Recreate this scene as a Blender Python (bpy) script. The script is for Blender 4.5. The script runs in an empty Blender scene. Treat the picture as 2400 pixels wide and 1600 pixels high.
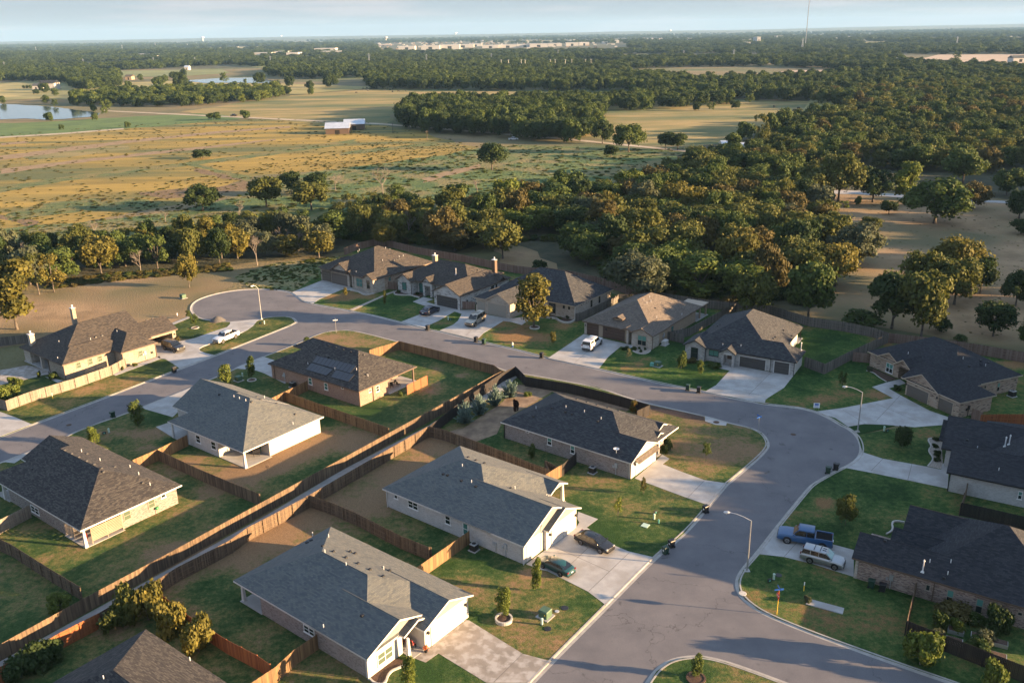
import bpy, bmesh, math, random
import numpy as np
from mathutils import Vector, Matrix
from mathutils.geometry import tessellate_polygon
R = math.radians
sc = bpy.context.scene
COL = sc.collection

# ------------------------------------------------------------------ camera
F_PX, CAM_H, HOR_Y, HSLOPE = 2050., 59., 78., -.0166
ROLL = math.atan(HSLOPE)
PITCH = math.atan((800 - HOR_Y) * math.cos(ROLL) / F_PX)
cam = bpy.data.cameras.new('camera')
cam.sensor_width = 36; cam.lens = 36 * F_PX / 2400
cam.clip_start = 1; cam.clip_end = 60000
camo = bpy.data.objects.new('camera', cam); COL.objects.link(camo)
camo.matrix_world = Matrix.Translation((0, 0, CAM_H)) @ Matrix.Rotation(math.pi / 2 - PITCH, 4, 'X') @ Matrix.Rotation(ROLL, 4, 'Z')
sc.camera = camo

# ------------------------------------------------------------------ light
SUN_AZ, SUN_EL = 11.0, 10.0           # sun stands low to the right, a little behind the camera
sdir = Vector((math.cos(R(SUN_AZ)) * math.cos(R(SUN_EL)), -math.sin(R(SUN_AZ)) * math.cos(R(SUN_EL)), math.sin(R(SUN_EL))))
sl = bpy.data.lights.new('sun', 'SUN'); sl.energy = 4.8; sl.angle = R(.53); sl.color = (1.0, .66, .35)
so = bpy.data.objects.new('sun', sl); COL.objects.link(so)
so.rotation_euler = sdir.to_track_quat('Z', 'Y').to_euler()
world = bpy.data.worlds.new('World'); sc.world = world; world.use_nodes = True
wn, wl = world.node_tree.nodes, world.node_tree.links
bg = wn['Background']
sky = wn.new('ShaderNodeTexSky'); sky.sky_type = 'NISHITA'; sky.sun_disc = False
sky.sun_elevation = R(14); sky.sun_rotation = math.atan2(sdir.x, sdir.y)
sky.air_density = 1.0; sky.dust_density = 1.2; sky.ozone_density = 2.0
# thin clouds, mixed in by direction
tc = wn.new('ShaderNodeTexCoord')
mp = wn.new('ShaderNodeMapping'); mp.inputs['Scale'].default_value = (1.0, 1.0, 16.0)
nz = wn.new('ShaderNodeTexNoise'); nz.inputs['Scale'].default_value = 5.5; nz.inputs['Detail'].default_value = 6; nz.inputs['Roughness'].default_value = .58
cr = wn.new('ShaderNodeValToRGB'); cr.color_ramp.elements[0].position = .47; cr.color_ramp.elements[1].position = .66
cr.color_ramp.elements[0].color = (0, 0, 0, 1); cr.color_ramp.elements[1].color = (1, 1, 1, 1)
mx = wn.new('ShaderNodeMixRGB'); mx.inputs['Color2'].default_value = (2.75, 2.55, 2.6, 1)
fac = wn.new('ShaderNodeMath'); fac.operation = 'MULTIPLY'; fac.inputs[1].default_value = .7
mx0 = wn.new('ShaderNodeMixRGB'); mx0.inputs['Fac'].default_value = .88
sz = wn.new('ShaderNodeSeparateXYZ'); wl.new(tc.outputs['Generated'], sz.inputs[0])
gr = wn.new('ShaderNodeValToRGB'); ge = gr.color_ramp.elements; ge[0].position = 0; ge[0].color = (.205, .216, .234, 1); ge[1].position = .6; ge[1].color = (.16, .24, .37, 1); g2_ = ge.new(.03); g2_.color = (.158, .182, .214, 1); g3_ = ge.new(.12); g3_.color = (.18, .23, .295, 1)
gs = wn.new('ShaderNodeVectorMath'); gs.operation = 'SCALE'; gs.inputs['Scale'].default_value = 10.5
wl.new(sz.outputs['Z'], gr.inputs['Fac']); wl.new(gr.outputs[0], gs.inputs[0]); wl.new(gs.outputs[0], mx0.inputs['Color2'])
wl.new(tc.outputs['Generated'], mp.inputs['Vector']); wl.new(mp.outputs[0], nz.inputs['Vector'])
wl.new(nz.outputs['Fac'], cr.inputs['Fac']); wl.new(cr.outputs[0], fac.inputs[0]); wl.new(fac.outputs[0], mx.inputs['Fac'])
wl.new(sky.outputs[0], mx0.inputs['Color1']); wl.new(mx0.outputs[0], mx.inputs['Color1'])
wl.new(mx.outputs[0], bg.inputs['Color'])
bg.inputs['Strength'].default_value = .05
vs = sc.view_settings
vs.view_transform = 'Standard'; vs.look = 'None'; vs.gamma = 1; vs.exposure = 2.4
try: vs.use_curve_mapping = False
except Exception: pass
sc.cycles.max_bounces = 5; sc.cycles.diffuse_bounces = 2; sc.cycles.glossy_bounces = 2
sc.cycles.transparent_max_bounces = 6; sc.cycles.transmission_bounces = 2; sc.cycles.volume_bounces = 0

# ------------------------------------------------------------------ survey helpers
# crops of the survey picture: letter -> (x offset, y offset, enlargement)
CR = {'A': (0, 600, 2.94), 'B': (800, 1067, 2.94), 'C': (0, 1067, 2.94), 'D': (1600, 1067, 2.94), 'E': (600, 500, 2.94), 'F': (1200, 600, 2.94),
      'G': (1600, 600, 2.94), 'H': (600, 800, 2.94), 'T': (0, 0, 2.94), 'U': (800, 0, 2.94), 'V': (1600, 0, 2.94), 'X': (1600, 300, 2.94),
      '1': (0, 690, 5.6), '2': (730, 550, 6.533), '3': (900, 580, 6.533), '4': (1090, 610, 6.533), '5': (1330, 670, 6.533), '6': (1580, 720, 6.533),
      '7': (2030, 770, 6.349), '8': (1980, 960, 5.6), 'N': (0, 0, 1), 'a': (370, 860, 5.6), 'b': (620, 770, 5.6), 'c': (0, 1010, 5.407),
      'd': (530, 1220, 3.92), 'e': (1160, 890, 5.345), 'f': (1980, 1160, 5.6), 'g': (360, 720, 7.84)}
def px(s):
    c, x, y = s.split(',')[:3]; o = CR[c]
    return o[0] + float(x) / o[2], o[1] + float(y) / o[2]
def ray(x, y):
    x = (x - 1200) / F_PX; y = -(y - 800) / F_PX
    c, s = math.cos(ROLL), math.sin(ROLL)
    xr, yr = x * c - y * s, x * s + y * c
    return Vector((xr, math.cos(PITCH) + yr * math.sin(PITCH), -math.sin(PITCH) + yr * math.cos(PITCH)))
def P(s, z=0.):
    """survey point -> place on the level z"""
    q = px(s) if isinstance(s, str) else s
    d = ray(*q); t = (z - CAM_H) / d.z
    return Vector((d.x * t, d.y * t, z))
def PL(code, txt, z=0.):
    """'x y, x y, ...' in one crop -> list of places"""
    out = []
    for t in txt.split(','):
        w = t.split()
        c = code
        if len(w) == 3: c = w.pop(0)
        out.append(P('%s,%s,%s' % (c, w[0], w[1]), z))
    return out
def hgt(base, top):
    """height of an upright whose foot and top are seen"""
    p = P(base); q = px(top) if isinstance(top, str) else top
    d = ray(*q); t = p.y / d.y
    return CAM_H + d.z * t

# ------------------------------------------------------------------ materials
MATS = {}
def nodes(m):
    m.use_nodes = True; nt = m.node_tree
    return nt, nt.nodes['Principled BSDF']
def mat(name, c1, c2=None, scale=3., rough=.85, detail=5, metallic=0., bump=0., bscale=None, c3=None, s3=.3, spec=None, lo=.38, hi=.62, coord='P', stretch=None):
    if name in MATS: return MATS[name]
    m = bpy.data.materials.new(name); MATS[name] = m
    nt, b = nodes(m); N, L = nt.nodes, nt.links
    b.inputs['Roughness'].default_value = rough; b.inputs['Metallic'].default_value = metallic
    if spec is not None: b.inputs['Specular IOR Level'].default_value = spec
    if c2 is None:
        b.inputs['Base Color'].default_value = (*c1, 1)
    if c2 is None and not bump: return m
    if coord == 'P': g = N.new('ShaderNodeNewGeometry'); co = g.outputs['Position']
    elif coord == 'U': g = N.new('ShaderNodeTexCoord'); co = g.outputs['UV']
    else: g = N.new('ShaderNodeTexCoord'); co = g.outputs['Object']
    if stretch:
        mp = N.new('ShaderNodeMapping'); mp.inputs['Rotation'].default_value = (0, 0, R(stretch[0])); mp.inputs['Scale'].default_value = stretch[1]
        L.new(co, mp.inputs['Vector']); co = mp.outputs[0]
    if c2 is not None:
        n = N.new('ShaderNodeTexNoise'); n.inputs['Scale'].default_value = scale; n.inputs['Detail'].default_value = detail; n.inputs['Roughness'].default_value = .62
        L.new(co, n.inputs['Vector'])
        r = N.new('ShaderNodeValToRGB'); r.color_ramp.elements[0].position = lo; r.color_ramp.elements[1].position = hi
        r.color_ramp.elements[0].color = (*c1, 1); r.color_ramp.elements[1].color = (*c2, 1)
        L.new(n.outputs['Fac'], r.inputs['Fac']); out = r.outputs[0]
        if c3 is not None:
            n3 = N.new('ShaderNodeTexNoise'); n3.inputs['Scale'].default_value = s3; n3.inputs['Detail'].default_value = 4
            L.new(co, n3.inputs['Vector'])
            r3 = N.new('ShaderNodeValToRGB'); r3.color_ramp.elements[0].position = .46; r3.color_ramp.elements[1].position = .62
            L.new(n3.outputs['Fac'], r3.inputs['Fac'])
            mxx = N.new('ShaderNodeMixRGB'); mxx.inputs['Color2'].default_value = (*c3, 1)
            L.new(r3.outputs[0], mxx.inputs['Fac']); L.new(out, mxx.inputs['Color1']); out = mxx.outputs[0]
        L.new(out, b.inputs['Base Color'])
    if bump:
        nb = N.new('ShaderNodeTexNoise'); nb.inputs['Scale'].default_value = bscale or scale; nb.inputs['Detail'].default_value = 4
        L.new(co, nb.inputs['Vector'])
        bp = N.new('ShaderNodeBump'); bp.inputs['Strength'].default_value = 1; bp.inputs['Distance'].default_value = bump
        L.new(nb.outputs['Fac'], bp.inputs['Height']); L.new(bp.outputs[0], b.inputs['Normal'])
    return m
def brickmat(name, cols, mortar, bw=.3, bh=.1, msize=.012, rough=.9, big=.5):
    """masonry or shingles laid out on the surface's own UVs (metres)"""
    if name in MATS: return MATS[name]
    m = bpy.data.materials.new(name); MATS[name] = m
    nt, b = nodes(m); N, L = nt.nodes, nt.links
    b.inputs['Roughness'].default_value = rough
    uv = N.new('ShaderNodeTexCoord')
    br = N.new('ShaderNodeTexBrick'); br.inputs['Scale'].default_value = 1; br.inputs['Brick Width'].default_value = bw; br.inputs['Row Height'].default_value = bh
    br.inputs['Mortar Size'].default_value = msize; br.inputs['Color1'].default_value = (0, 0, 0, 1); br.inputs['Color2'].default_value = (1, 1, 1, 1); br.inputs['Mortar'].default_value = (.5, .5, .5, 1)
    L.new(uv.outputs['UV'], br.inputs['Vector'])
    rp = N.new('ShaderNodeValToRGB'); rp.color_ramp.interpolation = 'LINEAR'
    while len(rp.color_ramp.elements) < len(cols): rp.color_ramp.elements.new(.5)
    for i, c in enumerate(cols):
        rp.color_ramp.elements[i].position = i / max(1, len(cols) - 1); rp.color_ramp.elements[i].color = (*c, 1)
    L.new(br.outputs['Color'], rp.inputs['Fac'])
    # broad weathering
    n = N.new('ShaderNodeTexNoise'); n.inputs['Scale'].default_value = big; n.inputs['Detail'].default_value = 6; n.inputs['Roughness'].default_value = .7
    L.new(uv.outputs['UV'], n.inputs['Vector'])
    r2 = N.new('ShaderNodeMapRange'); r2.inputs['From Min'].default_value = .3; r2.inputs['From Max'].default_value = .7; r2.inputs['To Min'].default_value = .9; r2.inputs['To Max'].default_value = 1.1
    L.new(n.outputs['Fac'], r2.inputs['Value'])
    mm = N.new('ShaderNodeMixRGB'); mm.inputs['Color2'].default_value = (*mortar, 1)
    L.new(br.outputs['Fac'], mm.inputs['Fac']); L.new(rp.outputs[0], mm.inputs['Color1'])
    vm = N.new('ShaderNodeVectorMath'); vm.operation = 'SCALE'
    L.new(mm.outputs[0], vm.inputs[0]); L.new(r2.outputs[0], vm.inputs['Scale'])
    L.new(vm.outputs[0], b.inputs['Base Color'])
    bp = N.new('ShaderNodeBump'); bp.inputs['Distance'].default_value = .01; bp.invert = True
    L.new(br.outputs['Fac'], bp.inputs['Height']); L.new(bp.outputs[0], b.inputs['Normal'])
    return m

def spotmat(name, green, green2, dry, spots, bias=.5, dark=(.02, .045, .012), dspots=(), rough=.95):
    """turf: noise between green and dry, pushed towards dry at the worn places listed (x, y, radius, strength)"""
    m = bpy.data.materials.new(name); MATS[name] = m
    nt, b = nodes(m); N, L = nt.nodes, nt.links
    b.inputs['Roughness'].default_value = rough; b.inputs['Specular IOR Level'].default_value = .15
    g = N.new('ShaderNodeNewGeometry'); pos = g.outputs['Position']
    def noise(s, d=5, r=.6):
        n = N.new('ShaderNodeTexNoise'); n.inputs['Scale'].default_value = s; n.inputs['Detail'].default_value = d; n.inputs['Roughness'].default_value = r
        L.new(pos, n.inputs['Vector']); return n.outputs['Fac']
    def mth(op, a, c):
        q = N.new('ShaderNodeMath'); q.operation = op
        for i, v in enumerate((a, c)):
            if isinstance(v, (int, float)): q.inputs[i].default_value = v
            else: L.new(v, q.inputs[i])
        return q.outputs[0]
    def accum(lst):
        out = None
        for (x, y, r, s) in lst:
            mp = N.new('ShaderNodeVectorMath'); mp.operation = 'DISTANCE'; mp.inputs[1].default_value = (x, y, .1); L.new(pos, mp.inputs[0])
            mr = N.new('ShaderNodeMapRange'); mr.interpolation_type = 'SMOOTHSTEP'
            mr.inputs['From Min'].default_value = 0; mr.inputs['From Max'].default_value = r; mr.inputs['To Min'].default_value = s; mr.inputs['To Max'].default_value = 0
            L.new(mp.outputs['Value'], mr.inputs['Value'])
            out = mr.outputs[0] if out is None else mth('ADD', out, mr.outputs[0])
        return out
    f = mth('ADD', noise(.16, 6, .62), mth('MULTIPLY', mth('SUBTRACT', noise(1.3, 7, .75), .5), .95))
    a = accum(spots)
    if a is not None: f = mth('ADD', f, a)
    a = accum(dspots)
    if a is not None: f = mth('SUBTRACT', f, a)
    f = mth('SUBTRACT', f, bias - .5)
    rp = N.new('ShaderNodeValToRGB'); e = rp.color_ramp.elements
    e[0].position = .30; e[0].color = (*dark, 1); e[1].position = .46; e[1].color = (*green, 1)
    q = e.new(.58); q.color = (*green2, 1); q = e.new(.78); q.color = (*dry, 1)
    L.new(f, rp.inputs['Fac'])
    fine = N.new('ShaderNodeMapRange'); fine.inputs['From Min'].default_value = .3; fine.inputs['From Max'].default_value = .7; fine.inputs['To Min'].default_value = .62; fine.inputs['To Max'].default_value = 1.38
    L.new(noise(7, 4, .75), fine.inputs['Value'])
    vm = N.new('ShaderNodeVectorMath'); vm.operation = 'SCALE'; L.new(rp.outputs[0], vm.inputs[0]); L.new(fine.outputs[0], vm.inputs['Scale'])
    L.new(vm.outputs[0], b.inputs['Base Color'])
    bp = N.new('ShaderNodeBump'); bp.inputs['Distance'].default_value = .12; L.new(noise(5, 5, .8), bp.inputs['Height']); L.new(bp.outputs[0], b.inputs['Normal'])
    return m

# ------------------------------------------------------------------ mesh builder
class MB:
    def __init__(s): s.v = []; s.f = []; s.m = []; s.col = []
    def add(s, vs, fs, mi=0, tone=.5):
        o = len(s.v); s.v += [tuple(v) for v in vs]
        for f in fs: s.f.append(tuple(i + o for i in f)); s.m.append(mi); s.col.append(tone)
    def quad(s, a, b, c, d, mi=0, tone=.5): s.add([a, b, c, d], [(0, 1, 2, 3)], mi, tone)
    def poly(s, pts, mi=0, tone=.5): s.add(pts, [tuple(range(len(pts)))], mi, tone)
    def box(s, x0, y0, z0, x1, y1, z1, mi=0, M=None, tone=.5):
        vs = [(x0, y0, z0), (x1, y0, z0), (x1, y1, z0), (x0, y1, z0), (x0, y0, z1), (x1, y0, z1), (x1, y1, z1), (x0, y1, z1)]
        if M is not None: vs = [tuple(M @ Vector(v)) for v in vs]
        s.add(vs, [(3, 2, 1, 0), (4, 5, 6, 7), (0, 1, 5, 4), (1, 2, 6, 5), (2, 3, 7, 6), (3, 0, 4, 7)], mi, tone)
    def taper(s, x0, y0, x1, y1, z0, z1, k, mi=0):
        """box whose top is k wider on every side (k may be negative)"""
        s.add([(x0, y0, z0), (x1, y0, z0), (x1, y1, z0), (x0, y1, z0), (x0 - k, y0 - k, z1), (x1 + k, y0 - k, z1), (x1 + k, y1 + k, z1), (x0 - k, y1 + k, z1)],
              [(3, 2, 1, 0), (4, 5, 6, 7), (0, 1, 5, 4), (1, 2, 6, 5), (2, 3, 7, 6), (3, 0, 4, 7)], mi)
    def tube(s, a, b, r0, r1=None, n=8, mi=0, cap=True, tone=.5):
        r1 = r0 if r1 is None else r1
        a, b = Vector(a), Vector(b); d = (b - a)
        if d.length < 1e-6: return
        d.normalize(); u = d.orthogonal().normalized(); w = d.cross(u)
        vs = []
        for c, r in ((a, r0), (b, r1)):
            for i in range(n):
                t = 2 * math.pi * i / n; vs.append(tuple(c + u * (r * math.cos(t)) + w * (r * math.sin(t))))
        fs = [(i, (i + 1) % n, n + (i + 1) % n, n + i) for i in range(n)]
        if cap: fs += [tuple(range(n - 1, -1, -1)), tuple(range(n, 2 * n))]
        s.add(vs, fs, mi, tone)
    def lathe(s, c, prof, n=14, mi=0):
        vs = []; fs = []
        for (r, z) in prof:
            for i in range(n):
                t = 2 * math.pi * i / n; vs.append((c[0] + r * math.cos(t), c[1] + r * math.sin(t), c[2] + z))
        for k in range(len(prof) - 1):
            for i in range(n): fs.append((k * n + i, k * n + (i + 1) % n, (k + 1) * n + (i + 1) % n, (k + 1) * n + i))
        fs.append(tuple((len(prof) - 1) * n + i for i in range(n)))
        s.add(vs, fs, mi)
    def build(s, name, mats, parent=None, smooth=False, uv=False, tone=False):
        me = bpy.data.meshes.new(name); me.from_pydata(s.v, [], s.f); me.update()
        if not isinstance(mats, (list, tuple)): mats = [mats]
        for m in mats: me.materials.append(MATS[m] if isinstance(m, str) else m)
        if len(mats) > 1: me.polygons.foreach_set('material_index', s.m)
        if smooth: me.polygons.foreach_set('use_smooth', [True] * len(s.f))
        if uv: make_uv(me)
        if tone:
            at = me.attributes.new('tone', 'FLOAT', 'FACE'); at.data.foreach_set('value', s.col)
        o = bpy.data.objects.new(name, me); COL.objects.link(o)
        if parent is not None: o.parent = parent
        return o
def make_uv(me):
    uvl = me.uv_layers.new(name='UVMap')
    for p in me.polygons:
        n = p.normal
        if abs(n.z) > .97: t, w = Vector((1, 0, 0)), Vector((0, 1, 0))
        else:
            t = Vector((-n.y, n.x, 0)).normalized(); w = n.cross(t)
        for li in p.loop_indices:
            c = me.vertices[me.loops[li].vertex_index].co
            uvl.data[li].uv = (c.dot(t) + 50.13, c.dot(w) + 50.07)
def tag(o, label=None, cat=None, group=None, kind=None):
    if label: o['label'] = label
    if cat: o['category'] = cat
    if group: o['group'] = group
    if kind: o['kind'] = kind
    return o
def thing(name, label, cat, loc=(0, 0, 0), rz=0., group=None):
    o = bpy.data.objects.new(name, None); COL.objects.link(o); o.empty_display_size = .5
    o.location = loc; o.rotation_euler = (0, 0, rz)
    return tag(o, label, cat, group)
def dup(root, loc=None, rz=None, label=None, group=None, scale=None):
    r = root.copy(); COL.objects.link(r)
    if loc is not None: r.location = loc
    if rz is not None: r.rotation_euler = (0, 0, rz)
    if scale is not None: r.scale = scale if hasattr(scale, '__len__') else (scale,) * 3
    if label: r['label'] = label
    if group: r['group'] = group
    for ch in list(root.children):
        c = ch.copy(); COL.objects.link(c); c.parent = r
        for g in list(ch.children):
            d = g.copy(); COL.objects.link(d); d.parent = c
    return r
def ccw(pts):
    a = sum(pts[i][0] * pts[(i + 1) % len(pts)][1] - pts[(i + 1) % len(pts)][0] * pts[i][1] for i in range(len(pts)))
    return pts if a > 0 else pts[::-1]
def smoothpts(pts, it=2, closed=True):
    for _ in range(it):
        out = []
        n = len(pts)
        rng = range(n) if closed else range(n - 1)
        if not closed: out.append(pts[0])
        for i in rng:
            a, b = Vector(pts[i]), Vector(pts[(i + 1) % n])
            out += [a * .75 + b * .25, a * .25 + b * .75]
        if not closed: out.append(pts[-1])
        pts = out
    return pts
def sheet(name, pts, z, m, skirt=True, kind='structure', label=None, rough=0., seed=0):
    """a flat patch of ground cover"""
    if rough:
        rr = random.Random(seed); out = []
        for i in range(len(pts)):
            a, b = Vector(pts[i]), Vector(pts[(i + 1) % len(pts)])
            d = b - a; n = max(1, int(d.length / (rough * 3))); nn = Vector((-d.y, d.x, 0)).normalized() if d.length > 0 else Vector((0, 0, 0))
            for k in range(n): out.append(a + d * (k / n) + (nn * rr.uniform(-rough, rough) if k else Vector((0, 0, 0))))
        pts = out
    pts = ccw([Vector((p[0], p[1], z)) for p in pts])
    tri = tessellate_polygon([pts])
    b = MB(); n = len(pts)
    vs = [tuple(p) for p in pts]; fs = []
    for t in tri:
        a, c, d = (pts[i] for i in t)
        fs.append(t if (c - a).cross(d - a).z > 0 else t[::-1])
    if skirt:
        vs += [(p.x, p.y, -.02) for p in pts]
        fs += [((i + 1) % n, i, n + i, n + (i + 1) % n) for i in range(n)]
        fs = [f if len(f) == 3 else f[::-1] for f in fs]
    b.add(vs, fs)
    o = b.build(name, m)
    return tag(o, label, kind=kind)
# ------------------------------------------------------------------ palette
mat('concrete', (.33, .325, .315), (.41, .40, .385), .6, .85, c3=(.31, .295, .275), s3=.35, bump=.004, bscale=20)
mat('concrete_stained', (.22, .195, .165), (.29, .255, .22), .5, .85, c3=(.38, .355, .325), s3=1.1, bump=.004, bscale=20)
mat('kerb_concrete', (.28, .265, .245), (.36, .34, .31), 1.2, .85)
mat('joint', (.16, .14, .12))
mat('white_trim', (.58, .57, .55), (.52, .51, .49), 2, .55)
mat('white_paint', (.52, .51, .49), None, rough=.45)
mat('brown_trim', (.11, .075, .055), None, rough=.5)
mat('tan_trim', (.42, .34, .26), None, rough=.6)
mat('black_trim', (.018, .018, .02), None, rough=.5)
mat('gutter_black', (.015, .014, .014), None, rough=.4)
mat('dark_metal', (.05, .05, .052), None, rough=.45, metallic=.6)
mat('galvanised', (.42, .43, .44), (.5, .5, .5), 4, .4, metallic=.7)
mat('plastic_black', (.012, .012, .014), None, rough=.45)
mat('bed_liner', (.012, .012, .013), None, rough=.95, spec=.1)
mat('plastic_green', (.012, .04, .026), None, rough=.45)
mat('utility_green', (.05, .10, .06), (.07, .13, .08), 3, .6)
mat('teal_plastic', (.10, .32, .26), None, rough=.5)
mat('pale_green', (.42, .55, .45), None, rough=.5)
mat('white_metal', (.6, .6, .6), None, rough=.4)
mat('grey_box', (.35, .37, .38), None, rough=.5)
mat('stucco', (.31, .235, .17), (.35, .27, .195), 1.5, .9)
mat('stucco_white', (.44, .43, .40), (.49, .475, .445), 1.5, .9)
mat('siding_grey', (.20, .20, .195), (.24, .24, .23), 2, .8)
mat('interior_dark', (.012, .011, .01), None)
mat('mulch', (.055, .032, .022), (.10, .06, .04), 4, .95, bump=.03, bscale=8)
mat('gravel_bed', (.22, .19, .16), (.42, .37, .31), 6, .95, bump=.03, bscale=9)
mat('stone_edge', (.38, .36, .33), (.48, .46, .42), 3, .85)
mat('door_white', (.52, .51, .49), None, rough=.45)
mat('door_dark', (.055, .052, .05), None, rough=.5)
mat('door_brown', (.085, .05, .036), None, rough=.5)
mat('door_greige', (.27, .25, .21), None, rough=.5)
mat('door_taupe', (.12, .10, .085), None, rough=.5)
mat('frame_white', (.75, .74, .72), None, rough=.45)
mat('frame_dark', (.03, .03, .032), None, rough=.45)
mat('frame_tan', (.30, .25, .20), None, rough=.5)
mat('blind_teal', (.09, .24, .20), None, rough=.35)
mat('steel', (.33, .34, .34), (.40, .41, .41), 3, .42, metallic=.55)
mat('lamp_glass', (.8, .82, .8), None, rough=.15)
mat('sign_blue', (.02, .10, .38), None, rough=.4)
mat('sign_white', (.75, .76, .76), None, rough=.45)
mat('sign_red', (.5, .03, .025), None, rough=.4)
mat('orange_paint', (.5, .13, .03), None, rough=.5)
mat('yellow_paint', (.75, .5, .05), None, rough=.5)
mat('red_fabric', (.36, .03, .03), (.42, .08, .07), 8, .9)
mat('rubber', (.014, .014, .015), None, rough=.8)
mat('rim_alloy', (.38, .38, .39), None, rough=.3, metallic=.8)
mat('rim_black', (.02, .02, .02), None, rough=.3, metallic=.4)
mat('hose_green', (.03, .25, .09), None, rough=.5)
mat('headlight', (.3, .31, .31), None, rough=.1)
mat('taillight', (.16, .006, .006), None, rough=.2)
mat('wood_deck', (.28, .27, .26), (.36, .34, .32), 3, .8)
mat('wood_orange', (.26, .075, .028), (.33, .11, .038), 2, .75, coord='P', stretch=(0, (1, 1, 12)))
def glassmat(name, col, rough=.06):
    m = bpy.data.materials.new(name); MATS[name] = m; nt, b = nodes(m)
    b.inputs['Base Color'].default_value = (*col, 1); b.inputs['Roughness'].default_value = rough; b.inputs['Specular IOR Level'].default_value = .8
glassmat('glass', (.02, .03, .03)); glassmat('glass_teal', (.06, .17, .15), .12); glassmat('glass_pale', (.09, .12, .085), .2); glassmat('car_glass', (.008, .010, .012), .12)
glassmat('screen_glass', (.25, .42, .42), .08); glassmat('solar_cell', (.012, .014, .022), .28)
def paint(name, col, metallic=.25, rough=.28):
    m = bpy.data.materials.new(name); MATS[name] = m; nt, b = nodes(m)
    b.inputs['Base Color'].default_value = (*col, 1); b.inputs['Metallic'].default_value = metallic; b.inputs['Roughness'].default_value = rough
    b.inputs['Coat Weight'].default_value = .6; b.inputs['Coat Roughness'].default_value = .06
paint('paint_white', (.60, .60, .60), 0); paint('paint_black', (.010, .010, .012), 0, .35); paint('paint_navy', (.010, .016, .035), 0, .35); paint('paint_teal', (.010, .055, .058), 0, .3)
paint('paint_blue', (.022, .085, .20), 0, .35); paint('paint_silver', (.36, .38, .40), .7, .3); paint('paint_tan', (.40, .36, .29), .55, .32)
# masonry
brickmat('brick_white', [(.359, .343, .328), (.468, .456, .437), (.515, .499, .484), (.406, .382, .359)], (.484, .476, .452), .24, .08)
brickmat('brick_pink', [(.136, .102, .088), (.272, .224, .204), (.320, .279, .258), (.224, .184, .163)], (.299, .272, .252), .26, .09)
brickmat('brick_grey', [(.099, .074, .068), (.236, .198, .180), (.285, .254, .229), (.161, .130, .118)], (.260, .242, .223), .26, .09)
brickmat('brick_brown', [(.176, .096, .068), (.288, .176, .128), (.256, .152, .112), (.336, .216, .160)], (.336, .272, .224), .24, .08)
brickmat('brick_speckle', [(.060, .038, .034), (.247, .165, .128), (.338, .270, .225), (.150, .090, .075)], (.338, .292, .255), .30, .10)
brickmat('brick_tan', [(.074, .044, .037), (.340, .252, .185), (.385, .296, .222), (.296, .207, .155), (.414, .340, .266)], (.370, .303, .237), .55, .14)
brickmat('brick_cream', [(.165, .127, .088), (.308, .264, .204), (.341, .297, .237), (.275, .231, .176)], (.319, .275, .220), .3, .10)
brickmat('stone_white', [(.075, .075, .075), (.390, .383, .367), (.465, .458, .443), (.495, .488, .465), (.420, .405, .375)], (.465, .450, .420), .62, .17, .02)
brickmat('stone_cream', [(.286, .245, .197), (.374, .333, .279), (.422, .381, .326), (.340, .299, .245)], (.381, .340, .292), .5, .2, .02)
brickmat('stone_grey', [(.17, .17, .17), (.33, .32, .31), (.42, .41, .40), (.26, .25, .24)], (.40, .39, .37), .45, .15, .02)
# shingles
SH = dict(bw=.42, bh=.17, msize=.012, rough=.93, big=.35)
brickmat('roof_grey', [(.075, .086, .092), (.105, .113, .112), (.135, .138, .126), (.09, .098, .10)], (.065, .072, .076), **SH)
brickmat('roof_brown', [(.018, .017, .019), (.034, .031, .030), (.075, .068, .060), (.026, .024, .025)], (.018, .017, .017), **SH)
brickmat('roof_dark', [(.018, .020, .025), (.030, .032, .037), (.058, .059, .060), (.022, .025, .030)], (.015, .017, .021), **SH)
brickmat('roof_black', [(.010, .012, .017), (.018, .020, .026), (.032, .034, .040), (.013, .015, .020)], (.009, .010, .014), **SH)
brickmat('roof_tan', [(.085, .068, .058), (.125, .102, .082), (.16, .132, .105), (.10, .082, .068)], (.07, .06, .05), **SH)
brickmat('roof_warm', [(.022, .019, .018), (.046, .039, .033), (.078, .065, .052), (.033, .028, .025)], (.022, .019, .017), **SH)
mat('metal_roof', (.52, .55, .58), (.62, .65, .68), .4, .35, metallic=.5)
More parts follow.
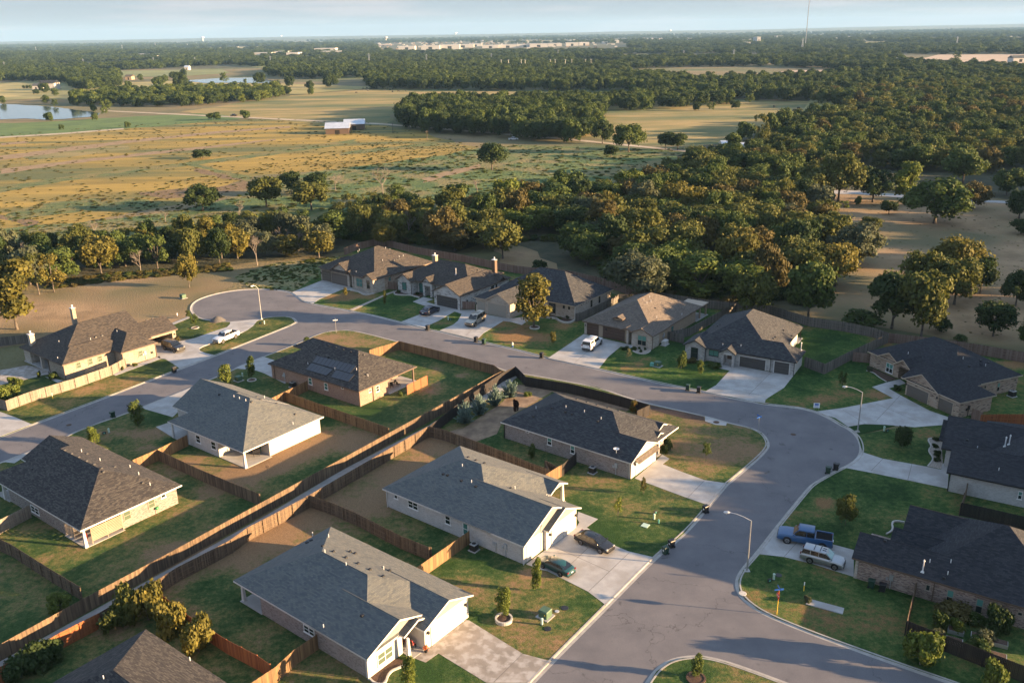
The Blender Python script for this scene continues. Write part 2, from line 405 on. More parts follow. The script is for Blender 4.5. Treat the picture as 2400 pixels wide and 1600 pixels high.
# fences: board tone varies board by board
def boardmat(name, c1, c2, c3, rough=.85):
    m = bpy.data.materials.new(name); MATS[name] = m; nt, b = nodes(m); N, L = nt.nodes, nt.links
    b.inputs['Roughness'].default_value = rough
    at = N.new('ShaderNodeAttribute'); at.attribute_name = 'tone'
    g = N.new('ShaderNodeNewGeometry'); mp = N.new('ShaderNodeMapping'); mp.inputs['Scale'].default_value = (3, 3, .5); L.new(g.outputs['Position'], mp.inputs['Vector'])
    n = N.new('ShaderNodeTexNoise'); n.inputs['Scale'].default_value = 1.2; n.inputs['Detail'].default_value = 5; L.new(mp.outputs[0], n.inputs['Vector'])
    n2 = N.new('ShaderNodeTexNoise'); n2.inputs['Scale'].default_value = .12; n2.inputs['Detail'].default_value = 3; L.new(g.outputs['Position'], n2.inputs['Vector'])
    a = N.new('ShaderNodeMath'); a.operation = 'ADD'; L.new(at.outputs['Fac'], a.inputs[0]); L.new(n.outputs['Fac'], a.inputs[1])
    a2 = N.new('ShaderNodeMath'); a2.operation = 'ADD'; L.new(a.outputs[0], a2.inputs[0]); L.new(n2.outputs['Fac'], a2.inputs[1])
    r = N.new('ShaderNodeMapRange'); r.inputs['From Min'].default_value = .7; r.inputs['From Max'].default_value = 2.3; L.new(a2.outputs[0], r.inputs['Value'])
    rp = N.new('ShaderNodeValToRGB'); rp.color_ramp.elements[0].color = (*c1, 1); rp.color_ramp.elements[1].color = (*c3, 1); e = rp.color_ramp.elements.new(.5); e.color = (*c2, 1)
    L.new(r.outputs[0], rp.inputs['Fac']); L.new(rp.outputs[0], b.inputs['Base Color'])
boardmat('fence_brown', (.045, .030, .020), (.115, .077, .048), (.21, .15, .09))
boardmat('fence_cedar', (.08, .046, .024), (.17, .10, .048), (.27, .17, .075))
boardmat('fence_grey', (.05, .045, .042), (.12, .108, .095), (.20, .18, .155))
boardmat('fence_rust', (.10, .055, .042), (.18, .12, .095), (.25, .185, .15))
boardmat('fence_black', (.010, .008, .008), (.018, .014, .013), (.03, .024, .021))
boardmat('fence_orange', (.15, .045, .018), (.27, .088, .03), (.36, .13, .042))
boardmat('fence_weathered', (.12, .10, .08), (.20, .17, .135), (.30, .26, .21))

# ------------------------------------------------------------------ land
def big_ground():
    b = MB(); X = [-26000, -9000, -3000, -1000, -300, 0, 300, 1000, 3000, 9000, 26000]; Y = [-400, 0, 100, 200, 300, 450, 700, 1100, 2000, 4000, 8000, 14000, 22000, 30000]
    for j in range(len(Y) - 1):
        for i in range(len(X) - 1): b.quad((X[i], Y[j], 0), (X[i + 1], Y[j], 0), (X[i + 1], Y[j + 1], 0), (X[i], Y[j + 1], 0))
    m = mat('land', (.10, .095, .04), (.24, .165, .075), .012, .95, 8, c3=(.055, .085, .025), s3=.006, bump=.25, bscale=1.2)
    tag(b.build('ground', m), kind='structure')
big_ground()
turf_tan = mat('dry_pasture', (.21, .138, .068), (.33, .22, .115), .12, .95, 8, c3=(.12, .105, .045), s3=.03, bump=.12, bscale=2.5)
mat('golden_field', (.20, .142, .020), (.36, .24, .040), .05, .95, 10, c3=(.085, .10, .026), s3=.022, bump=.5, bscale=.9, stretch=(-14, (.22, 1.6, 1)), lo=.38, hi=.6)
mat('green_field', (.05, .105, .022), (.085, .15, .03), .05, .95, 6, bump=.2, bscale=1)
mat('creek_green', (.045, .095, .020), (.10, .14, .030), .1, .95, 8, c3=(.17, .145, .05), s3=.05, bump=.5, bscale=.8)
mat('meadow', (.15, .14, .035), (.32, .23, .085), .03, .95, 8, c3=(.07, .10, .03), s3=.012, bump=.2, bscale=1, stretch=(5, (.5, 1.6, 1)))
mat('far_meadow', (.22, .20, .06), (.36, .29, .11), .012, .95, 7, c3=(.10, .13, .04), s3=.004)
mat('far_green', (.12, .15, .05), (.18, .20, .07), .01, .95, 6)
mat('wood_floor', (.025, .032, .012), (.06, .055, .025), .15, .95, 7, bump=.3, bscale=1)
mat('far_wood', (.022, .035, .014), (.05, .06, .026), .02, .95, 9, c3=(.09, .085, .045), s3=.004, bump=2.5, bscale=.05)
mat('dirt_road', (.34, .28, .20), (.44, .37, .27), .1, .95)
mat('tan_bare', (.34, .26, .19), (.40, .31, .23), .02, .95)
mat('tall_grass', (.07, .10, .03), (.15, .165, .055), .35, .95, 8, bump=.4, bscale=1.5, c3=(.24, .19, .08), s3=.09)
m = bpy.data.materials.new('water'); MATS['water'] = m; nt, bb = nodes(m); bb.inputs['Base Color'].default_value = (.03, .06, .08, 1); bb.inputs['Roughness'].default_value = .08; bb.inputs['Specular IOR Level'].default_value = 1.0
def SH_(name, code, txt, z, m, rough=0, seed=1, skirt=False):
    pts = PL(code, txt, 0)
    return sheet(name, pts, z, m, skirt=skirt, rough=rough, seed=seed)
# left golden fields, creek bottom, meadows
SH_('field', 'N', '-300 300,0 318,300 292,620 278,900 288,1125 345,1060 380,760 400,600 412,470 470,300 500,0 560,-300 600', .02, 'golden_field', 6, 1)
for t_, m_, z_ in (('0 1075,500 1010,900 965,1500 905,2000 868,2000 880,1500 920,900 985,500 1040,0 1105', 'dirt_strip', .035), ('0 1165,500 1105,1000 1052,1500 1000,1900 958,1900 968,1500 1015,1000 1070,500 1128,0 1200', 'dirt_strip', .035),
                   ('0 1285,300 1240,600 1195,1200 1130,1700 1070,2352 975,U 100 960,U 100 985,2352 1000,1700 1095,1200 1155,600 1225,300 1275,0 1330', 'green_strip', .034), ('1290 1135,1360 1133,1500 1170,1740 1215,1720 1255,1560 1205,1400 1165', 'green_strip', .036),
                   ('60 1470,300 1400,600 1370,900 1365,1120 1395,1000 1440,600 1450,300 1490,60 1520', 'green_strip', .034), ('950 1330,1250 1300,1500 1290,1700 1240,1740 1290,1500 1340,1150 1370', 'rust_strip', .033), ('1350 1160,1700 1215,1720 1260,1500 1220,1330 1180', 'rust_strip', .035),
                   ('0 1480,150 1500,330 1560,200 1567,0 1510', 'rust_strip', .033), ('0 990,200 970,200 985,0 1005', 'dirt_strip', .035), ('100 1070,450 1030,880 1005,900 1030,800 1040,500 1080,200 1100', 'meadow', .033),
                   ('U 0 1190,U 400 1160,U 700 1130,U 1150 1030,U 1200 1000,U 1500 1010,U 1500 1035,U 1200 1060,U 800 1150,U 400 1200,U 0 1240', 'green_strip', .045), ('U 550 1230,U 950 1130,U 960 1150,U 560 1260', 'dirt_strip', .047), ('U 0 1050,U 250 1020,U 600 985,U 900 990,U 600 1010,U 250 1045,U 0 1075', 'green_strip', .035)):
    mat('dirt_strip', (.19, .125, .06), (.27, .19, .105), .3, .95, 7); mat('green_strip', (.05, .085, .018), (.12, .14, .035), .25, .95, 8, bump=.4, bscale=1, c3=(.17, .14, .04), s3=.08); mat('rust_strip', (.12, .075, .035), (.19, .125, .055), .3, .95, 8, bump=.4, bscale=1)
    sheet('field', PL('T', t_, 0), z_, m_, skirt=False, rough=1.6, seed=int(z_ * 9000))
SH_('field', 'N', '-600 320,-300 300,0 322,160 314,350 298,560 280,560 262,330 272,100 286,-300 300', .05, 'green_field', 3, 3)
SH_('field', 'N', '420 262,700 222,900 208,1330 212,1320 240,1100 250,930 262,910 296,760 290,600 276', .06, 'meadow', 4, 4)
SH_('meadow', 'N', '1240 300,1290 262,1500 245,1700 232,1900 238,2010 262,1960 285,1800 300,1740 330,1620 345,1450 335', .06, 'meadow', 4, 5)
SH_('creek_bank', 'N', '640 420,980 370,1180 340,1500 350,1680 345,1640 385,1500 420,1320 450,1000 480,800 520,560 540,300 560,-200 600,-200 560,300 510,520 470', .04, 'creek_green', 5, 6)
sheet('distant_plain', [Vector((-15000, 1900, 0)), Vector((15000, 1900, 0)), Vector((16500, 22000, 0)), Vector((-16500, 22000, 0))], .22, 'far_wood', skirt=False)
SH_('pasture', 'N', '1940 440,2060 455,2400 480,2700 520,2700 860,2400 825,2080 770,1880 740,1700 715,1950 640,1960 560,1930 480', .03, 'dry_pasture', 2, 7)
SH_('pasture', 'N', '1150 560,1330 555,1370 600,1400 680,1290 650,1180 620', .03, 'dry_pasture', 1, 8)
SH_('pasture', 'N', '60 690,260 655,500 628,560 640,545 672,500 685,440 715,440 745,380 775,200 790,-120 830,-200 760', .03, 'dry_pasture', .6, 9)
SH_('tall_grass', 'N', '548 650,640 618,760 605,800 600,745 650,692 682,640 680,590 676', .06, 'tall_grass', .5, 10)
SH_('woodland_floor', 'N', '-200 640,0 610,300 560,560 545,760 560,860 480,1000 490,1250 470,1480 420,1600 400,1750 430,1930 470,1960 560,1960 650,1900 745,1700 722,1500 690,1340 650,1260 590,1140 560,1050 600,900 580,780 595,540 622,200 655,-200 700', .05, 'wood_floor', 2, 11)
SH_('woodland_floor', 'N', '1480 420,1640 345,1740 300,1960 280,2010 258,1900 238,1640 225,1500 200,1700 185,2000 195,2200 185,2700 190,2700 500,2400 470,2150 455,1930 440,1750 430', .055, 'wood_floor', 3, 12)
for i, (t, mt, z) in enumerate((('200 168,520 163,540 172,420 180,230 182', 'far_green', .4), ('540 153,1000 150,900 160,640 162', 'far_green', .4), ('140 200,420 190,640 196,900 205,700 222,420 236,200 222', 'far_meadow', .3),
                                ('1035 152,1160 148,1170 157,1060 164', 'tan_bare', .5), ('1340 131,1520 127,1500 135,1330 140', 'far_green', .6), ('2130 145,2200 129,2400 128,2400 150,2250 158', 'tan_bare', .5),
                                ('1600 180,1800 184,1780 200,1640 205', 'far_meadow', .3), ('-200 103,130 104,110 112,-200 113', 'tan_bare', 1.2), ('-100 205,140 185,200 215,430 245,100 232,-100 240', 'far_meadow', .35), ('1900 233,1960 225,2000 250,1880 262', 'far_meadow', .32))):
    SH_('field', 'N', t, z, mt, 0)
SH_('pond', 'N', '-80 250,0 244,110 250,235 266,225 274,120 282,60 279,0 281,-80 284', .3, 'water', 1.2, 2)
SH_('pond', 'N', '430 190,520 184,600 183,660 194,640 197,560 195,480 196', .6, 'water', 1)
SH_('pond', 'N', '345 200,470 200,570 199,560 203,420 204', .6, 'water', 0)
SH_('track', 'N', '-100 327,0 321,150 312,290 301,290 303.5,150 315,0 324,-100 330', .12, 'dirt_road')
SH_('track', 'N', '240 259,560 274,900 290,1330 325,1600 352,1680 360,1680 364,1600 356,1330 329,900 293,560 276.5,240 261', .13, 'dirt_road')
SH_('track', 'N', '1930 446,2020 448,2160 462,2400 474,2400 479,2160 468,2010 456,1930 455', .12, 'concrete')
SH_('track', 'N', '2270 172,2320 158,2390 150,2400 152,2335 162,2300 173', .7, 'dirt_road')
# the streets: one sheet, the lots lie on top of it behind their kerbs
def asphalt():
    m = bpy.data.materials.new('asphalt'); MATS['asphalt'] = m; nt, b = nodes(m); N, L = nt.nodes, nt.links
    b.inputs['Roughness'].default_value = .9; b.inputs['Specular IOR Level'].default_value = .3
    g = N.new('ShaderNodeNewGeometry')
    def nz(s, d, r, dist=0.):
        n = N.new('ShaderNodeTexNoise'); n.inputs['Scale'].default_value = s; n.inputs['Detail'].default_value = d; n.inputs['Roughness'].default_value = r; n.inputs['Distortion'].default_value = dist
        L.new(g.outputs['Position'], n.inputs['Vector']); return n.outputs['Fac']
    r = N.new('ShaderNodeValToRGB'); r.color_ramp.elements[0].position = .3; r.color_ramp.elements[1].position = .7
    r.color_ramp.elements[0].color = (.116, .113, .121, 1); r.color_ramp.elements[1].color = (.168, .160, .165, 1); L.new(nz(.22, 7, .65), r.inputs['Fac'])
    f = N.new('ShaderNodeMapRange'); f.inputs['From Min'].default_value = .3; f.inputs['From Max'].default_value = .7; f.inputs['To Min'].default_value = .85; f.inputs['To Max'].default_value = 1.15; L.new(nz(9, 3, .8), f.inputs['Value'])
    # hairline sealed cracks
    v = N.new('ShaderNodeTexVoronoi'); v.feature = 'DISTANCE_TO_EDGE'; v.inputs['Scale'].default_value = .055
    wv = N.new('ShaderNodeVectorMath'); wv.operation = 'ADD'
    nc = N.new('ShaderNodeTexNoise'); nc.inputs['Scale'].default_value = .5; nc.inputs['Detail'].default_value = 6; L.new(g.outputs['Position'], nc.inputs['Vector'])
    sc_ = N.new('ShaderNodeVectorMath'); sc_.operation = 'SCALE'; sc_.inputs['Scale'].default_value = 5; L.new(nc.outputs['Color'], sc_.inputs[0])
    L.new(g.outputs['Position'], wv.inputs[0]); L.new(sc_.outputs[0], wv.inputs[1]); L.new(wv.outputs[0], v.inputs['Vector'])
    cr = N.new('ShaderNodeMapRange'); cr.inputs['From Min'].default_value = .0; cr.inputs['From Max'].default_value = .0035; cr.inputs['To Min'].default_value = .55; cr.inputs['To Max'].default_value = 1; L.new(v.outputs['Distance'], cr.inputs['Value'])
    # dark dabs (oil, patches)
    dk = N.new('ShaderNodeMapRange'); dk.inputs['From Min'].default_value = .66; dk.inputs['From Max'].default_value = .74; dk.inputs['To Min'].default_value = 1; dk.inputs['To Max'].default_value = .68; L.new(nz(.6, 4, .5, .6), dk.inputs['Value'])
    a = N.new('ShaderNodeMath'); a.operation = 'MULTIPLY'; L.new(f.outputs[0], a.inputs[0]); L.new(cr.outputs[0], a.inputs[1])
    a2 = N.new('ShaderNodeMath'); a2.operation = 'MULTIPLY'; L.new(a.outputs[0], a2.inputs[0]); L.new(dk.outputs[0], a2.inputs[1])
    vm = N.new('ShaderNodeVectorMath'); vm.operation = 'SCALE'; L.new(r.outputs[0], vm.inputs[0]); L.new(a2.outputs[0], vm.inputs['Scale']); L.new(vm.outputs[0], b.inputs['Base Color'])
asphalt()
north = PL('A', '-400 1400,0 1245,230 1160,860 925,1110 832,1235 770,1480 690') # unused beyond the drive mouth; see below
NORTH_W = PL('A', '-600 1480,0 1245,230 1160,500 1060,860 925,1150 812,1480 687,1700 600,1900 520,2000 480,2038 460')
TIP = PL('A', '2038 460,2035 445,2010 425,1960 418,1880 420,1800 432,1760 448')
BULB = PL('A', '1600 455,1500 452,1400 440,1340 412,1307 365,1340 312,1450 270,1600 240,1750 228,1900 232,2010 250,2060 290,2130 325') + \
       PL('E', '410 628,640 670,830 708,1000 752,1180 800,1270 815,1500 872,1800 940,2010 995') + \
       PL('F', '600 780,1020 875,1330 935,1500 973,1740 1020,1860 1032,1990 1047,2090 1072,2190 1115,2270 1165') + \
       PL('G', '1150 1190,1205 1235,1235 1290,1240 1350,1215 1400,1150 1445,1085 1475,1000 1520') + \
       PL('D', '900 205,850 262,660 495,520 680,420 790,385 860,390 930,430 990,520 1060,640 1120,900 1225,1300 1370,1600 1475,1870 1567,2352 1740,3000 1990')
SOUTH = PL('A', '-600 1670,0 1428,370 1285,600 1180,880 1085,980 1042,1310 912,1500 832,1830 692') + PL('b', '20 362,280 262,520 165,650 100,800 47,1000 25,1150 30,1400 85,1700 165') + \
        PL('E', '1000 890,1100 915,1200 945,1330 985,1480 1018,1600 1045,1700 1080,1745 1095,1840 1108,2000 1135,2352 1200') + \
        PL('F', '830 990,955 1024,1330 1105,1480 1150,1640 1185,1720 1222,1757 1280,1755 1320,1690 1392,1480 1567') + \
        PL('D', '300 192,150 375,0 545') + PL('B', '2150 705,1825 1035,1440 1420,1300 1567,1000 1890,700 2200')
CORNER = PL('D', '-300 1800,-280 1650,-180 1490,-90 1425,0 1400,130 1390,300 1430,500 1500,680 1567,1100 1730')
road_pts = NORTH_W + TIP + BULB + [P((2500, 1800)), P((1500, 2300)), P((-700, 2300)), P((-700, 1300))]
sheet('road', road_pts, .006, 'asphalt', skirt=False)
def ribbon(name, pts, side, mname='kerb_concrete', gut=.42, up=.16, h=.125):
    """kerb and gutter along a path; side=+1 puts the lot on the left"""
    pts = [Vector((p[0], p[1], 0)) for p in pts]
    b = MB(); rows = []
    for i, p in enumerate(pts):
        a = pts[max(0, i - 1)]; c = pts[min(len(pts) - 1, i + 1)]
        d = (c - a).normalized(); n = Vector((-d.y, d.x, 0)) * side
        rows.append([p - n * gut + Vector((0, 0, .010)), p - n * .05 + Vector((0, 0, .016)), p + n * .06 + Vector((0, 0, h)), p + n * (.06 + up) + Vector((0, 0, h)), p + n * (.06 + up) + Vector((0, 0, -.02))])
    for i in range(len(rows) - 1):
        for k in range(4):
            q = (rows[i][k], rows[i + 1][k], rows[i + 1][k + 1], rows[i][k + 1])
            b.quad(*(q if side < 0 else q[::-1]))
    return tag(b.build(name, mname), kind='structure')
ribbon('kerb', smoothpts(NORTH_W + TIP, 1, False), 1)
ribbon('kerb', smoothpts(BULB, 2, False), 1)
ribbon('kerb', smoothpts(SOUTH, 2, False), -1)
ribbon('kerb', smoothpts(CORNER, 2, False), -1)

# ---- turf
def sp(code, txt):
    out = []
    for t in txt.split(','):
        w = t.split(); p = P('%s,%s,%s' % (code, w[0], w[1])); out.append((p.x, p.y, float(w[2]), float(w[3])))
    return out
dry_in = sp('C', '1250 650 6 .22,1400 300 7 .15,760 1200 5 .1,1000 560 6 .16,1700 640 10 .22,1250 860 10 .22,1900 680 9 .2,300 900 5 .1,1650 150 7 .32,1900 100 6 .3,1300 100 6 .32,550 640 4 .1') + \
         sp('H', '600 660 9 .28,300 760 8 .3,120 820 8 .3,700 700 5 .25,1100 850 12 .26,1300 700 8 .25,900 930 8 .22,500 1150 10 .24,300 1200 10 .22,1400 440 5 .1,1400 240 2 .3,1240 330 4 .16,1150 370 3 .1') + \
         sp('A', '900 1240 5 .28,1060 1230 4 .2,1000 1310 4 .2') + sp('B', '850 800 3 .15,1250 880 3 .2,1000 900 5 .1,1550 1200 6 .1,1300 1330 7 .14,1000 1050 5 .08,1700 170 5 .14,1100 740 3 .16,1280 820 1.5 .3,250 350 9 .2') + \
         sp('F', '1000 1060 6 .2,1250 1110 5 .22,1500 1300 12 .2,1200 1350 9 .18,150 1000 5 .1') + sp('b', '1000 130 8 .14,1300 180 9 .12,700 160 6 .2,1250 300 3 .1')
green_in = sp('H', '420 560 5 .22,800 520 8 .14,450 400 5 .15,1100 150 6 .16,1350 150 6 .14,400 880 5 .18,200 950 6 .15,1650 200 4 .12') + sp('C', '950 500 5 .12,1350 200 4 .15,1500 950 6 .2,1450 870 5 .12,700 700 8 .06') + \
           sp('B', '1000 780 6 .18,1700 560 8 .22,2050 620 8 .22,700 800 5 .16,1650 1000 4 .12,950 1100 4 .12,700 1450 5 .15,2200 1500 6 .1,1650 350 4 .1,620 530 3 .14,550 1500 4 .2') + \
           sp('A', '1700 900 6 .2,1100 1130 3 .22,1150 1290 3 .2,780 1110 5 .15,800 1280 3 .18') + sp('D', '100 1480 5 .1')
spotmat('turf_inner', (.050, .085, .025), (.115, .118, .040), (.225, .145, .080), dry_in, .48, (.022, .056, .014), green_in)
dry_n = sp('2', '420 950 8 .22,800 950 7 .2,1250 1100 6 .06,700 1150 4 .15') + sp('4', '700 1150 7 .32,1050 1200 7 .32,550 980 4 .2,950 1020 5 .2,1500 1000 6 .14') + sp('6', '2200 1250 4 .14,2250 1420 4 .1') + \
        sp('G', '1050 880 3 .2,1130 960 4 .24,1350 950 4 .18,1000 1000 4 .1') + sp('5', '1100 1250 5 .12,1250 1120 3 .15,700 1300 4 .05') + sp('7', '100 1000 3 .15,250 220 3 .3,2200 560 4 .5,1100 1540 3 .2')
green_n = sp('2', '1400 1000 10 .16,1100 1100 8 .12') + sp('5', '1600 900 9 .2,600 1100 7 .2,1400 1050 5 .1,1900 600 12 .16') + sp('6', '200 1100 10 .2,2000 1100 12 .2,2200 600 14 .2') + sp('G', '1300 1250 10 .22,1700 1250 10 .2,1250 780 8 .16') + sp('8', '500 300 9 .2,900 500 9 .2') + sp('F', '200 500 6 .1')
spotmat('turf_north', (.038, .085, .018), (.082, .112, .030), (.22, .13, .06), dry_n, .47, (.016, .048, .011), green_n)
dry_e = sp('D', '980 330 2.5 .5,450 1000 4 .2,1250 1100 5 .14,900 1250 7 .14,720 420 3 .2,1450 420 5 .1,700 860 4 .08,1400 1250 5 .08')
green_e = sp('D', '1300 300 8 .16,1100 160 8 .16,1000 560 6 .16,600 750 4 .16,1500 1000 7 .16,1250 1400 6 .1')
spotmat('turf_east', (.040, .082, .020), (.085, .112, .033), (.20, .12, .055), dry_e, .48, (.018, .047, .012), green_e)
spotmat('turf_west', (.07, .095, .025), (.16, .13, .045), (.28, .17, .08), sp('1', '1500 1180 8 .2,1000 1350 9 .16,1900 1150 6 .16') + sp('g', '1300 500 9 .05,1500 700 6 .14,900 800 3 .2'), .58, (.03, .055, .016), sp('1', '2100 920 4 .25,400 1150 4 .2,1100 1180 3 .2') + sp('g', '1350 560 5 .12,600 500 4 .15'))
sheet('lawn', SOUTH + [P((-500, 2300)), P((-900, 1500))], .10, 'turf_inner')
sheet('lawn', CORNER + [P((2000, 1900)), P((1500, 1900))], .10, 'turf_inner')
# island between the drive and the street, west lots
sheet('lawn', PL('A', '2038 460,2000 480,1900 520,1700 600,1480 687,1440 672,1370 650,1400 635,1560 585,1680 530,1720 490,1760 448,1800 432,1880 420,1960 418,2010 425,2035 445'), .10, 'turf_west')
sheet('lawn', PL('A', '1600 455,1500 452,1400 440,1340 412,1307 420,1180 470,1210 540,1260 570,1330 570,1450 520,1590 478'), .10, 'turf_west')
sheet('lawn', PL('A', '-600 1480,0 1245,0 1070,0 1000,0 880,100 830,400 820,430 870,780 810,1100 710,1150 715,1235 772,1150 812,860 925,500 1060,230 1160'), .10, 'turf_west')
# north row, all lots up to the back fence
NROW = BULB[12:]
iN = [i for i, p in enumerate(BULB)]
north_lots = BULB[12:36] + PL('G', '1205 1235,1500 1160,1830 1115,2000 1100') + PL('N', '2800 1010,2800 880,2400 850,2090 800,1930 765,1700 722,1560 705,1480 700,1330 660,1150 620,1000 590,905 575,850 578,800 600,745 645,690 684')
sheet('lawn', north_lots, .09, 'turf_north')
east = BULB[33:] + [P((2800, 1700)), P((2800, 1000))] + PL('G', '2000 1100')
sheet('lawn', east, .10, 'turf_east')

# ---- drives and walks
def drive(txt_code, txt, z=.118, m='concrete', joints=()):
    o = sheet('driveway', PL(txt_code, txt, 0), z, m, skirt=True)
    if joints:
        b = MB()
        for (c, x0, y0, x1, y1) in joints:
            p, q = P('%s,%s,%s' % (c, x0, y0)), P('%s,%s,%s' % (c, x1, y1)); d = (q - p).normalized(); n = Vector((-d.y, d.x, 0)) * .03
            b.quad(*[(v.x, v.y, z + .004) for v in (p - n, q - n, q + n, p + n)])
        tag(b.build('paving_joint', 'joint'), kind='structure')
    return o
drive('2', '190 695,545 790,640 825,600 860,470 845,130 990,15 1062,E 320 603,E 250 545')
drive('3', '250 1147,590 1015,700 925,440 835,605 762,760 800,640 835,780 880,1175 965,1390 960,1410 1000,1190 1022,1080 985,850 1120,700 1190,640 1240', joints=(('3', 520, 1045, 760, 1110), ('3', 400, 1090, 720, 1180)))
drive('3', '852 1277,1060 1188,1130 1130,1190 1024,1410 1002,1435 975,1560 1030,1915 1095,2240 1058,2262 1085,2110 1192,1950 1145,1830 1130,1520 1320,1440 1400,1375 1402', joints=(('3', 1190, 1240, 1520, 1320), ('3', 1560, 1030, 1250, 1360)))
drive('F', '248 706,495 540,775 605,860 622,845 642,750 625,660 700,598 780', joints=(('F', 340, 645, 670, 720), ('F', 620, 570, 430, 740)))
drive('6', '465 1302,640 1200,850 975,690 940,740 895,930 895,1470 1000,1825 1055,1680 1240,1550 1320,1440 1390,1398 1420,1388 1478,1150 1440,900 1385', joints=(('6', 640, 1215, 1390, 1370), ('6', 1480, 1005, 1140, 1350), ('6', 770, 1085, 1650, 1230)))
drive('G', '905 1075,1100 1050,1450 982,1305 905,1400 875,1500 850,1535 880,1420 915,1500 962,1700 1068,1835 1115,1810 1165,1600 1182,1400 1165,1250 1160,1140 1178,1050 1118', joints=(('G', 1100, 1060, 1260, 1160), ('G', 1330, 1020, 1640, 1150), ('G', 1500, 962, 1330, 1140)))
drive('8', '-10 765,70 720,150 640,228 563,500 650,880 718,1090 757,1262 792,1275 708,1365 720,1350 1042,820 930,330 830', joints=(('8', 500, 650, 345, 808), ('8', 880, 718, 825, 930)))
drive('D', '515 682,657 497,800 538,1000 608,1178 655,1178 840,900 752,700 703', joints=(('D', 790, 600, 700, 700), ('D', 1010, 690, 980, 765)))
drive('N', '1487.4 1122,1540 1078,1552 1066,1569 1076,1553 1089,1600 1107.5,1651 1126,1703 1133.5,1663 1186,1600 1164', joints=(('N', 1651, 1127, 1612, 1167),))
drive('B', '1272 752,1400 660,1617 502,1640 465,1625 440,1632 392,1768 442,1690 500,1870 620,1980 665,2152 705,1825 1037,1700 942,1420 800,1372 790', joints=(('B', 1450, 625, 1850, 805), ('B', 1700, 640, 1580, 755), ('B', 1985, 672, 1705, 940)))
drive('B', '617 1300,835 1135,880 1140,1250 1370,1441 1421,1298 1570,1000 1570,670 1368,580 1430,470 1388,465 1330', m='concrete_stained', joints=(('B', 1250, 1370, 1050, 1567), ('B', 860, 1140, 640, 1300)))
drive('g', '0 700,380 645,520 625,750 575,1050 470,1350 370,1402 320,1410 272,1990 222,1900 262,1830 350,1720 430,1500 520,1080 660,900 730,835 770,860 810,960 850,1110 885,480 1132,350 1040,210 955,120 950,60 920,-60 800', joints=(('g', 840, 790, 300, 760), ('g', 760, 580, 1060, 660)))
drive('N', '549 864,616 836,645 846,700 872,668 900,640 886,620 876,600 869')
drive('A', '978 1043,1312 912,1280 960,1230 1000,1225 1080,1190 1112,1000 1057')
drive('A', '1075 1180,1170 1148,1290 1205,1300 1250,1205 1262')
drive('A', '-10 1432,372 1287,400 1330,330 1370,190 1372,100 1430,40 1422')
drive('A', '-600 1310,0 1075,110 1115,222 1163,0 1248,-600 1480')
# stepping walk beside the cul-de-sac, side walk of the corner house, flume alley, storm inlet apron
drive('A', '1180 467,1300 418,1322 424,1200 474')
drive('1', '1475 1055,1640 970,2095 815,2110 850,1520 1070')
drive('1', '590 1085,830 1135,760 1165')
drive('1', '0 1000,350 935,620 985,640 1050,300 1130,60 1180,0 1200', m='concrete_stained')
drive('C', '-400 1600,0 1425,475 1165,950 905,1400 660,1850 408,2352 108,E 1190 1465,E 1560 1220,E 1690 1130,E 1745 1095,E 1835 1110,E 1775 1150,E 1740 1210,E 1200 1490,2352 160,1850 452,1400 695,950 945,475 1207,0 1475,-400 1660', z=.125, m=mat('alley_concrete', (.25, .24, .225), (.34, .32, .30), .6, .9))
drive('F', '1330 1105,1480 1150,1475 1172,1400 1165,1330 1140')
drive('2', '570 1160,1100 930,1260 865,1290 880,1150 930,620 1175', z=.125, m='gravel_bed')
# bare strip by the corner kerb
sheet('dirt', PL('F', '950 1030,1320 1108,1330 1140,1180 1120,960 1062'), .106, 'mulch', skirt=False)
sheet('dirt', PL('e', '120 470,300 380,700 130,1250 250,1700 360,1650 400,1100 280,820 200,710 150,100 520'), .104, mat('dry_dirt', (.15, .10, .065), (.27, .19, .12), .5, .95, 8, bump=.06, bscale=3), skirt=False)
sheet('dirt', PL('H', '1180 660,1430 600,1700 420,1790 300,2000 310,2040 350,1700 550,1660 640,1500 700,1300 690'), .103, 'dry_dirt', skirt=False)
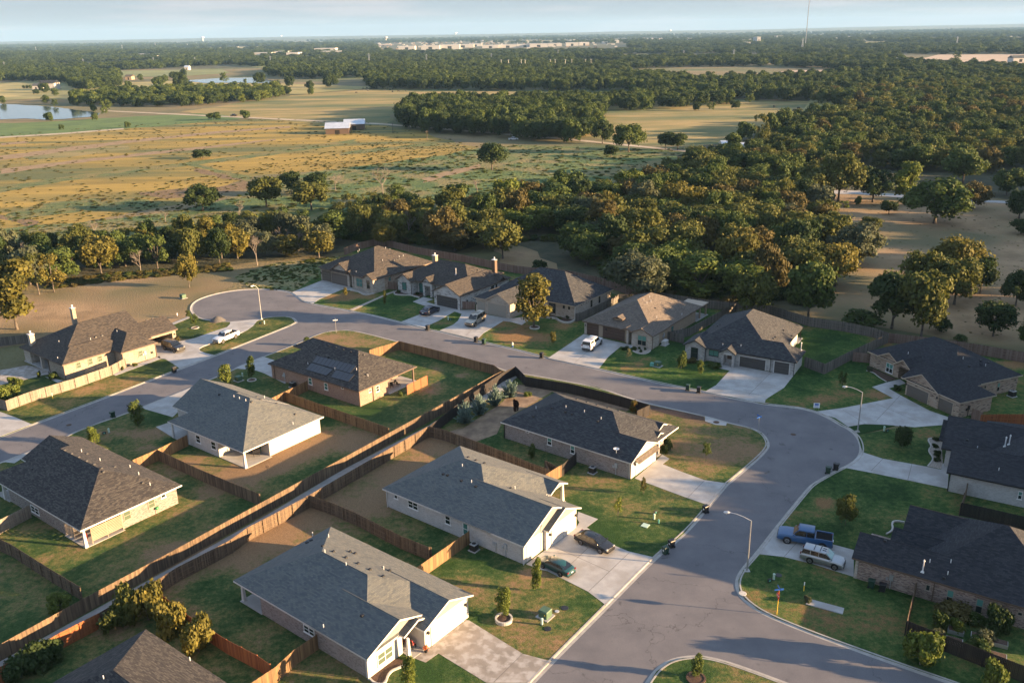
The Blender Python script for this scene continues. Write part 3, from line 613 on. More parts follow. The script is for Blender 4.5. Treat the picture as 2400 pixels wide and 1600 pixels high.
# ------------------------------------------------------------------ houses
class House:
    def __init__(s, org, hd, ew, pitch, label, roof, wall, trim='white_trim', cat='house', name='brick_house', z0=.1):
        s.o = P(org, 0) if isinstance(org, str) else Vector(org); s.hd = R(hd); s.ew = ew; s.pitch = pitch
        s.c, s.s = math.cos(s.hd), math.sin(s.hd)
        s.root = thing(name, label, cat, (s.o.x, s.o.y, 0), s.hd)
        s.roofm, s.wallm, s.trimm = roof, wall, trim
        s.rf, s.tr, s.wl, s.n = MB(), MB(), {}, 0
        s.blocks = []
    def W(s, u, v, z=0): return Vector((s.o.x + u * s.c - v * s.s, s.o.y + u * s.s + v * s.c, z))
    def loc(s, p): d = p - s.o; return d.x * s.c + d.y * s.s, -d.x * s.s + d.y * s.c
    def roof(s, u0, v0, u1, v1, axis='u', a='h', b='h', ze=None, pitch=None, t=.2, gable=None):
        """one hipped or gabled block, eave rectangle u0..u1 x v0..v1; a/b: lower and upper end, h or g"""
        p = pitch or s.pitch; s.n += 1; z = (ze or s.ew) + s.n * .007
        def T(x, y, zz): return (x, y, zz) if axis == 'u' else (y, x, zz)
        if axis == 'u': x0, x1, y0, y1 = u0, u1, v0, v1
        else: x0, x1, y0, y1 = v0, v1, u0, u1
        hw = (y1 - y0) / 2; ym = (y0 + y1) / 2; k = min(hw, (x1 - x0) / 2 - .01 if (a == 'h' and b == 'h') else hw)
        zr = z + hw * p
        ra = x0 + (k if a == 'h' else 0); rb = x1 - (k if b == 'h' else 0)
        if a == 'h' and b == 'h' and k < hw: zr = z + k * p; 
        A, B_, C_, D = T(x0, y0, z), T(x1, y0, z), T(x1, y1, z), T(x0, y1, z)
        E_, F_ = T(ra, ym, zr), T(rb, ym, zr)
        flip = axis != 'u'
        def q(mb, pts):
            mb.poly(pts[::-1] if flip else pts)
        q(s.rf, [A, B_, F_, E_]); q(s.rf, [C_, D, E_, F_])
        if a == 'h': q(s.rf, [D, A, E_])
        if b == 'h': q(s.rf, [B_, C_, F_])
        def dn(v, d=t): return (v[0], v[1], v[2] - d)
        def band(m, a_, b_): q(m, [dn(a_), dn(b_), b_, a_])
        band(s.tr, A, B_); band(s.tr, C_, D)
        if a == 'h': band(s.tr, D, A)
        else: band(s.tr, D, E_); band(s.tr, E_, A)
        if b == 'h': band(s.tr, B_, C_)
        else: band(s.tr, B_, F_); band(s.tr, F_, C_)
        # soffit
        q(s.tr, [dn(E_, t), dn(F_, t), dn(B_, t), dn(A, t)]); q(s.tr, [dn(F_, t), dn(E_, t), dn(D, t), dn(C_, t)])
        if a == 'h': q(s.tr, [dn(E_, t), dn(A, t), dn(D, t)])
        if b == 'h': q(s.tr, [dn(F_, t), dn(C_, t), dn(B_, t)])
        # ridge cap
        s.rf.tube(Vector(E_) - Vector((0, 0, .03)), Vector(F_) - Vector((0, 0, .03)), .07, n=6)
        # gable walls
        gi = .42; zz = z - t - .01
        gm = s.wl.setdefault(gable or s.wallm, MB())
        for end, x in ((a, x0 + gi), (b, x1 - gi)):
            if end == 'g':
                w = hw - gi
                pts = [T(x, ym - w, zz + gi * p - .05), T(x, ym + w, zz + gi * p - .05), T(x, ym, zz + hw * p - .0)]
                gm.poly(pts if (x > (x0 + x1) / 2) != flip else pts[::-1])
                pts2 = [T(x - .12 if x > (x0 + x1) / 2 else x + .12, c[1] if axis == 'u' else c[0], c[2]) for c in pts]
        s.blocks.append((axis, x0, x1, y0, y1, z, p))
    def wall(s, u0, v0, u1, v1, m=None, h=None, z0=0.):
        s.n += 1; e = s.n * .003
        s.wl.setdefault(m or s.wallm, MB()).box(u0 + e, v0 + e, z0, u1 - e, v1 - e, (h or s.ew + .0) - e)
    def slab(s, u0, v0, u1, v1, z=.16):
        b = MB(); b.box(u0, v0, 0, u1, v1, z); b.build('slab', 'concrete', s.root)
    def hit(s, side, plane, p):
        """where the survey ray through p meets a wall plane -> (along, z)"""
        x, y = px(p); d = ray(x, y)
        du, dv = d.x * s.c + d.y * s.s, -d.x * s.s + d.y * s.c
        ou, ov = s.loc(Vector((0, 0, 0)))
        if side[1] == 'u': t = (plane - ou) / du; return ov + dv * t, CAM_H + d.z * t
        t = (plane - ov) / dv; return ou + du * t, CAM_H + d.z * t
    def pl(s, side, plane, a, z, out=0.):
        sg = 1 if side[0] == '+' else -1
        return (plane + sg * out, a, z) if side[1] == 'u' else (a, plane + sg * out, z)
    def slabon(s, mb, side, plane, a0, a1, z0, z1, o0, o1, mi=0):
        p = [s.pl(side, plane, a0, z0, o0), s.pl(side, plane, a1, z1, o1)]
        lo = [min(p[0][i], p[1][i]) for i in range(3)]; hi = [max(p[0][i], p[1][i]) for i in range(3)]
        mb.box(*lo, *hi, mi)
    def win(s, side, plane, lo, hi=None, n=1, frame='frame_white', pane='glass', arch=False, blind=None, sill=True):
        if isinstance(lo, str): a0, z0 = s.hit(side, plane, lo); a1, z1 = s.hit(side, plane, hi)
        else: a0, z0, a1, z1 = lo
        if a0 > a1: a0, a1 = a1, a0
        if z0 > z1: z0, z1 = z1, z0
        z1 = min(z1, s.ew - .15); fw = .07
        f = MB(); g = MB()
        S = lambda mb, b0, b1, y0, y1, o0, o1: s.slabon(mb, side, plane, b0, b1, y0, y1, o0, o1)
        S(f, a0, a1, z0, z0 + fw, -.02, .06); S(f, a0, a1, z1 - fw, z1, -.02, .06)
        for i in range(n + 1):
            c = a0 + (a1 - a0) * i / n; c0 = c - fw / 2 if 0 < i < n else (c if i == 0 else c - fw)
            S(f, c0, c0 + fw, z0 + fw, z1 - fw, -.02, .055)
        zm = (z0 + z1) / 2
        if z1 - z0 > .8: S(f, a0 + fw, a1 - fw, zm - .03, zm + .03, -.01, .045)
        if sill: S(f, a0 - .08, a1 + .08, z0 - .08, z0 - .002, -.02, .09)
        S(g, a0 + fw * .5, a1 - fw * .5, z0 + fw * .5, z1 - fw * .5, -.03, .02)
        w = f.build('window', frame, s.root); g.build('pane', pane, w)
        if blind:
            b = MB(); S(b, a0 + fw, a1 - fw, zm + .04, z1 - fw, .0, .03); b.build('blind', blind, w)
        return w
    def garage(s, side, plane, lo, hi=None, m='door_white', trim=None, panels=4):
        if isinstance(lo, str):
            a0, z0 = s.hit(side, plane, lo); a1, z1 = s.hit(side, plane, hi)
        else: a0, z0, a1, z1 = lo
        if a0 > a1: a0, a1 = a1, a0
        z0 = .12; z1 = min(max(z1, 2.1), s.ew - .2)
        d = MB(); h = (z1 - z0) / panels
        for i in range(panels): s.slabon(d, side, plane, a0, a1, z0 + i * h + .012, z0 + (i + 1) * h - .012, -.05, .025)
        g = d.build('garage_door', m, s.root)
        f = MB(); t = trim or s.trimm
        s.slabon(f, side, plane, a0 - .12, a1 + .12, z1 + .001, z1 + .13, -.02, .05); s.slabon(f, side, plane, a0 - .12, a0 - .002, z0, z1, -.02, .05); s.slabon(f, side, plane, a1 + .002, a1 + .12, z0, z1, -.02, .05)
        f.build('door_frame', t, g)
        k = MB(); am = (a0 + a1) / 2; s.slabon(k, side, plane, am - .08, am + .08, z0 + .25, z0 + .3, .02, .06); k.build('handle', 'dark_metal', g)
    def door(s, side, plane, a0, a1, z1=2.15, m='door_brown', z0=.15):
        d = MB(); s.slabon(d, side, plane, a0, a1, z0, z1, -.04, .03); g = d.build('door', m, s.root)
        k = MB(); s.slabon(k, side, plane, a1 - .12, a1 - .07, z0 + .95, z0 + 1.05, .03, .08); k.build('handle', 'dark_metal', g)
    def post(s, u, v, z1=None, w=.28, m=None, taper=True, z0=.1):
        b = MB(); z1 = z1 or s.ew - .2
        if taper: b.taper(u - w * .7, v - w * .7, u + w * .7, v + w * .7, z0, z1, -w * .28)
        else: b.box(u - w / 2, v - w / 2, z0, u + w / 2, v + w / 2, z1)
        b.build('porch_post', m or s.trimm, s.root)
    def roofz(s, u, v):
        best = s.ew
        for (ax, x0, x1, y0, y1, z, p) in s.blocks:
            x, y = (u, v) if ax == 'u' else (v, u)
            if x0 <= x <= x1 and y0 <= y <= y1: best = max(best, z + p * min(y - y0, y1 - y, (x - x0) if True else 9, (x1 - x)))
        return best
    def rz(s, u, v):
        best = s.ew
        for (ax, x0, x1, y0, y1, z, p, a, b) in s.bl2:
            pass
        return best
    def chimney(s, u, v, top, w=.8, d=.6, m=None, z0=0., cap='white_metal'):
        b = MB(); b.box(u - w / 2, v - d / 2, z0, u + w / 2, v + d / 2, top); b.box(u - w / 2 - .07, v - d / 2 - .07, top + .001, u + w / 2 + .07, v + d / 2 + .07, top + .09)
        c = b.build('chimney', m or s.wallm, s.root, uv=True)
        k = MB(); k.box(u - w / 2 - .09, v - d / 2 - .09, top + .095, u + w / 2 + .09, v + d / 2 + .09, top + .14); k.lathe((u, v, top + .14), [(.13, 0), (.13, .35), (.2, .4), (.2, .55), (.1, .62)], 10); k.build('chimney_cap', cap, c)
    def chimney_px(s, p, top, **k):
        u, v = s.loc(P(p, top)); s.chimney(u, v, top, **k)
    def onroof(s, p):
        """survey point -> place on this house's roof (marches the ray down)"""
        x, y = px(p); d = ray(x, y); t = (9. - CAM_H) / d.z
        for i in range(700):
            q = Vector((d.x * t, d.y * t, CAM_H + d.z * t)); u, v = s.loc(q)
            if q.z <= s.roofz(u, v) or q.z < 1: break
            t += .02 / abs(d.z) * 1.
        return u, v, q.z
    def vents(s, box='', pipe='', tall=''):
        for code in [t for t in box.split(';') if t]:
            u, v, z = s.onroof(code); b = MB(); b.taper(u - .17, v - .17, u + .17, v + .17, z - .1, z + .16, -.03); b.build('roof_vent', 'plastic_black', s.root)
        for code in [t for t in pipe.split(';') if t]:
            u, v, z = s.onroof(code); b = MB(); b.tube((u, v, z - .1), (u, v, z + .42), .05, n=8); b.build('vent_pipe', 'white_metal', s.root)
        for code in [t for t in tall.split(';') if t]:
            u, v, z = s.onroof(code); b = MB(); b.tube((u, v, z - .1), (u, v, z + 1.3), .07, n=8); b.tube((u, v, z + 1.3), (u, v, z + 1.5), .13, .05, n=8); b.taper(u - .2, v - .2, u + .2, v + .2, z - .1, z + .06, -.05); b.build('flue', 'white_metal', s.root)
    def lamp(s, side, plane, a, z=1.95):
        b = MB(); s.slabon(b, side, plane, a - .06, a + .06, z - .12, z + .18, 0, .04); s.slabon(b, side, plane, a - .09, a + .09, z - .1, z + .22, .05, .22); b.build('wall_lamp', 'dark_metal', s.root)
    def downspout(s, u, v, m='white_trim'):
        b = MB(); b.box(u - .05, v - .05, .12, u + .05, v + .05, s.ew - .1); b.build('downspout', m, s.root)
    def meter(s, side, plane, a, m='grey_box', z=1.2, h=.7, w=.4):
        b = MB(); s.slabon(b, side, plane, a - w / 2, a + w / 2, z, z + h, 0, .14); s.slabon(b, side, plane, a - .04, a + .04, .12, z - .002, .02, .08)
        s.slabon(b, side, plane, a - w / 2 - .35, a - w / 2 - .08, z - .1, z + .28, 0, .1); b.build('meter_box', m, s.root)
    def done(s):
        s.rf.build('roof', s.roofm, s.root, uv=True); s.tr.build('fascia', s.trimm, s.root)
        for m, b in s.wl.items(): b.build('wall', m, s.root, uv=True)
        return s.root

# --- centre, white brick with two garage bays
h = House('B,1258,755', -38, 2.85, .45, 'white brick house with blue-grey roof, two sedans before its white garage doors', 'roof_grey', 'brick_white')
h.roof(-23, -.4, -4.6, 15.2, 'u', 'h', 'h'); h.roof(-12.5, -.4, .4, 10.9, 'u', 'g', 'g', gable='siding_grey'); h.roof(-9.5, 11.3, -4.1, 15.2, 'u', 'g', 'g', gable='siding_grey'); h.roof(-3, 3.9, .85, 10.93, 'u', 'g', 'g', gable='siding_grey')
h.wall(-22.5, 0, -8.5, 14.8); h.wall(-8.6, 0, -.35, 10.5); h.wall(-.35, 0, 0, 10.45, 'stucco_white'); h.wall(-2, 3.95, .42, 10.48, 'stucco_white')
h.slab(-8.5, 10.6, -4.3, 15); h.post(-4.75, 14.85); h.post(-4.75, 11.6, w=.2)
h.garage('+u', 0, (.75, 0, 3.25, 2.2)); h.garage('+u', .42, (5.2, 0, 9.75, 2.2))
h.win('-v', 0, 'B,462,352', 'B,527,330', n=2); h.win('-v', 0, 'B,366,292', 'B,388,268'); h.win('-v', 0, 'B,717,465', 'B,751,420'); h.win('-v', 0, 'B,840,540', 'B,873,472', pane='glass_teal')
h.lamp('+u', .42, 4.65); h.lamp('+u', .42, 10.2); h.meter('-v', 0, -2.7); h.meter('-v', 0, -4.2, h=.3, w=.25)
h.downspout(-22.5, -.1); h.downspout(.05, -.1)
h.vents('H,1290,915;H,1320,922;H,1415,960;H,1515,1000;H,1462,800;H,1515,820;H,1573,840;H,1755,1012', 'H,1422,862;H,1485,973;H,1785,1015')
h.done(); H7 = h
# --- below it, long roof, front porch bench
h = House('d,1312,1460', -38.5, 2.85, .40, 'grey brick house with white gabled front and a red cushioned bench', 'roof_grey', 'brick_pink')
h.roof(-20.9, -.4, .3, 13.5, 'u', 'h', 'h'); h.roof(-8, -.4, .45, 8.7, 'u', 'g', 'g', gable='siding_grey'); h.roof(-4, 4.1, .95, 8.3, 'u', 'g', 'g', gable='stucco_white'); h.roof(-8, 5.95, 1.95, 13.52, 'u', 'g', 'g', gable='siding_grey')
h.wall(-16.8, 0, -.4, 4.7); h.wall(-.4, 0, 0, 4.7, 'stucco_white'); h.wall(-20.4, 5.2, -3.2, 13.1); h.wall(-17, 4.6, -3.0, 13.0, 'stucco'); h.wall(-3.2, 6.35, 1.5, 13.12, 'stucco_white')
h.slab(-3, 4.7, 1.4, 6.35); h.slab(-20.6, -.1, -16.7, 5.2); h.post(1.1, 4.4); h.post(-20.35, .3)
h.garage('+u', 1.5, (7.4, 0, 12.1, 2.2)); h.lamp('+u', 1.5, 6.85); h.lamp('+u', 1.5, 12.6)
h.win('+u', 0, (1.25, .75, 3.3, 2.1), n=2, pane='glass_pale'); h.win('-v', 0, 'd,718,1010', 'd,808,1000', n=2)
h.door('+u', -3.0, 5.0, 5.95); h.vents('d,745,202;d,782,182;d,1185,302;d,1140,286;d,1250,872;d,1500,460;d,985,285;d,1100,340;d,1210,395;d,1320,450;d,1440,512;d,890,232', 'd,942,150;d,908,292;d,1103,410;d,1448,445;d,895,980;d,795,130')
h.downspout(.05, -.08); h.done(); H6 = h
# --- black roofed, right of centre
h = House('e,1715,1260', -38.4, 2.85, .45, 'pinkish brick house with black roof, white gables and a satellite dish', 'roof_dark', 'brick_pink', 'white_trim')
h.roof(-23.1, -.4, -.3, 14.0, 'u', 'h', 'h'); h.roof(-9, -.4, .15, 7.6, 'u', 'g', 'g', gable='white_paint'); h.roof(-5, 7.9, -.8, 10.9, 'u', 'g', 'g', gable='white_paint'); h.roof(-8, 9, -1.5, 14.02, 'u', 'g', 'g', gable='white_paint')
h.wall(-22.6, 0, -.55, 7.2); h.wall(-22.5, 7.0, -3.5, 13.6); h.wall(-.55, 0, -.25, 7.2, 'stucco_white'); h.wall(-3.5, 9.4, -2.0, 13.58, 'stucco_white')
h.slab(-3.5, 7.2, -.6, 9.4); h.post(-.95, 9.15, w=.22, taper=False); h.garage('+u', -.25, (1.6, 0, 5.9, 2.15)); h.door('+u', -.25, 6.2, 7.0, 2.05, 'door_white')
b = MB(); b.add([(-.2, .9, 2.75), (-.2, 6.9, 2.75), (.55, 6.9, 2.35), (.55, .9, 2.35), (-.2, .9, 2.68), (-.2, 6.9, 2.68), (.55, 6.9, 2.27), (.55, .9, 2.27)], [(0, 3, 2, 1), (4, 5, 6, 7), (0, 4, 7, 3), (3, 7, 6, 2), (2, 6, 5, 1)]); b.build('pent_roof', 'roof_tan', h.root, uv=True)
h.win('-v', 0, 'e,658,805', 'e,712,735', blind='blind_teal'); h.win('-v', 0, 'e,947,912', 'e,1000,830', blind='blind_teal'); h.win('-v', 0, 'e,388,655', 'e,428,645', sill=False, n=1)
h.win('+u', -2.0, (10.6, .8, 12.4, 2.1), n=2); h.lamp('+u', -.25, 1.1); h.meter('-v', 0, -2.6); h.downspout(-.2, -.1, 'gutter_black'); h.downspout(-22.6, -.1, 'gutter_black')
h.vents('e,715,355;e,885,405;e,968,430;e,485,458;e,1290,520;e,1020,243;e,1150,280;e,1275,315;e,1410,352;e,1545,390', 'e,515,360;e,890,350;e,1120,408;e,1330,495')
u, v, z = h.onroof('e,1520,920'); b = MB(); b.tube((u, v, z - .1), (u, v, z + .6), .03); b.lathe((u, v, z + .6), [(.02, 0), (.25, .04), (.42, .14), (.40, .15), (.2, .06)], 16); b.build('satellite_dish', 'white_metal', h.root)
h.done(); H8 = h
# --- white house left of the alley
h = House('A,1695,1468', -37, 2.85, .52, 'white walled house with grey hip roof and a black smoker on its open corner patio', 'roof_grey', 'brick_white')
h.roof(-18.6, -.25, .2, 15, 'u', 'h', 'h'); h.roof(-23.2, 3.6, -8, 15.02, 'u', 'g', 'g')
h.wall(-13.8, 0, -6.2, 14.6); h.wall(-6.3, 4.65, -.35, 14.58); h.wall(-22.7, 4.1, -6, 14.55); h.wall(-17.9, 4.0, -13.6, 5)
h.slab(-6.2, 0, .1, 4.65); h.slab(-18.1, -.1, -13.8, 4.0); h.post(-.15, .1); h.post(-18.05, .1, w=.22)
h.win('-v', 0, 'a,508,980', 'a,552,905'); h.win('-v', 0, 'a,708,1065', 'a,758,990'); h.win('+u', -.35, 'a,1562,960', 'a,1612,918', sill=False)
h.door('-v', 4.65, -3.5, -2.4, 2.1, 'glass_teal'); h.vents('a,808,362;a,1232,460;a,1298,395;a,1348,427;a,1558,482;a,1802,622', 'a,1000,400;a,1072,423;a,1155,450;a,1400,405;a,1775,752')
h.done(); H2 = h
# --- brown roofed, far left foreground
h = House('C,600,640', -37, 2.85, .47, 'tan brick house with dark brown roof and a striped patio screen', 'roof_brown', 'brick_grey')
h.roof(-24, -.5, .3, 13.5, 'u', 'h', 'h'); h.roof(-25.5, 4.7, -18, 13.52, 'u', 'g', 'g', pitch=.45)
h.wall(-19.6, 0, -4.95, 13); h.wall(-5, 5.05, -.35, 13.0); h.wall(-23, 3, -19, 12.9)
h.slab(-4.95, -.2, .1, 5.05); h.slab(-23.5, -.2, -19.6, 3); h.post(-.1, 0); h.post(-20.9, -.05)
h.win('+u', -.35, 'c,1575,1140', 'c,1645,990', pane='glass_pale', frame='frame_tan'); h.win('+u', -.35, 'c,1885,985', 'c,1950,845', pane='glass_pale', frame='frame_tan'); h.win('+u', -.35, 'c,2042,855', 'c,2092,775'); h.win('-v', 0, 'c,405,1010', 'c,485,985', n=2)
b = MB()
for i in range(9): b.box(-.12, .9, .55 + i * .2, -.09, 5.0, .68 + i * .2)
for v in (.9, 2.9, 4.95): b.box(-.16, v - .04, .1, -.125, v + .04, 2.6)
for i in range(9): b.box(-4.9, -.05, .55 + i * .2, -2.6, -.02, .68 + i * .2)
b.build('patio_screen', 'stucco', h.root)
h.vents('c,410,480;c,1308,517;c,1805,657;c,1100,288;c,1450,455;c,815,243;c,905,288;c,995,330;c,1095,378;c,1190,424;c,1285,470', 'c,1270,375;c,1650,460;c,1903,685;c,1035,262;c,1760,552')
h.done(); H3 = h
# --- solar house
h = House('H,722,453', -37, 3.0, .52, 'brown brick house with dark solar arrays on its roof', 'roof_brown', 'brick_brown', 'brown_trim')
h.roof(-23.4, -.4, .25, 13.9, 'u', 'h', 'h'); h.roof(-27, 8.5, -18, 13.92, 'u', 'h', 'g')
h.wall(-23, 0, -.1, 6.75); h.wall(-23, 6.7, -4.2, 13.45); h.wall(-25.5, 9, -22.9, 13.4)
h.slab(-4.2, 6.75, .2, 14); h.post(-.45, 13.5, w=.26, taper=False)
for t in ('b,582,725,b,620,650', 'b,790,795,b,828,720'): a_ = t.split(','); h.win('-v', 0, ','.join(a_[:3]), ','.join(a_[3:]), pane='glass_teal')
h.win('-v', 0, 'b,1008,785', 'b,1040,768', sill=False); h.win('+u', -.1, 'b,1368,840', 'b,1395,785'); h.win('+u', -.1, 'b,1462,835', 'b,1502,740'); h.win('+u', -.1, (6.7, .6, 6.72, .62), sill=False) if 0 else None
h.win('-v', 6.75, (-2.4, .7, -1.4, 2.2)) if 0 else None
h.meter('-v', 0, -19.4); h.downspout(.0, -.1, 'brown_trim'); h.downspout(-.02, 3.1, 'brown_trim'); h.downspout(-22.1, -.1, 'brown_trim')
def solar(h, c):
    pts = [h.onroof(t) for t in c]
    n = (Vector(pts[1]) - Vector(pts[0])).cross(Vector(pts[3]) - Vector(pts[0])).normalized()
    if n.z < 0: n = -n
    b = MB(); A = [Vector(p) + n * .05 for p in pts]; B_ = [Vector(p) + n * .13 for p in pts]
    b.add(A + B_, [(0, 1, 2, 3), (4, 7, 6, 5), (0, 4, 5, 1), (1, 5, 6, 2), (2, 6, 7, 3), (3, 7, 4, 0)])
    o = b.build('solar_panel', 'dark_metal', h.root)
    L1 = (Vector(pts[1]) - Vector(pts[0])).length; L2 = (Vector(pts[3]) - Vector(pts[0])).length
    nx, ny = max(1, round(L1 / 1.02)), max(1, round(L2 / 1.7)); c2 = MB(); up = n * .004
    def at(s_, t_): return (B_[0] * (1 - s_) + B_[1] * s_) * (1 - t_) + (B_[3] * (1 - s_) + B_[2] * s_) * t_ + up
    for i in range(nx):
        for j in range(ny):
            e = .012; s0, s1, t0, t1 = i / nx + e, (i + 1) / nx - e, j / ny + e, (j + 1) / ny - e
            c2.quad(at(s0, t0), at(s1, t0), at(s1, t1), at(s0, t1))
    c2.build('cells', 'solar_cell', o)
solar(h, ('b,690,362', 'b,1212,492', 'b,1128,590', 'b,630,447')); solar(h, ('b,622,453', 'b,908,540', 'b,815,622', 'b,545,542')); solar(h, ('b,945,545', 'b,1185,612', 'b,1105,702', 'b,872,640'))
h.vents('b,685,330;b,835,375;b,1302,347;b,1330,602;b,855,230;b,945,250;b,1040,278;b,1135,305;b,1235,328', 'b,925,540;b,1208,545;b,1358,625;b,570,470')
h.done(); H4 = h
# --- bottom left, only its back roof in view
h = House((-37.47, 73.91, 0), -37, 2.85, .45, 'brownish hip roofed house at the bottom edge, beside the gold-leaved hedge', 'roof_brown', 'brick_grey')
h.roof(0, -14, 22, 0, 'u', 'h', 'h'); h.wall(.4, -13.6, 21.6, -.4); h.roof(14, -16, 24, -4, 'u', 'h', 'h')
h.vents('', 'C,1310,1412;C,715,1540'); h.done(); H5 = h
# --- left, long brick house by the cul-de-sac
h = House('1,865,1115', -38, 3.0, .52, 'cream brick house by the cul-de-sac with two chimneys and an open garage', 'roof_warm', 'brick_cream', 'brown_trim')
h.roof(-16.8, -.3, -.25, 17.9, 'v', 'h', 'g'); h.roof(-6.25, -.35, .4, 13, 'v', 'h', 'h', pitch=.55); h.roof(-9.4, 12, -1.0, 24.2, 'v', 'h', 'g', pitch=.5); h.roof(-10, 9.45, 3.25, 17.1, 'u', 'g', 'h', pitch=.62)
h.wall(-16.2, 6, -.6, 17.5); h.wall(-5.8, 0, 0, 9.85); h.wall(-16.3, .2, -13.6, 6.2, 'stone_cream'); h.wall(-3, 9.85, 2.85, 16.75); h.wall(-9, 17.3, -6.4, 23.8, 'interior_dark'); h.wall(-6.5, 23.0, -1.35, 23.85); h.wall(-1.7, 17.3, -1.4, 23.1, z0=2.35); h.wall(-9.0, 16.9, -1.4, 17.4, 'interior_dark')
h.slab(-16.4, 0, -5.8, 6.1); h.slab(-6.4, 17.3, -1.2, 23.1); h.post(-8.9, .2, w=.5, m='stone_cream', taper=False)
for lo_, hi_ in (('1,1008,975', '1,1055,880'), ('1,1165,928', '1,1208,830'), ('1,1290,888', '1,1335,795')): h.win('+u', 0, lo_, hi_, pane='glass_pale', frame='frame_tan')
h.win('+u', 2.85, '1,1822,820', '1,1868,728', pane='glass_pale', frame='frame_tan'); h.meter('+u', 2.85, 14.4, 'grey_box'); h.lamp('+u', -1.38, 23.5)
b = MB(); h.slabon(b, '+u', 2.85, 15.6, 16.0, 1.0, 1.4, .0, .16); b.build('hose_reel', 'gutter_black', h.root)
h.chimney_px('1,948,182', 7.9, w=.9, d=.7); h.chimney_px('1,400,525', 5.7, w=.9, d=.9, m='stone_cream')
h.downspout(.05, .0, 'brown_trim'); h.downspout(-5.8, -.05, 'brown_trim'); h.downspout(2.9, 9.85, 'brown_trim'); h.downspout(2.9, 16.7, 'brown_trim')
h.vents('1,1255,562;1,1340,540;1,1925,340;1,2000,318', '1,1190,595;1,760,845;1,777,630;1,1538,495;1,460,585')
h.done(); H1 = h
# --- north row, from the cul-de-sac
h = House('2,960,915', -38, 3.6, .5, 'stone and brick house with brown roof, nearest the cul-de-sac', 'roof_warm', 'brick_tan', 'brown_trim')
h.roof(-19.5, .3, .1, 21.5, 'v', 'h', 'h'); h.roof(-16.3, .5, -9.1, 12, 'v', 'g', 'g', pitch=.62, gable='stone_cream'); h.roof(-21.1, .9, -13, 12, 'v', 'h', 'h'); h.roof(-3.9, -.35, .15, 6, 'v', 'g', 'g', gable='stone_cream', pitch=.6); h.roof(-10.3, .3, -8.1, 5, 'v', 'g', 'g', gable='stone_cream', pitch=.7)
h.wall(-19, 2.3, -.35, 21, None); h.wall(-15.9, .95, -9.6, 6, 'stone_cream'); h.wall(-20.7, 1.35, -15.8, 10, 'stone_cream'); h.wall(-3.6, .02, -.2, 4, 'stone_cream'); h.wall(-7.9, .8, -3.5, 4, 'stone_cream'); h.wall(-8.3, .6, -7.9, 3, 'stone_cream')
h.wall(-8.0, .7, -.15, .85, 'brick_tan', h=1.0) if 0 else None
h.garage('-v', 1.35, '2,178,700', '2,290,570', 'door_taupe'); h.garage('-v', .95, '2,325,742', '2,535,635', 'door_taupe')
h.win('-v', .8, '2,692,785', '2,778,680', n=2, pane='glass_teal', frame='frame_tan'); h.win('-v', .02, '2,848,822', '2,890,700', pane='glass', frame='frame_tan'); h.win('+u', -.35, '2,1178,712', '2,1215,645', pane='glass_teal', frame='frame_tan')
for t in ('2,1420,575,2,1438,555', '2,1455,563,2,1473,543', '2,1503,548,2,1521,528', '2,1537,537,2,1555,517'): a_ = t.split(','); h.win('+u', -.35, ','.join(a_[:3]), ','.join(a_[3:]), sill=False, frame='frame_dark')
h.door('-v', 2.3, -9.4, -8.5, 2.4); h.vents('2,1195,220;2,1262,393;2,1302,382;2,1335,372', '2,1135,210;2,1405,330;2,1343,345;2,1090,402;2,712,262;2,732,240;2,685,580'); h.lamp('-v', 1.35, -20.4); h.done(); H9 = h
h = House('3,1175,965', -37, 3.45, .5, 'white stone house with arched entry porch and a dark two car garage door', 'roof_warm', 'stone_white', 'brown_trim')
h.roof(-23.3, 4, -.35, 19.2, 'u', 'h', 'h'); h.roof(-8.3, -.45, .25, 18.9, 'v', 'g', 'h'); h.roof(-22.6, 2.4, -17.3, 10, 'v', 'g', 'g', pitch=.6); h.roof(-15.1, 3.3, -11.7, 9, 'v', 'g', 'g', pitch=.75, ze=3.7); h.roof(-4, 14.1, .5, 16.4, 'u', 'g', 'g', pitch=.8, ze=3.75); h.roof(-13, 17, -5, 23, 'v', 'g', 'h', ze=3.0, pitch=.3)
h.wall(-7.9, 0, -.1, 18.4); h.wall(-22.1, 5.1, -7, 18.7); h.wall(-22.2, 2.9, -17.7, 6); h.wall(-14.8, 3.7, -14.2, 5.2, h=3.6); h.wall(-12.5, 3.7, -11.9, 5.2, h=3.6); h.wall(-14.3, 3.72, -12.4, 4.1, z0=2.75, h=3.6)
h.garage('-v', 0, '3,822,885', '3,1115,790', 'door_dark'); h.win('-v', 2.9, '3,283,640', '3,340,540', pane='glass_teal', frame='frame_dark'); h.win('-v', 5.1, '3,545,680', '3,605,555', pane='glass_teal', frame='frame_dark')
h.win('+u', -.1, '3,1642,632', '3,1682,578', frame='frame_dark'); h.win('+u', -.1, '3,1712,612', '3,1730,560', frame='frame_dark'); h.win('+u', -.1, '3,1385,732', '3,1420,718', frame='frame_dark', sill=False); h.lamp('-v', 0, -7.5); h.lamp('-v', 0, -.9); h.door('-v', 5.1, -13.9, -12.9, 2.5)
h.chimney_px('3,778,125', 7.4, w=1.1, d=.9, m='stucco'); h.chimney_px('3,1688,192', 7.0, w=1.0, d=.9, m='brown_trim'); h.meter('+u', -.1, 2.4, 'dark_metal'); h.downspout(.0, -.05, 'brown_trim'); h.downspout(-17.7, 2.8, 'brown_trim')
h.vents('3,1355,363;3,1385,370;3,1435,350;3,1532,425;3,1652,435', '', '3,1102,410'); h.done(); H10 = h
h = House('4,680,900', -37, 3.45, .6, 'pale stone house behind the big yard tree, with two greige garage doors', 'roof_dark', 'stone_cream', 'tan_trim')
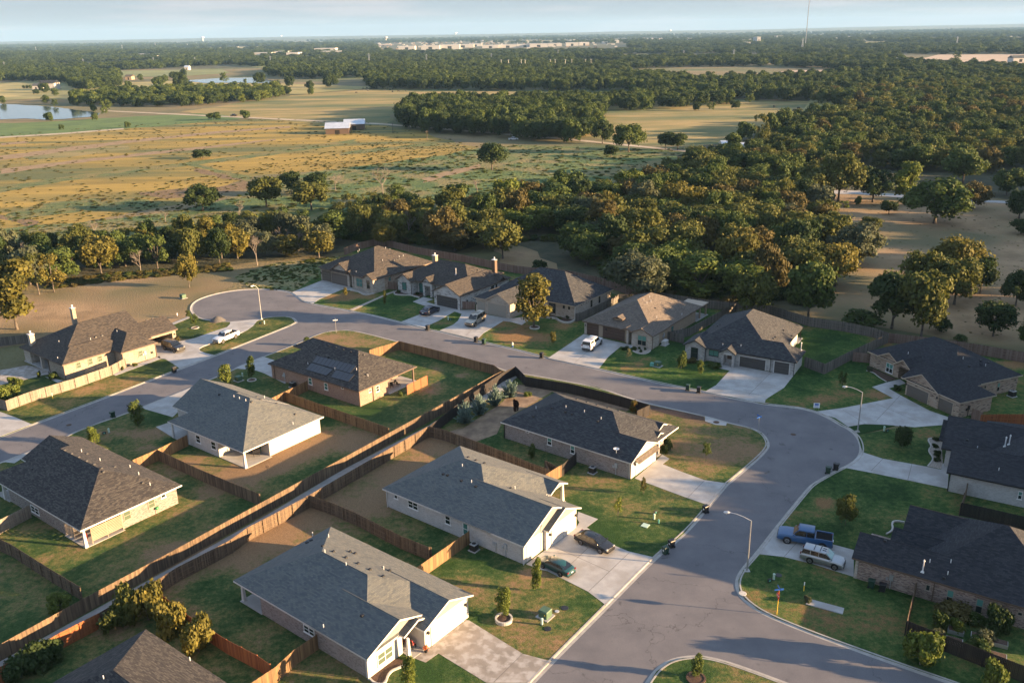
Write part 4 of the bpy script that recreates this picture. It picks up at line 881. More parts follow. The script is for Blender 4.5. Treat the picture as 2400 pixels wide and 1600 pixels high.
h.roof(-10, 6.5, 12.9, 22.6, 'u', 'h', 'h'); h.roof(-6.6, -.5, .6, 12, 'v', 'g', 'h', pitch=.55); h.roof(-9.9, -.15, -5, 9, 'v', 'h', 'h', pitch=.5)
h.wall(-6.25, 0, .2, 9); h.wall(-9.6, .25, -6, 8.5); h.wall(-9.4, 7, 12.45, 22.1)
h.garage('-v', .25, '4,195,785', '4,312,635', 'door_greige'); h.garage('-v', 0, '4,355,835', '4,632,700', 'door_greige'); h.win('-v', 7, '4,1282,790', '4,1385,665', n=2, frame='frame_dark'); h.win('-v', 7, '4,1498,735', '4,1528,695', frame='frame_dark', sill=False); h.win('-v', 7, '4,1578,750', '4,1608,710', frame='frame_dark', sill=False)
for t in ('4,1775,690,4,1788,655', '4,1802,675,4,1815,643', '4,1852,652,4,1863,618', '4,1882,638,4,1893,605', '4,1922,718,4,1948,598', '4,2045,655,4,2070,540'): a_ = t.split(','); h.win('+u', 12.45, ','.join(a_[:3]), ','.join(a_[3:]), sill=False, frame='frame_dark')
h.lamp('-v', .25, -9.3); h.lamp('-v', .25, -9.0) if 0 else None; h.downspout(12.5, 6.95, 'white_trim'); h.done(); H11 = h
h = House('5,1295,980', -36, 2.95, .46, 'tan stucco and stone house with a small dormer over its brown garage doors', 'roof_tan', 'stucco', 'brown_trim')
h.roof(-16.4, .5, .1, 23.3, 'v', 'h', 'h'); h.roof(-4.9, -.5, .3, 7, 'v', 'g', 'g', gable='stone_cream'); h.roof(-7.3, -.15, -4.3, 6, 'v', 'g', 'h', pitch=.4, gable='stucco'); h.roof(-10.2, 2.0, -7.8, 7, 'v', 'g', 'g', ze=4.3, pitch=.35, gable='interior_dark')
h.wall(-16, 1.1, -.32, 20.7); h.wall(-4.6, 0, 0, 3, 'stone_cream'); h.wall(-5.9, .2, -5.4, 1.3, 'stone_cream'); h.wall(-16.1, .95, -15.5, 1.5, 'stone_cream'); h.wall(-10.0, 2.45, -8.0, 4, z0=3.2, h=4.2)
b = MB(); b.box(-5, 20.7, 2.75, -.1, 26.8, 2.95); b.build('patio_roof', 'tan_trim', h.root); h.post(-.5, 26.4, 2.75, w=.3, taper=False, m='stucco'); h.post(-.5, 23.2, 2.75, w=.3, taper=False, m='stucco'); h.slab(-5, 20.7, 0, 26.8)
h.garage('-v', 1.1, '5,300,735', '5,473,595', 'door_brown'); h.garage('-v', 1.1, '5,548,798', '5,872,650', 'door_brown'); h.win('-v', 0, '5,1072,895', '5,1210,775', n=2, blind='blind_teal', frame='frame_tan'); h.win('-v', 2.45, (-9.6, 3.65, -8.4, 4.15), n=2, sill=False, frame='frame_white') if 0 else None
h.door('-v', 1.1, -5.3, -4.6, 2.3, 'door_brown') ; h.win('+u', -.32, '5,1582,735', '5,1625,600', pane='glass_teal', frame='frame_tan'); h.meter('+u', -.32, 5.6, 'grey_box'); h.downspout(.05, -.05, 'brown_trim'); h.lamp('-v', 1.1, -15.8); h.lamp('-v', 1.1, -10.9)
h.vents('5,1345,342;5,1355,538', '5,1215,270;5,1278,245;5,1365,492;5,1752,445;5,1258,178;5,1168,220'); h.done(); H12 = h
h = House('6,1830,1050', -31, 2.85, .58, 'grey stone and white house with black hip roofs and three black garage doors', 'roof_dark', 'stucco_white', 'black_trim')
h.roof(-19.6, -.65, -3.3, 20.5, 'v', 'h', 'h'); h.roof(-9, -.65, .45, 6.3, 'u', 'g', 'h', pitch=.6); h.roof(-20.7, -1.25, -15.9, 5, 'v', 'g', 'g', pitch=.55, gable='stone_grey'); h.roof(-13.4, -1.85, -10.3, 5, 'v', 'g', 'g', pitch=.6, gable='stone_grey')
h.wall(-19.1, 0, -3.7, 17.5); h.wall(-4.0, -.2, 0, 5.85); h.wall(-4.05, -.25, -.9, 0.3, 'stone_grey'); h.wall(-.9, -.26, -.02, .3, 'stone_grey'); h.wall(-20.3, -.8, -16.3, 3, 'stone_grey')
h.wall(-19, -.1, -4.6, .3, 'stone_grey', h=1.15); h.wall(-13.1, -1.4, -12.6, .1, 'stone_grey'); h.wall(-11.1, -1.4, -10.6, .1, 'stone_grey'); h.wall(-12.65, -1.38, -11.05, -1.0, 'white_paint', z0=2.35)
h.slab(-12.6, -1.3, -11.1, .0); h.door('-v', 0, -12.3, -11.4, 2.3); h.slab(-6, 17.5, -3.4, 21.2); h.post(-3.7, 20.2, w=.15, taper=False, m='black_trim')
h.garage('-v', -.1, '6,998,898', '6,1402,812', 'door_dark', 'white_trim'); h.garage('-v', -.26, '6,1525,1000', '6,1768,860', 'door_dark', 'white_trim'); h.win('-v', -.8, '6,252,768', '6,368,625', frame='frame_dark', pane='glass'); h.win('-v', 0, '6,525,812', '6,685,668', n=2, frame='frame_dark', blind='blind_teal')
h.downspout(.0, -.3, 'black_trim'); h.downspout(-4.2, -.35, 'black_trim'); h.downspout(-16.3, -.85, 'black_trim'); h.vents('6,1675,355;6,1515,480;6,1548,460;6,1800,440;6,672,290;6,712,265', '6,745,585;6,1022,600', '6,1940,650'); h.done(); H13 = h
h = House('7,1365,1345', -68, 2.9, .55, 'tan brick house with black roof and two taupe garage doors, facing the street bend', 'roof_black', 'brick_tan', 'tan_trim')
h.roof(-24.2, 3.9, -4.2, 18.9, 'u', 'h', 'h'); h.roof(-12, -.3, .2, 7.65, 'u', 'g', 'h', pitch=.56); h.roof(-11.4, -.55, -3.9, 9, 'v', 'g', 'g', pitch=.56); h.roof(-21.6, 3.6, -16.2, 10, 'v', 'g', 'g'); h.roof(-17.2, 2.7, -12.4, 10, 'v', 'g', 'g', pitch=.7)
h.wall(-11, 0, -4.1, 7.3); h.wall(-5, .15, -.2, 7.25); h.wall(-23.8, 4.35, -16.9, 18.5); h.wall(-17, 7.2, -4.6, 18.45); h.wall(-13.2, 3.1, -12.7, 7.5, h=3.4); h.wall(-11.5, 6, -9, 9)
h.garage('-v', 0, '7,588,1035', '7,925,1010', 'door_taupe'); h.garage('-v', .15, '7,1060,1240', '7,1290,1150', 'door_taupe'); h.win('-v', 4.35, '7,290,632', '7,408,540', n=2, blind='blind_teal', frame='frame_white')
h.win('+u', -4.6, '7,1935,935', '7,1998,800', blind='blind_teal', frame='frame_tan'); h.win('+u', -4.6, '7,1750,895', '7,1790,840', frame='frame_tan'); h.win('+u', -4.6, '7,2200,785', '7,2232,745', sill=False, frame='frame_tan'); h.lamp('-v', 0, -10.8); h.lamp('-v', 0, -4.4)
h.win('-v', 4.35, '7,138,420', '7,160,395', sill=False, frame='frame_tan'); h.meter('+u', -.2, 2.2, 'dark_metal'); h.door('-v', 7.2, -16.3, -15.3, 2.3); h.vents('7,1700,478;7,1820,505;7,1700,530;7,1470,575;7,1530,562', '7,1440,455;7,1775,558;7,625,378'); h.done(); H14 = h
h = House('8,1350,1075', -31, 3.1, .5, 'white brick house with black roof at the right edge, below the taupe-doored brick house', 'roof_black', 'brick_white', 'black_trim')
h.roof(-.5, -.55, 13, 8.5, 'u', 'g', 'g'); h.roof(-1.9, 6.8, 14, 18, 'u', 'g', 'g'); h.roof(-2.5, 9.5, 4, 16.9, 'u', 'g', 'g', pitch=.45); h.roof(3, -.6, 24, 20, 'u', 'h', 'h', pitch=.48); h.roof(9, 2.2, 15, 6.2, 'u', 'g', 'g', ze=5.6, pitch=.3, gable='interior_dark')
h.wall(0, 0, 23.5, 8.2); h.wall(-1.3, 7.5, 23.4, 17.6); h.wall(9.4, 2.6, 14, 5.8, 'siding_grey', z0=3.5, h=5.5)
h.garage('-u', 0, (2.0, 0, 6.9, 2.3), 'door_white'); h.win('-v', 0, '8,2262,1165', '8,2340,1075', frame='frame_white', blind='blind_teal', pane='glass'); h.win('-u', -1.3, (10, .8, 12, 2.2), n=2); h.downspout(-.05, -.05, 'black_trim'); h.lamp('-u', 0, 7.4)
h.vents('8,1608,400;8,1650,525', '8,1738,510;8,2020,795', '8,2100,480;8,2155,455'); h.done(); H15 = h
h = House('f,110,1090', -34, 2.9, .6, 'speckled brown brick house with black roof in the bottom right corner', 'roof_black', 'brick_speckle', 'brown_trim')
h.roof(-.35, -.5, 12, 5.4, 'u', 'g', 'g'); h.roof(2.6, 4, 11, 8.2, 'u', 'g', 'g', pitch=.7); h.roof(3.4, 6.4, 15, 14.6, 'u', 'g', 'g', pitch=.6); h.roof(5.6, -.52, 21.6, 15.0, 'u', 'h', 'h', pitch=.6); h.roof(19, 1, 30, 13, 'u', 'h', 'h', pitch=.5)
h.wall(.35, 0, 28, 6); h.wall(0, -.03, .36, 5, 'stone_cream'); h.wall(4, 5.9, 28, 14); h.garage('-u', 0, (.5, 0, 4.6, 2.2), 'door_taupe')
for lo_, hi_, k in (('f,1055,1240', 'f,1128,1180', 0), ('f,1318,1410', 'f,1440,1255', 1), ('f,1700,1530', 'f,1830,1375', 1), ('f,2262,1567', 'f,2340,1540', 0)): h.win('-v', 0, lo_, hi_, blind='blind_teal' if k else None, frame='frame_tan', pane='glass')
h.meter('-v', 0, 3.9, 'galvanised'); h.downspout(8.2, -.06, 'brown_trim'); h.vents('f,530,600;f,1300,1090', 'f,1115,880;f,1390,885;f,1350,1040', 'f,1020,1000'); h.done(); H16 = h
# ------------------------------------------------------------------ fences
FR = random.Random(5)
POST = None
def fence(label, pts, m='fence_brown', side=1, h=1.83, rails=True, post_every=2.45, postm=None, name='board_fence'):
    pts = [Vector((p[0], p[1], .1)) for p in pts]
    root = thing(name, label, 'fence', tuple(pts[0])); o = pts[0]
    b = MB(); r = MB()
    for i in range(len(pts) - 1):
        a, c = pts[i], pts[i + 1]; L = (c - a).length; d = (c - a) / L; n = Vector((-d.y, d.x, 0)) * side
        k = int(L / .146); step = L / max(1, k)
        for j in range(k):
            s0 = a + d * (j * step) - o; s1 = a + d * ((j + 1) * step - .008) - o; t = h + FR.uniform(-.015, .015) + .0; q = FR.random()
            lo = .03; w = n * (.02 + FR.uniform(0, .006))
            b.add([(s0.x, s0.y, lo), (s1.x, s1.y, lo), (s1.x - w.x, s1.y - w.y, lo), (s0.x - w.x, s0.y - w.y, lo), (s0.x, s0.y, t), (s1.x, s1.y, t), (s1.x - w.x, s1.y - w.y, t), (s0.x - w.x, s0.y - w.y, t)],
                  [(4, 5, 6, 7), (0, 1, 5, 4), (2, 3, 7, 6), (1, 2, 6, 5), (3, 0, 4, 7)], 0, q)
        if rails:
            for z in (.35, .95, 1.55):
                A, B_ = a - o + n * .012, c - o + n * .012; A2, B2 = A + n * .04, B_ + n * .04
                r.add([(A.x, A.y, z), (B_.x, B_.y, z), (B2.x, B2.y, z), (A2.x, A2.y, z), (A.x, A.y, z + .09), (B_.x, B_.y, z + .09), (B2.x, B2.y, z + .09), (A2.x, A2.y, z + .09)], [(3, 2, 1, 0), (4, 5, 6, 7), (2, 3, 7, 6), (0, 1, 5, 4)], 0, .7)
        np_ = max(1, round(L / post_every))
        for j in range(np_ + (1 if i == len(pts) - 2 else 0)):
            s0 = a + d * (L * j / np_) - o + n * .085
            pb = MB(); pb.box(-.045, -.045, 0, .045, .045, h - .04); po = pb.build('post', postm or m, root, tone=True); po.location = s0; po.rotation_euler = (0, 0, math.atan2(d.y, d.x))
    # base board
    for i in range(len(pts) - 1):
        a, c = pts[i] - o, pts[i + 1] - o; d = (c - a).normalized(); n = Vector((-d.y, d.x, 0)) * side * .03
        r.add([(a.x + n.x, a.y + n.y, -.08), (c.x + n.x, c.y + n.y, -.08), (c.x - n.x, c.y - n.y, -.08), (a.x - n.x, a.y - n.y, -.08), (a.x + n.x, a.y + n.y, .12), (c.x + n.x, c.y + n.y, .12), (c.x - n.x, c.y - n.y, .12), (a.x - n.x, a.y - n.y, .12)], [(4, 5, 6, 7), (0, 1, 5, 4), (2, 3, 7, 6)], 0, .5)
    b.build('boards', m, root, tone=True)
    r.build('rails', m, root, tone=True)
    return root
fence('long brown board fence on the upper side of the concrete alley', PL('C', '-500 1690,0 1422,600 1085,1200 755,1825 405') + PL('H', '940 697,1240 530,1500 382,1640 300,1705 268'), 'fence_brown', 1, postm='fence_brown')
fence('brown fence with visible rails around the solar house yard, along the curved street', PL('E', '1705 1158,1640 1112,1530 1085,1320 1026,1150 982,990 942,785 1005'), 'fence_cedar', -1)
fence('brown fence between the white walled house and the solar house', PL('b', '280 962,540 1058,930 1197,1500 1397,1640 1450'), 'fence_cedar', -1)
fence('short fence from the brown brick wall of the solar house to the yard corner', PL('b', '572 815,280 962,95 1055'), 'fence_cedar', -1)
fence('brown fence between the white walled house and the striped-screen house', PL('A', '1095 1412,C 1380 175,C 1600 270,C 1795 350'), 'fence_brown', 1)
fence('short sunlit fence beside the white walled house, front side of its yard', PL('A', '1300 1310,1095 1412,930 1485'), 'fence_cedar', -1)
fence('brown fence at the lower left edge, between two back yards', PL('C', '-300 560,0 662,90 702,370 882,575 1008'), 'fence_brown', -1)
fence('short weathered fence against the left wall of the striped-screen house', PL('C', '215 432,0 545,-200 650'), 'fence_weathered', 1)
fence('fence with rails on the lower side of the alley, behind the long grey roofed houses', PL('C', '700 1190,1120 945,1230 872,1480 742,1600 676,1715 590,1920 482,2120 372') + PL('H', '620 1000,880 845,1100 715,1190 662'), 'fence_brown', -1)
fence('orange stained fence beside the alley in the bottom left yard', PL('C', '-300 1740,70 1545,430 1332,700 1190'), 'fence_orange', -1)
fence('orange stained fence between the hedge yard and the porch bench house', PL('C', '1020 985,1130 1060,1290 1190,1480 1312,1570 1372,1780 1482,1870 1545'), 'fence_orange', 1)
fence('sunlit fence from the wall of the porch bench house down to the bottom edge', PL('d', '850 1185,640 1330,470 1490,250 1640'), 'fence_cedar', -1)
fence('brown fence between the porch bench house and the white brick house', PL('H', '372 1145,520 1195,700 1275,1000 1432,1195 1512') + PL('B', '620 722'), 'fence_brown', -1)
fence('sunlit plank fence beside the air conditioner of the white brick house', PL('B', '885 612,605 812,520 875'), 'fence_cedar', -1)
fence('brown fence between the white brick house and the pinkish brick house', PL('H', '1190 662,1290 682,1610 802,1900 922,2020 968,F 230 1490') + PL('e', '780 1245'), 'fence_brown', -1)
fence('short bright fence end beside the black gate of the pinkish brick house', PL('e', '835 1217,782 1245,640 1335'), 'fence_cedar', -1)
fence('short black fence against the pinkish brick wall, next to its air conditioner', PL('e', '1020 1060,838 1216'), 'fence_black', -1)
fence('long black stained fence along the street above the black-roofed house', PL('H', '1790 240,1840 290') + PL('F', '95 900,400 950,600 1000,820 1060,945 1100,F 860 1140'), 'fence_black', -1, rails=False)
fence('black stained fence behind the blue-green junipers on the alley', PL('H', '1200 658,1400 500,1560 380,1700 282,1790 240'), 'fence_black', 1, rails=False)
fence('pale weathered fence along the lawn of the cream brick house', PL('1', '-200 1440,100 1532,420 1410,1000 1232,1480 1060,1655 962'), 'fence_weathered', -1)
fence('grey fence behind the cream brick house at the left edge', PL('1', '-300 700,0 682,385 637'), 'fence_grey', 1)
fence('rust brown fence behind the two stone houses nearest the woods', PL('2', '505 318,700 235,960 175,1240 205,1620 300,2180 398') + PL('3', '1310 248,1720 340,2000 395,2280 428') + PL('4', '1240 232'), 'fence_rust', -1, h=2.0)
fence('rust brown fence between the white stone house and the pale stone house', PL('4', '1240 232,1100 275,900 350,700 430,560 500'), 'fence_rust', 1, h=2.0)
fence('short fence between the brown roofed stone house and the white stone house', PL('3', '0 632,205 655'), 'fence_rust', 1)
fence('short brown gate fence beside the dark garage of the white stone house', PL('3', '1185 950,1395 955'), 'fence_rust', 1)
fence('grey brown fence behind the pale stone house', PL('4', '1240 232,1700 300,2150 412,2352 470') + PL('F', '950 330'), 'fence_rust', -1, h=2.0)
fence('dark fence with rails between the pale stone house and the tan stucco house', PL('4', '1690 945,1785 925,2170 742,2352 642') + PL('F', '870 320,950 295'), 'fence_grey', -1)
fence('grey fence behind the tan stucco house and the grey stone house', PL('F', '950 300,1330 362,1490 378,1540 385') + PL('G', '600 405,870 487,1100 520,1310 562,1415 600'), 'fence_grey', -1, h=2.0)
fence('grey fence between the tan stucco house and the grey stone house', PL('6', '-40 500,230 448') + PL('6', '520 290,870 92') + PL('F', '1545 385'), 'fence_grey', 1)
fence('short dark fence beside the white generator of the tan stucco house', PL('5', '1535 835,1780 885'), 'fence_grey', -1)
fence('grey fence around the green yard of the grey stone house', PL('G', '835 765,975 817,1130 735,1300 655,1415 600'), 'fence_grey', 1, h=2.0)
fence('brown fence behind the tan brick house with black roof', PL('G', '1415 600,1700 632,2000 675,2352 737,2700 800'), 'fence_rust', -1, h=2.0)
fence('short fence linking the grey yard fence to the tan brick house', PL('G', '1170 728,1295 740'), 'fence_rust', -1)
fence('orange brown fence with rails at the right edge, below the tan brick house', PL('8', '1760 215,2000 205,2352 207,2800 215'), 'fence_orange', -1)
fence('short brown gate against the tan brick garage wall', PL('7', '1555 1345,1700 1410'), 'fence_rust', 1)
fence('black fence at the right edge, between the white brick house and the speckled brick house', PL('8', '1505 1392,1750 1445,2352 1585,2800 1690'), 'fence_black', -1, rails=False)
fence('short brown fence seen edge-on below the white brick wall at the right edge', PL('8', '1592 1130,1505 1392'), 'fence_brown', -1)
fence('brown fence seen edge-on beside the speckled brick wall', PL('D', '1592 975,1530 1245'), 'fence_brown', 1)
fence('black fence around the garden beds in the bottom right corner', PL('D', '1530 1245,1800 1352,2060 1455,2352 1572,2700 1710'), 'fence_black', -1, rails=False)

# ------------------------------------------------------------------ street furniture and yard things
def bin_proto(m, label):
    t = thing('trash_bin', label, 'trash bin', group='wheeled trash bins')
    b = MB(); b.taper(-.24, -.28, .24, .28, .08, .95, .06); b.build('body', m, t)
    b = MB(); b.taper(-.32, -.37, .32, .37, .955, 1.03, -.04); b.build('lid', m, t)
    b = MB(); b.tube((-.28, .4, .98), (.28, .4, .98), .025); b.build('handle', 'plastic_black', t)
    for sx in (-1, 1):
        b = MB(); b.tube((sx * .26, .26, .13), (sx * .33, .26, .13), .13, n=12); b.build('wheel', 'rubber', t)
    b = MB(); b.quad((-.1, -.335, .5), (.1, -.335, .5), (.1, -.352, .72), (-.1, -.352, .72)); b.build('sticker', 'sign_white', t)
    return t
BK, GN = bin_proto('plastic_black', 'black wheeled bin'), bin_proto('plastic_green', 'green wheeled bin')
used = set()
def put(proto, loc, rz, label, **k):
    if proto.name not in used:
        used.add(proto.name); proto.location = loc; proto.rotation_euler = (0, 0, rz); proto['label'] = label
        if 'scale' in k and k['scale'] is not None: s_ = k['scale']; proto.scale = s_ if hasattr(s_, '__len__') else (s_,) * 3
        return proto
    return dup(proto, loc, rz, label, scale=k.get('scale'))
for (m, p, rz, lab) in ((BK, 'A,1203,800', 2.4, 'black bin at the kerb across from the solar house drive, beside the drive of the cream brick house'), (BK, 'A,898,1062', -.7, 'black bin by the kerb just above the white walled house drive, beside a young tree'),
                        (GN, 'A,778,1112', -.7, 'dark green bin at the left street, lower of the pair near the white walled house'), (BK, '3,670,1265', 2.6, 'black bin at the kerb between the white stone house drive and the small lawn patch'),
                        (BK, '3,1410,1445', 2.6, 'black bin with its lid flung open at the foot of the pale stone house drive'), (GN, '3,1532,1478', 2.6, 'dark green bin right of the open-lidded bin, by the fire hydrant lawn'),
                        (BK, 'F,205,702', 2.6, 'black bin at the kerb left of the tan stucco house drive'), (GN, '6,208,1270', 2.7, 'dark green bin at the kerb left of the grey stone house drive'), (BK, '6,375,1305', 2.7, 'black bin beside the green one, left of the grey stone house drive'),
                        (GN, 'D,1002,123', 1.0, 'dark green bin on the inside of the street bend, lower of the pair'), (BK, 'D,1056,100', .9, 'black bin on the inside of the street bend, upper of the pair'), (BK, 'D,156,393', -1.0, 'black bin alone at the kerb below the pinkish brick house drive'),
                        (BK, 'B,2273,632', -1.0, 'black bin at the kerb near the black sedan drive, upper of the pair'), (GN, 'B,2232,678', -1.0, 'dark green bin at the kerb near the black sedan drive, lower of the pair'),
                        (GN, 'D,1298,908', 1.0, 'dark green bin against the speckled brick wall'), (BK, 'D,1375,935', 1.0, 'black bin against the speckled brick wall, beside the meter box')):
    s = max(1.0, min(1.1, (P(p).y - 90) / 800 + 1)); put(m, P(p, .02 if 'against' not in lab else .1), rz, ' '.join(lab.split()[:16]), scale=s)

def lamp(base, top, armdx, label, h):
    p = P(base, .1); t = thing('street_lamp', label, 'street lamp', p, 0, 'cobra head street lamps')
    b = MB(); b.box(-.3, -.3, -.05, .3, .3, .06); b.build('base_slab', 'concrete', t)
    b = MB(); b.tube((0, 0, .06), (0, 0, h), .105, .06, 10); b.tube((0, 0, .06), (0, 0, .3), .16, .13, 10); b.build('pole', 'galvanised', t)
    a = Vector(armdx); b = MB(); pts = [Vector((0, 0, h - .05)), a * .35 + Vector((0, 0, h + .35)), a * .7 + Vector((0, 0, h + .62)), a + Vector((0, 0, h + .72))]
    for i in range(3): b.tube(pts[i], pts[i + 1], .05, .045)
    b.build('arm', 'galvanised', t)
    d = a.normalized(); e = pts[-1]; b = MB(); b.tube(e, e + d * .25 - Vector((0, 0, .02)), .09, .15, 10); b.tube(e + d * .25 - Vector((0, 0, .02)), e + d * .62 - Vector((0, 0, .04)), .15, .12, 10); b.tube(e + d * .62 - Vector((0, 0, .04)), e + d * .72 - Vector((0, 0, .04)), .12, .05, 10)
    hd_ = b.build('lamp_head', 'white_metal', t); b = MB(); b.lathe((e.x + d.x * .4, e.y + d.y * .4, e.z - .2), [(.05, -.02), (.11, .03), (.12, .1)], 10); b.build('lens', 'lamp_glass', hd_)
lamp('A,1803,437', 'A,1775,210', (-.75, -.5, 0), 'street lamp on the grass island by the cul-de-sac', 7.2)
lamp('D,443,792', 'D,471,435', (-2.3, .6, 0), 'street lamp at the corner kerb below the blue pickup drive', 6.6)
lamp('G,1205,1208', 'G,1242,925', (-2.2, .5, 0), 'street lamp on the lawn at the outer street bend', 6.6)

def utility(name, label, cat, p, parts, rz=0., group=None):
    t = thing(name, label, cat, P(p, .1), rz, group)
    for (nm, mt, fn) in parts:
        b = MB(); fn(b); b.build(nm, mt, t)
    return t
def trbox(p, label, s=1., rz=-.65):
    utility('transformer_box', label, 'utility box', p, (('pad', 'concrete', lambda b: b.box(-.75 * s, -.7 * s, 0, .75 * s, .7 * s, .08)), ('cabinet', 'utility_green', lambda b: (b.box(-.5 * s, -.48 * s, .081, .5 * s, .48 * s, .8 * s), b.taper(-.54 * s, -.52 * s, .54 * s, .52 * s, .8 * s, .9 * s, -.08))), ('sticker', 'yellow_paint', lambda b: b.box(.2 * s, -.49 * s, .45, .32 * s, -.482 * s, .6))), rz, 'green transformer boxes on pads')
trbox('B,1405,1108', 'green transformer box on the lawn beside the ringed planter tree', 1.05)
trbox('A,1645,858', 'dark green transformer box between the two young trees by the solar house', 1.0)
trbox('A,1262,290', 'green transformer box in the dry field beside the cul-de-sac', 1.1)
trbox('5,1380,1228', 'green transformer box with a pale lid beside the teal box, on the stucco house lawn', 1.05)
def ped(p, label, m='pale_green', s=1., nm='utility_pedestal'):
    utility(nm, label, 'pedestal', p, (('post', m, lambda b: b.lathe((0, 0, 0), [(.13 * s, 0), (.13 * s, .62 * s), (.145 * s, .63 * s), (.145 * s, .78 * s), (.06, .84 * s)], 12)), ('collar', 'plastic_black', lambda b: b.lathe((0, 0, 0), [(.17 * s, 0), (.17 * s, .06), (.14 * s, .07)], 12))), 0, 'pale utility pedestals')
ped('B,1382,1165', 'pale green pedestal below the transformer box on the planter tree lawn'); ped('B,2155,440', 'pale pedestal near the yellow young tree on the black sedan lawn'); ped('B,2186,470', 'thin teal pedestal on the black sedan lawn', 'teal_plastic', .75)
ped('D,627,855', 'pale pedestal on the corner lawn below the street lamp'); ped('A,752,1218', 'pale pedestal on the lawn left of the white walled house'); ped('A,1822,470', 'pale pedestal on the cul-de-sac grass island')
ped('3,985,1115', 'pale pedestal on the little lawn patch between two drives'); ped('G,1387,1205', 'pale pedestal on the lawn at the outer street bend'); ped('A,1672,832', 'pale pedestal behind the dark green transformer box')
ped('A,1222,412', 'pale marker post in the weeds beside the cream brick house', 'sign_white', .8)
def cover(p, label, s=.5, m='plastic_black'):
    b = MB(); b.lathe((0, 0, 0), [(s, 0), (s, .07), (s * .9, .09)], 14); o = b.build('manhole_cover', m); o.location = P(p, .06); tag(o, label, 'manhole cover', 'covers set in the ground')
cover('B,1540,1052', 'dark cover in the lawn right of the transformer box', .42); cover('B,1422,1195', 'dark cover in the lawn below the pale pedestal', .4); cover('B,1486,1075', 'small grey meter lid beside the transformer box', .25, 'grey_box'); cover('D,660,826', 'dark cover in the corner lawn by the pedestal', .4)
cover('F,1408,1146', 'round iron cover on the kerb apron above the corner lawn', .5, 'mulch'); cover('D,412,952', 'pale ring cover at the street corner kerb', .45, 'stone_edge')
for p_, l_ in (('F,1938,1228', 'manhole lid in the asphalt of the street bend'), ('A,475,1163', 'manhole lid in the asphalt of the left street')):
    b = MB(); b.lathe((0, 0, 0), [(.42, 0), (.42, .012)], 20); o = b.build('manhole_cover', 'mulch'); o.location = P(p_, .01); tag(o, l_, 'manhole cover', 'covers set in the ground')
utility('valve_box', 'teal box beside the green transformer box on the stucco house lawn', 'utility box', '5,1298,1222', (('box', 'teal_plastic', lambda b: b.taper(-.38, -.3, .38, .3, 0, .62, -.05)),), -.6)
for p_, l_ in (('D,598,872', 'small black backflow valve on the corner lawn'), ('A,720,1228', 'small black backflow valve left of the white walled house'), ('A,1795,468', 'small black backflow valve on the grass island'), ('B,2165,402', 'small black backflow valve near the teal pedestal'), ('3,1020,1118', 'small black backflow valve on the little lawn patch'), ('G,1410,1212', 'small black backflow valve at the outer street bend')):
    utility('irrigation_valve', l_, 'valve', p_, (('pipe', 'plastic_black', lambda b: (b.tube((-.2, 0, 0), (-.2, 0, .4), .07), b.tube((.2, 0, 0), (.2, 0, .4), .07), b.tube((-.25, 0, .4), (.25, 0, .4), .1))), ('valve_body', 'teal_plastic', lambda b: b.lathe((0, 0, .15), [(.13, 0), (.13, .2), (.05, .26)], 8))), .4, 'irrigation valves on the lawns')
utility('fire_hydrant', 'white fire hydrant with a blue base on the lawn of the pale stone house', 'fire hydrant', 'E,1768,918', (('barrel', 'sign_blue', lambda b: b.lathe((0, 0, 0), [(.2, 0), (.2, .05), (.14, .06), (.14, .32)], 12)), ('body', 'white_paint', lambda b: b.lathe((0, 0, .321), [(.15, 0), (.15, .35), (.19, .36), (.19, .42), (.15, .5), (.06, .6), (.04, .68)], 12)), ('nozzle', 'white_paint', lambda b: (b.tube((-.27, 0, .55), (.27, 0, .55), .075), b.tube((0, -.25, .5), (0, 0, .5), .1)))), -.5)
def ac(p, label, rz=-.65, s=1.):
    t = utility('air_conditioner', label, 'air conditioner', p, (('pad', 'concrete', lambda b: b.box(-.55 * s, -.55 * s, 0, .55 * s, .55 * s, .08)), ('casing', 'dark_metal', lambda b: b.box(-.4 * s, -.4 * s, .081, .4 * s, .4 * s, .85 * s)), ('top_grille', 'galvanised', lambda b: (b.box(-.42 * s, -.42 * s, .851 * s, .42 * s, .42 * s, .9 * s), b.lathe((0, 0, .9 * s), [(.34 * s, 0), (.34 * s, .04), (.28 * s, .05)], 16))), ('fan', 'plastic_black', lambda b: b.lathe((0, 0, .955 * s), [(.27 * s, 0), (.27 * s, .01)], 14))), rz, 'air conditioner units on concrete pads')
ac('B,915,652', 'air conditioner on a pad beside the white brick wall and plank fence'); ac('e,1222,1160', 'air conditioner on a pad beside the pinkish brick wall', -.67); ac('b,372,765', 'air conditioner beside the brown brick wall of the solar house', -.65, 1.05)
ac('5,1770,735', 'air conditioner beside the tan stucco side wall', -.6, 1.15); ac('G,2268,965', 'air conditioner beside the tan brick wall at the right edge', .4, 1.1)
utility('generator', 'white standby generator on a pad beside the tan stucco wall', 'generator', '5,1490,900', (('pad', 'concrete', lambda b: b.box(-.95, -.6, 0, .95, .6, .1)), ('cabinet', 'white_paint', lambda b: b.box(-.75, -.4, .101, .75, .4, .9)), ('lid', 'white_paint', lambda b: b.taper(-.78, -.43, .78, .43, .905, 1.0, -.08))), .95)

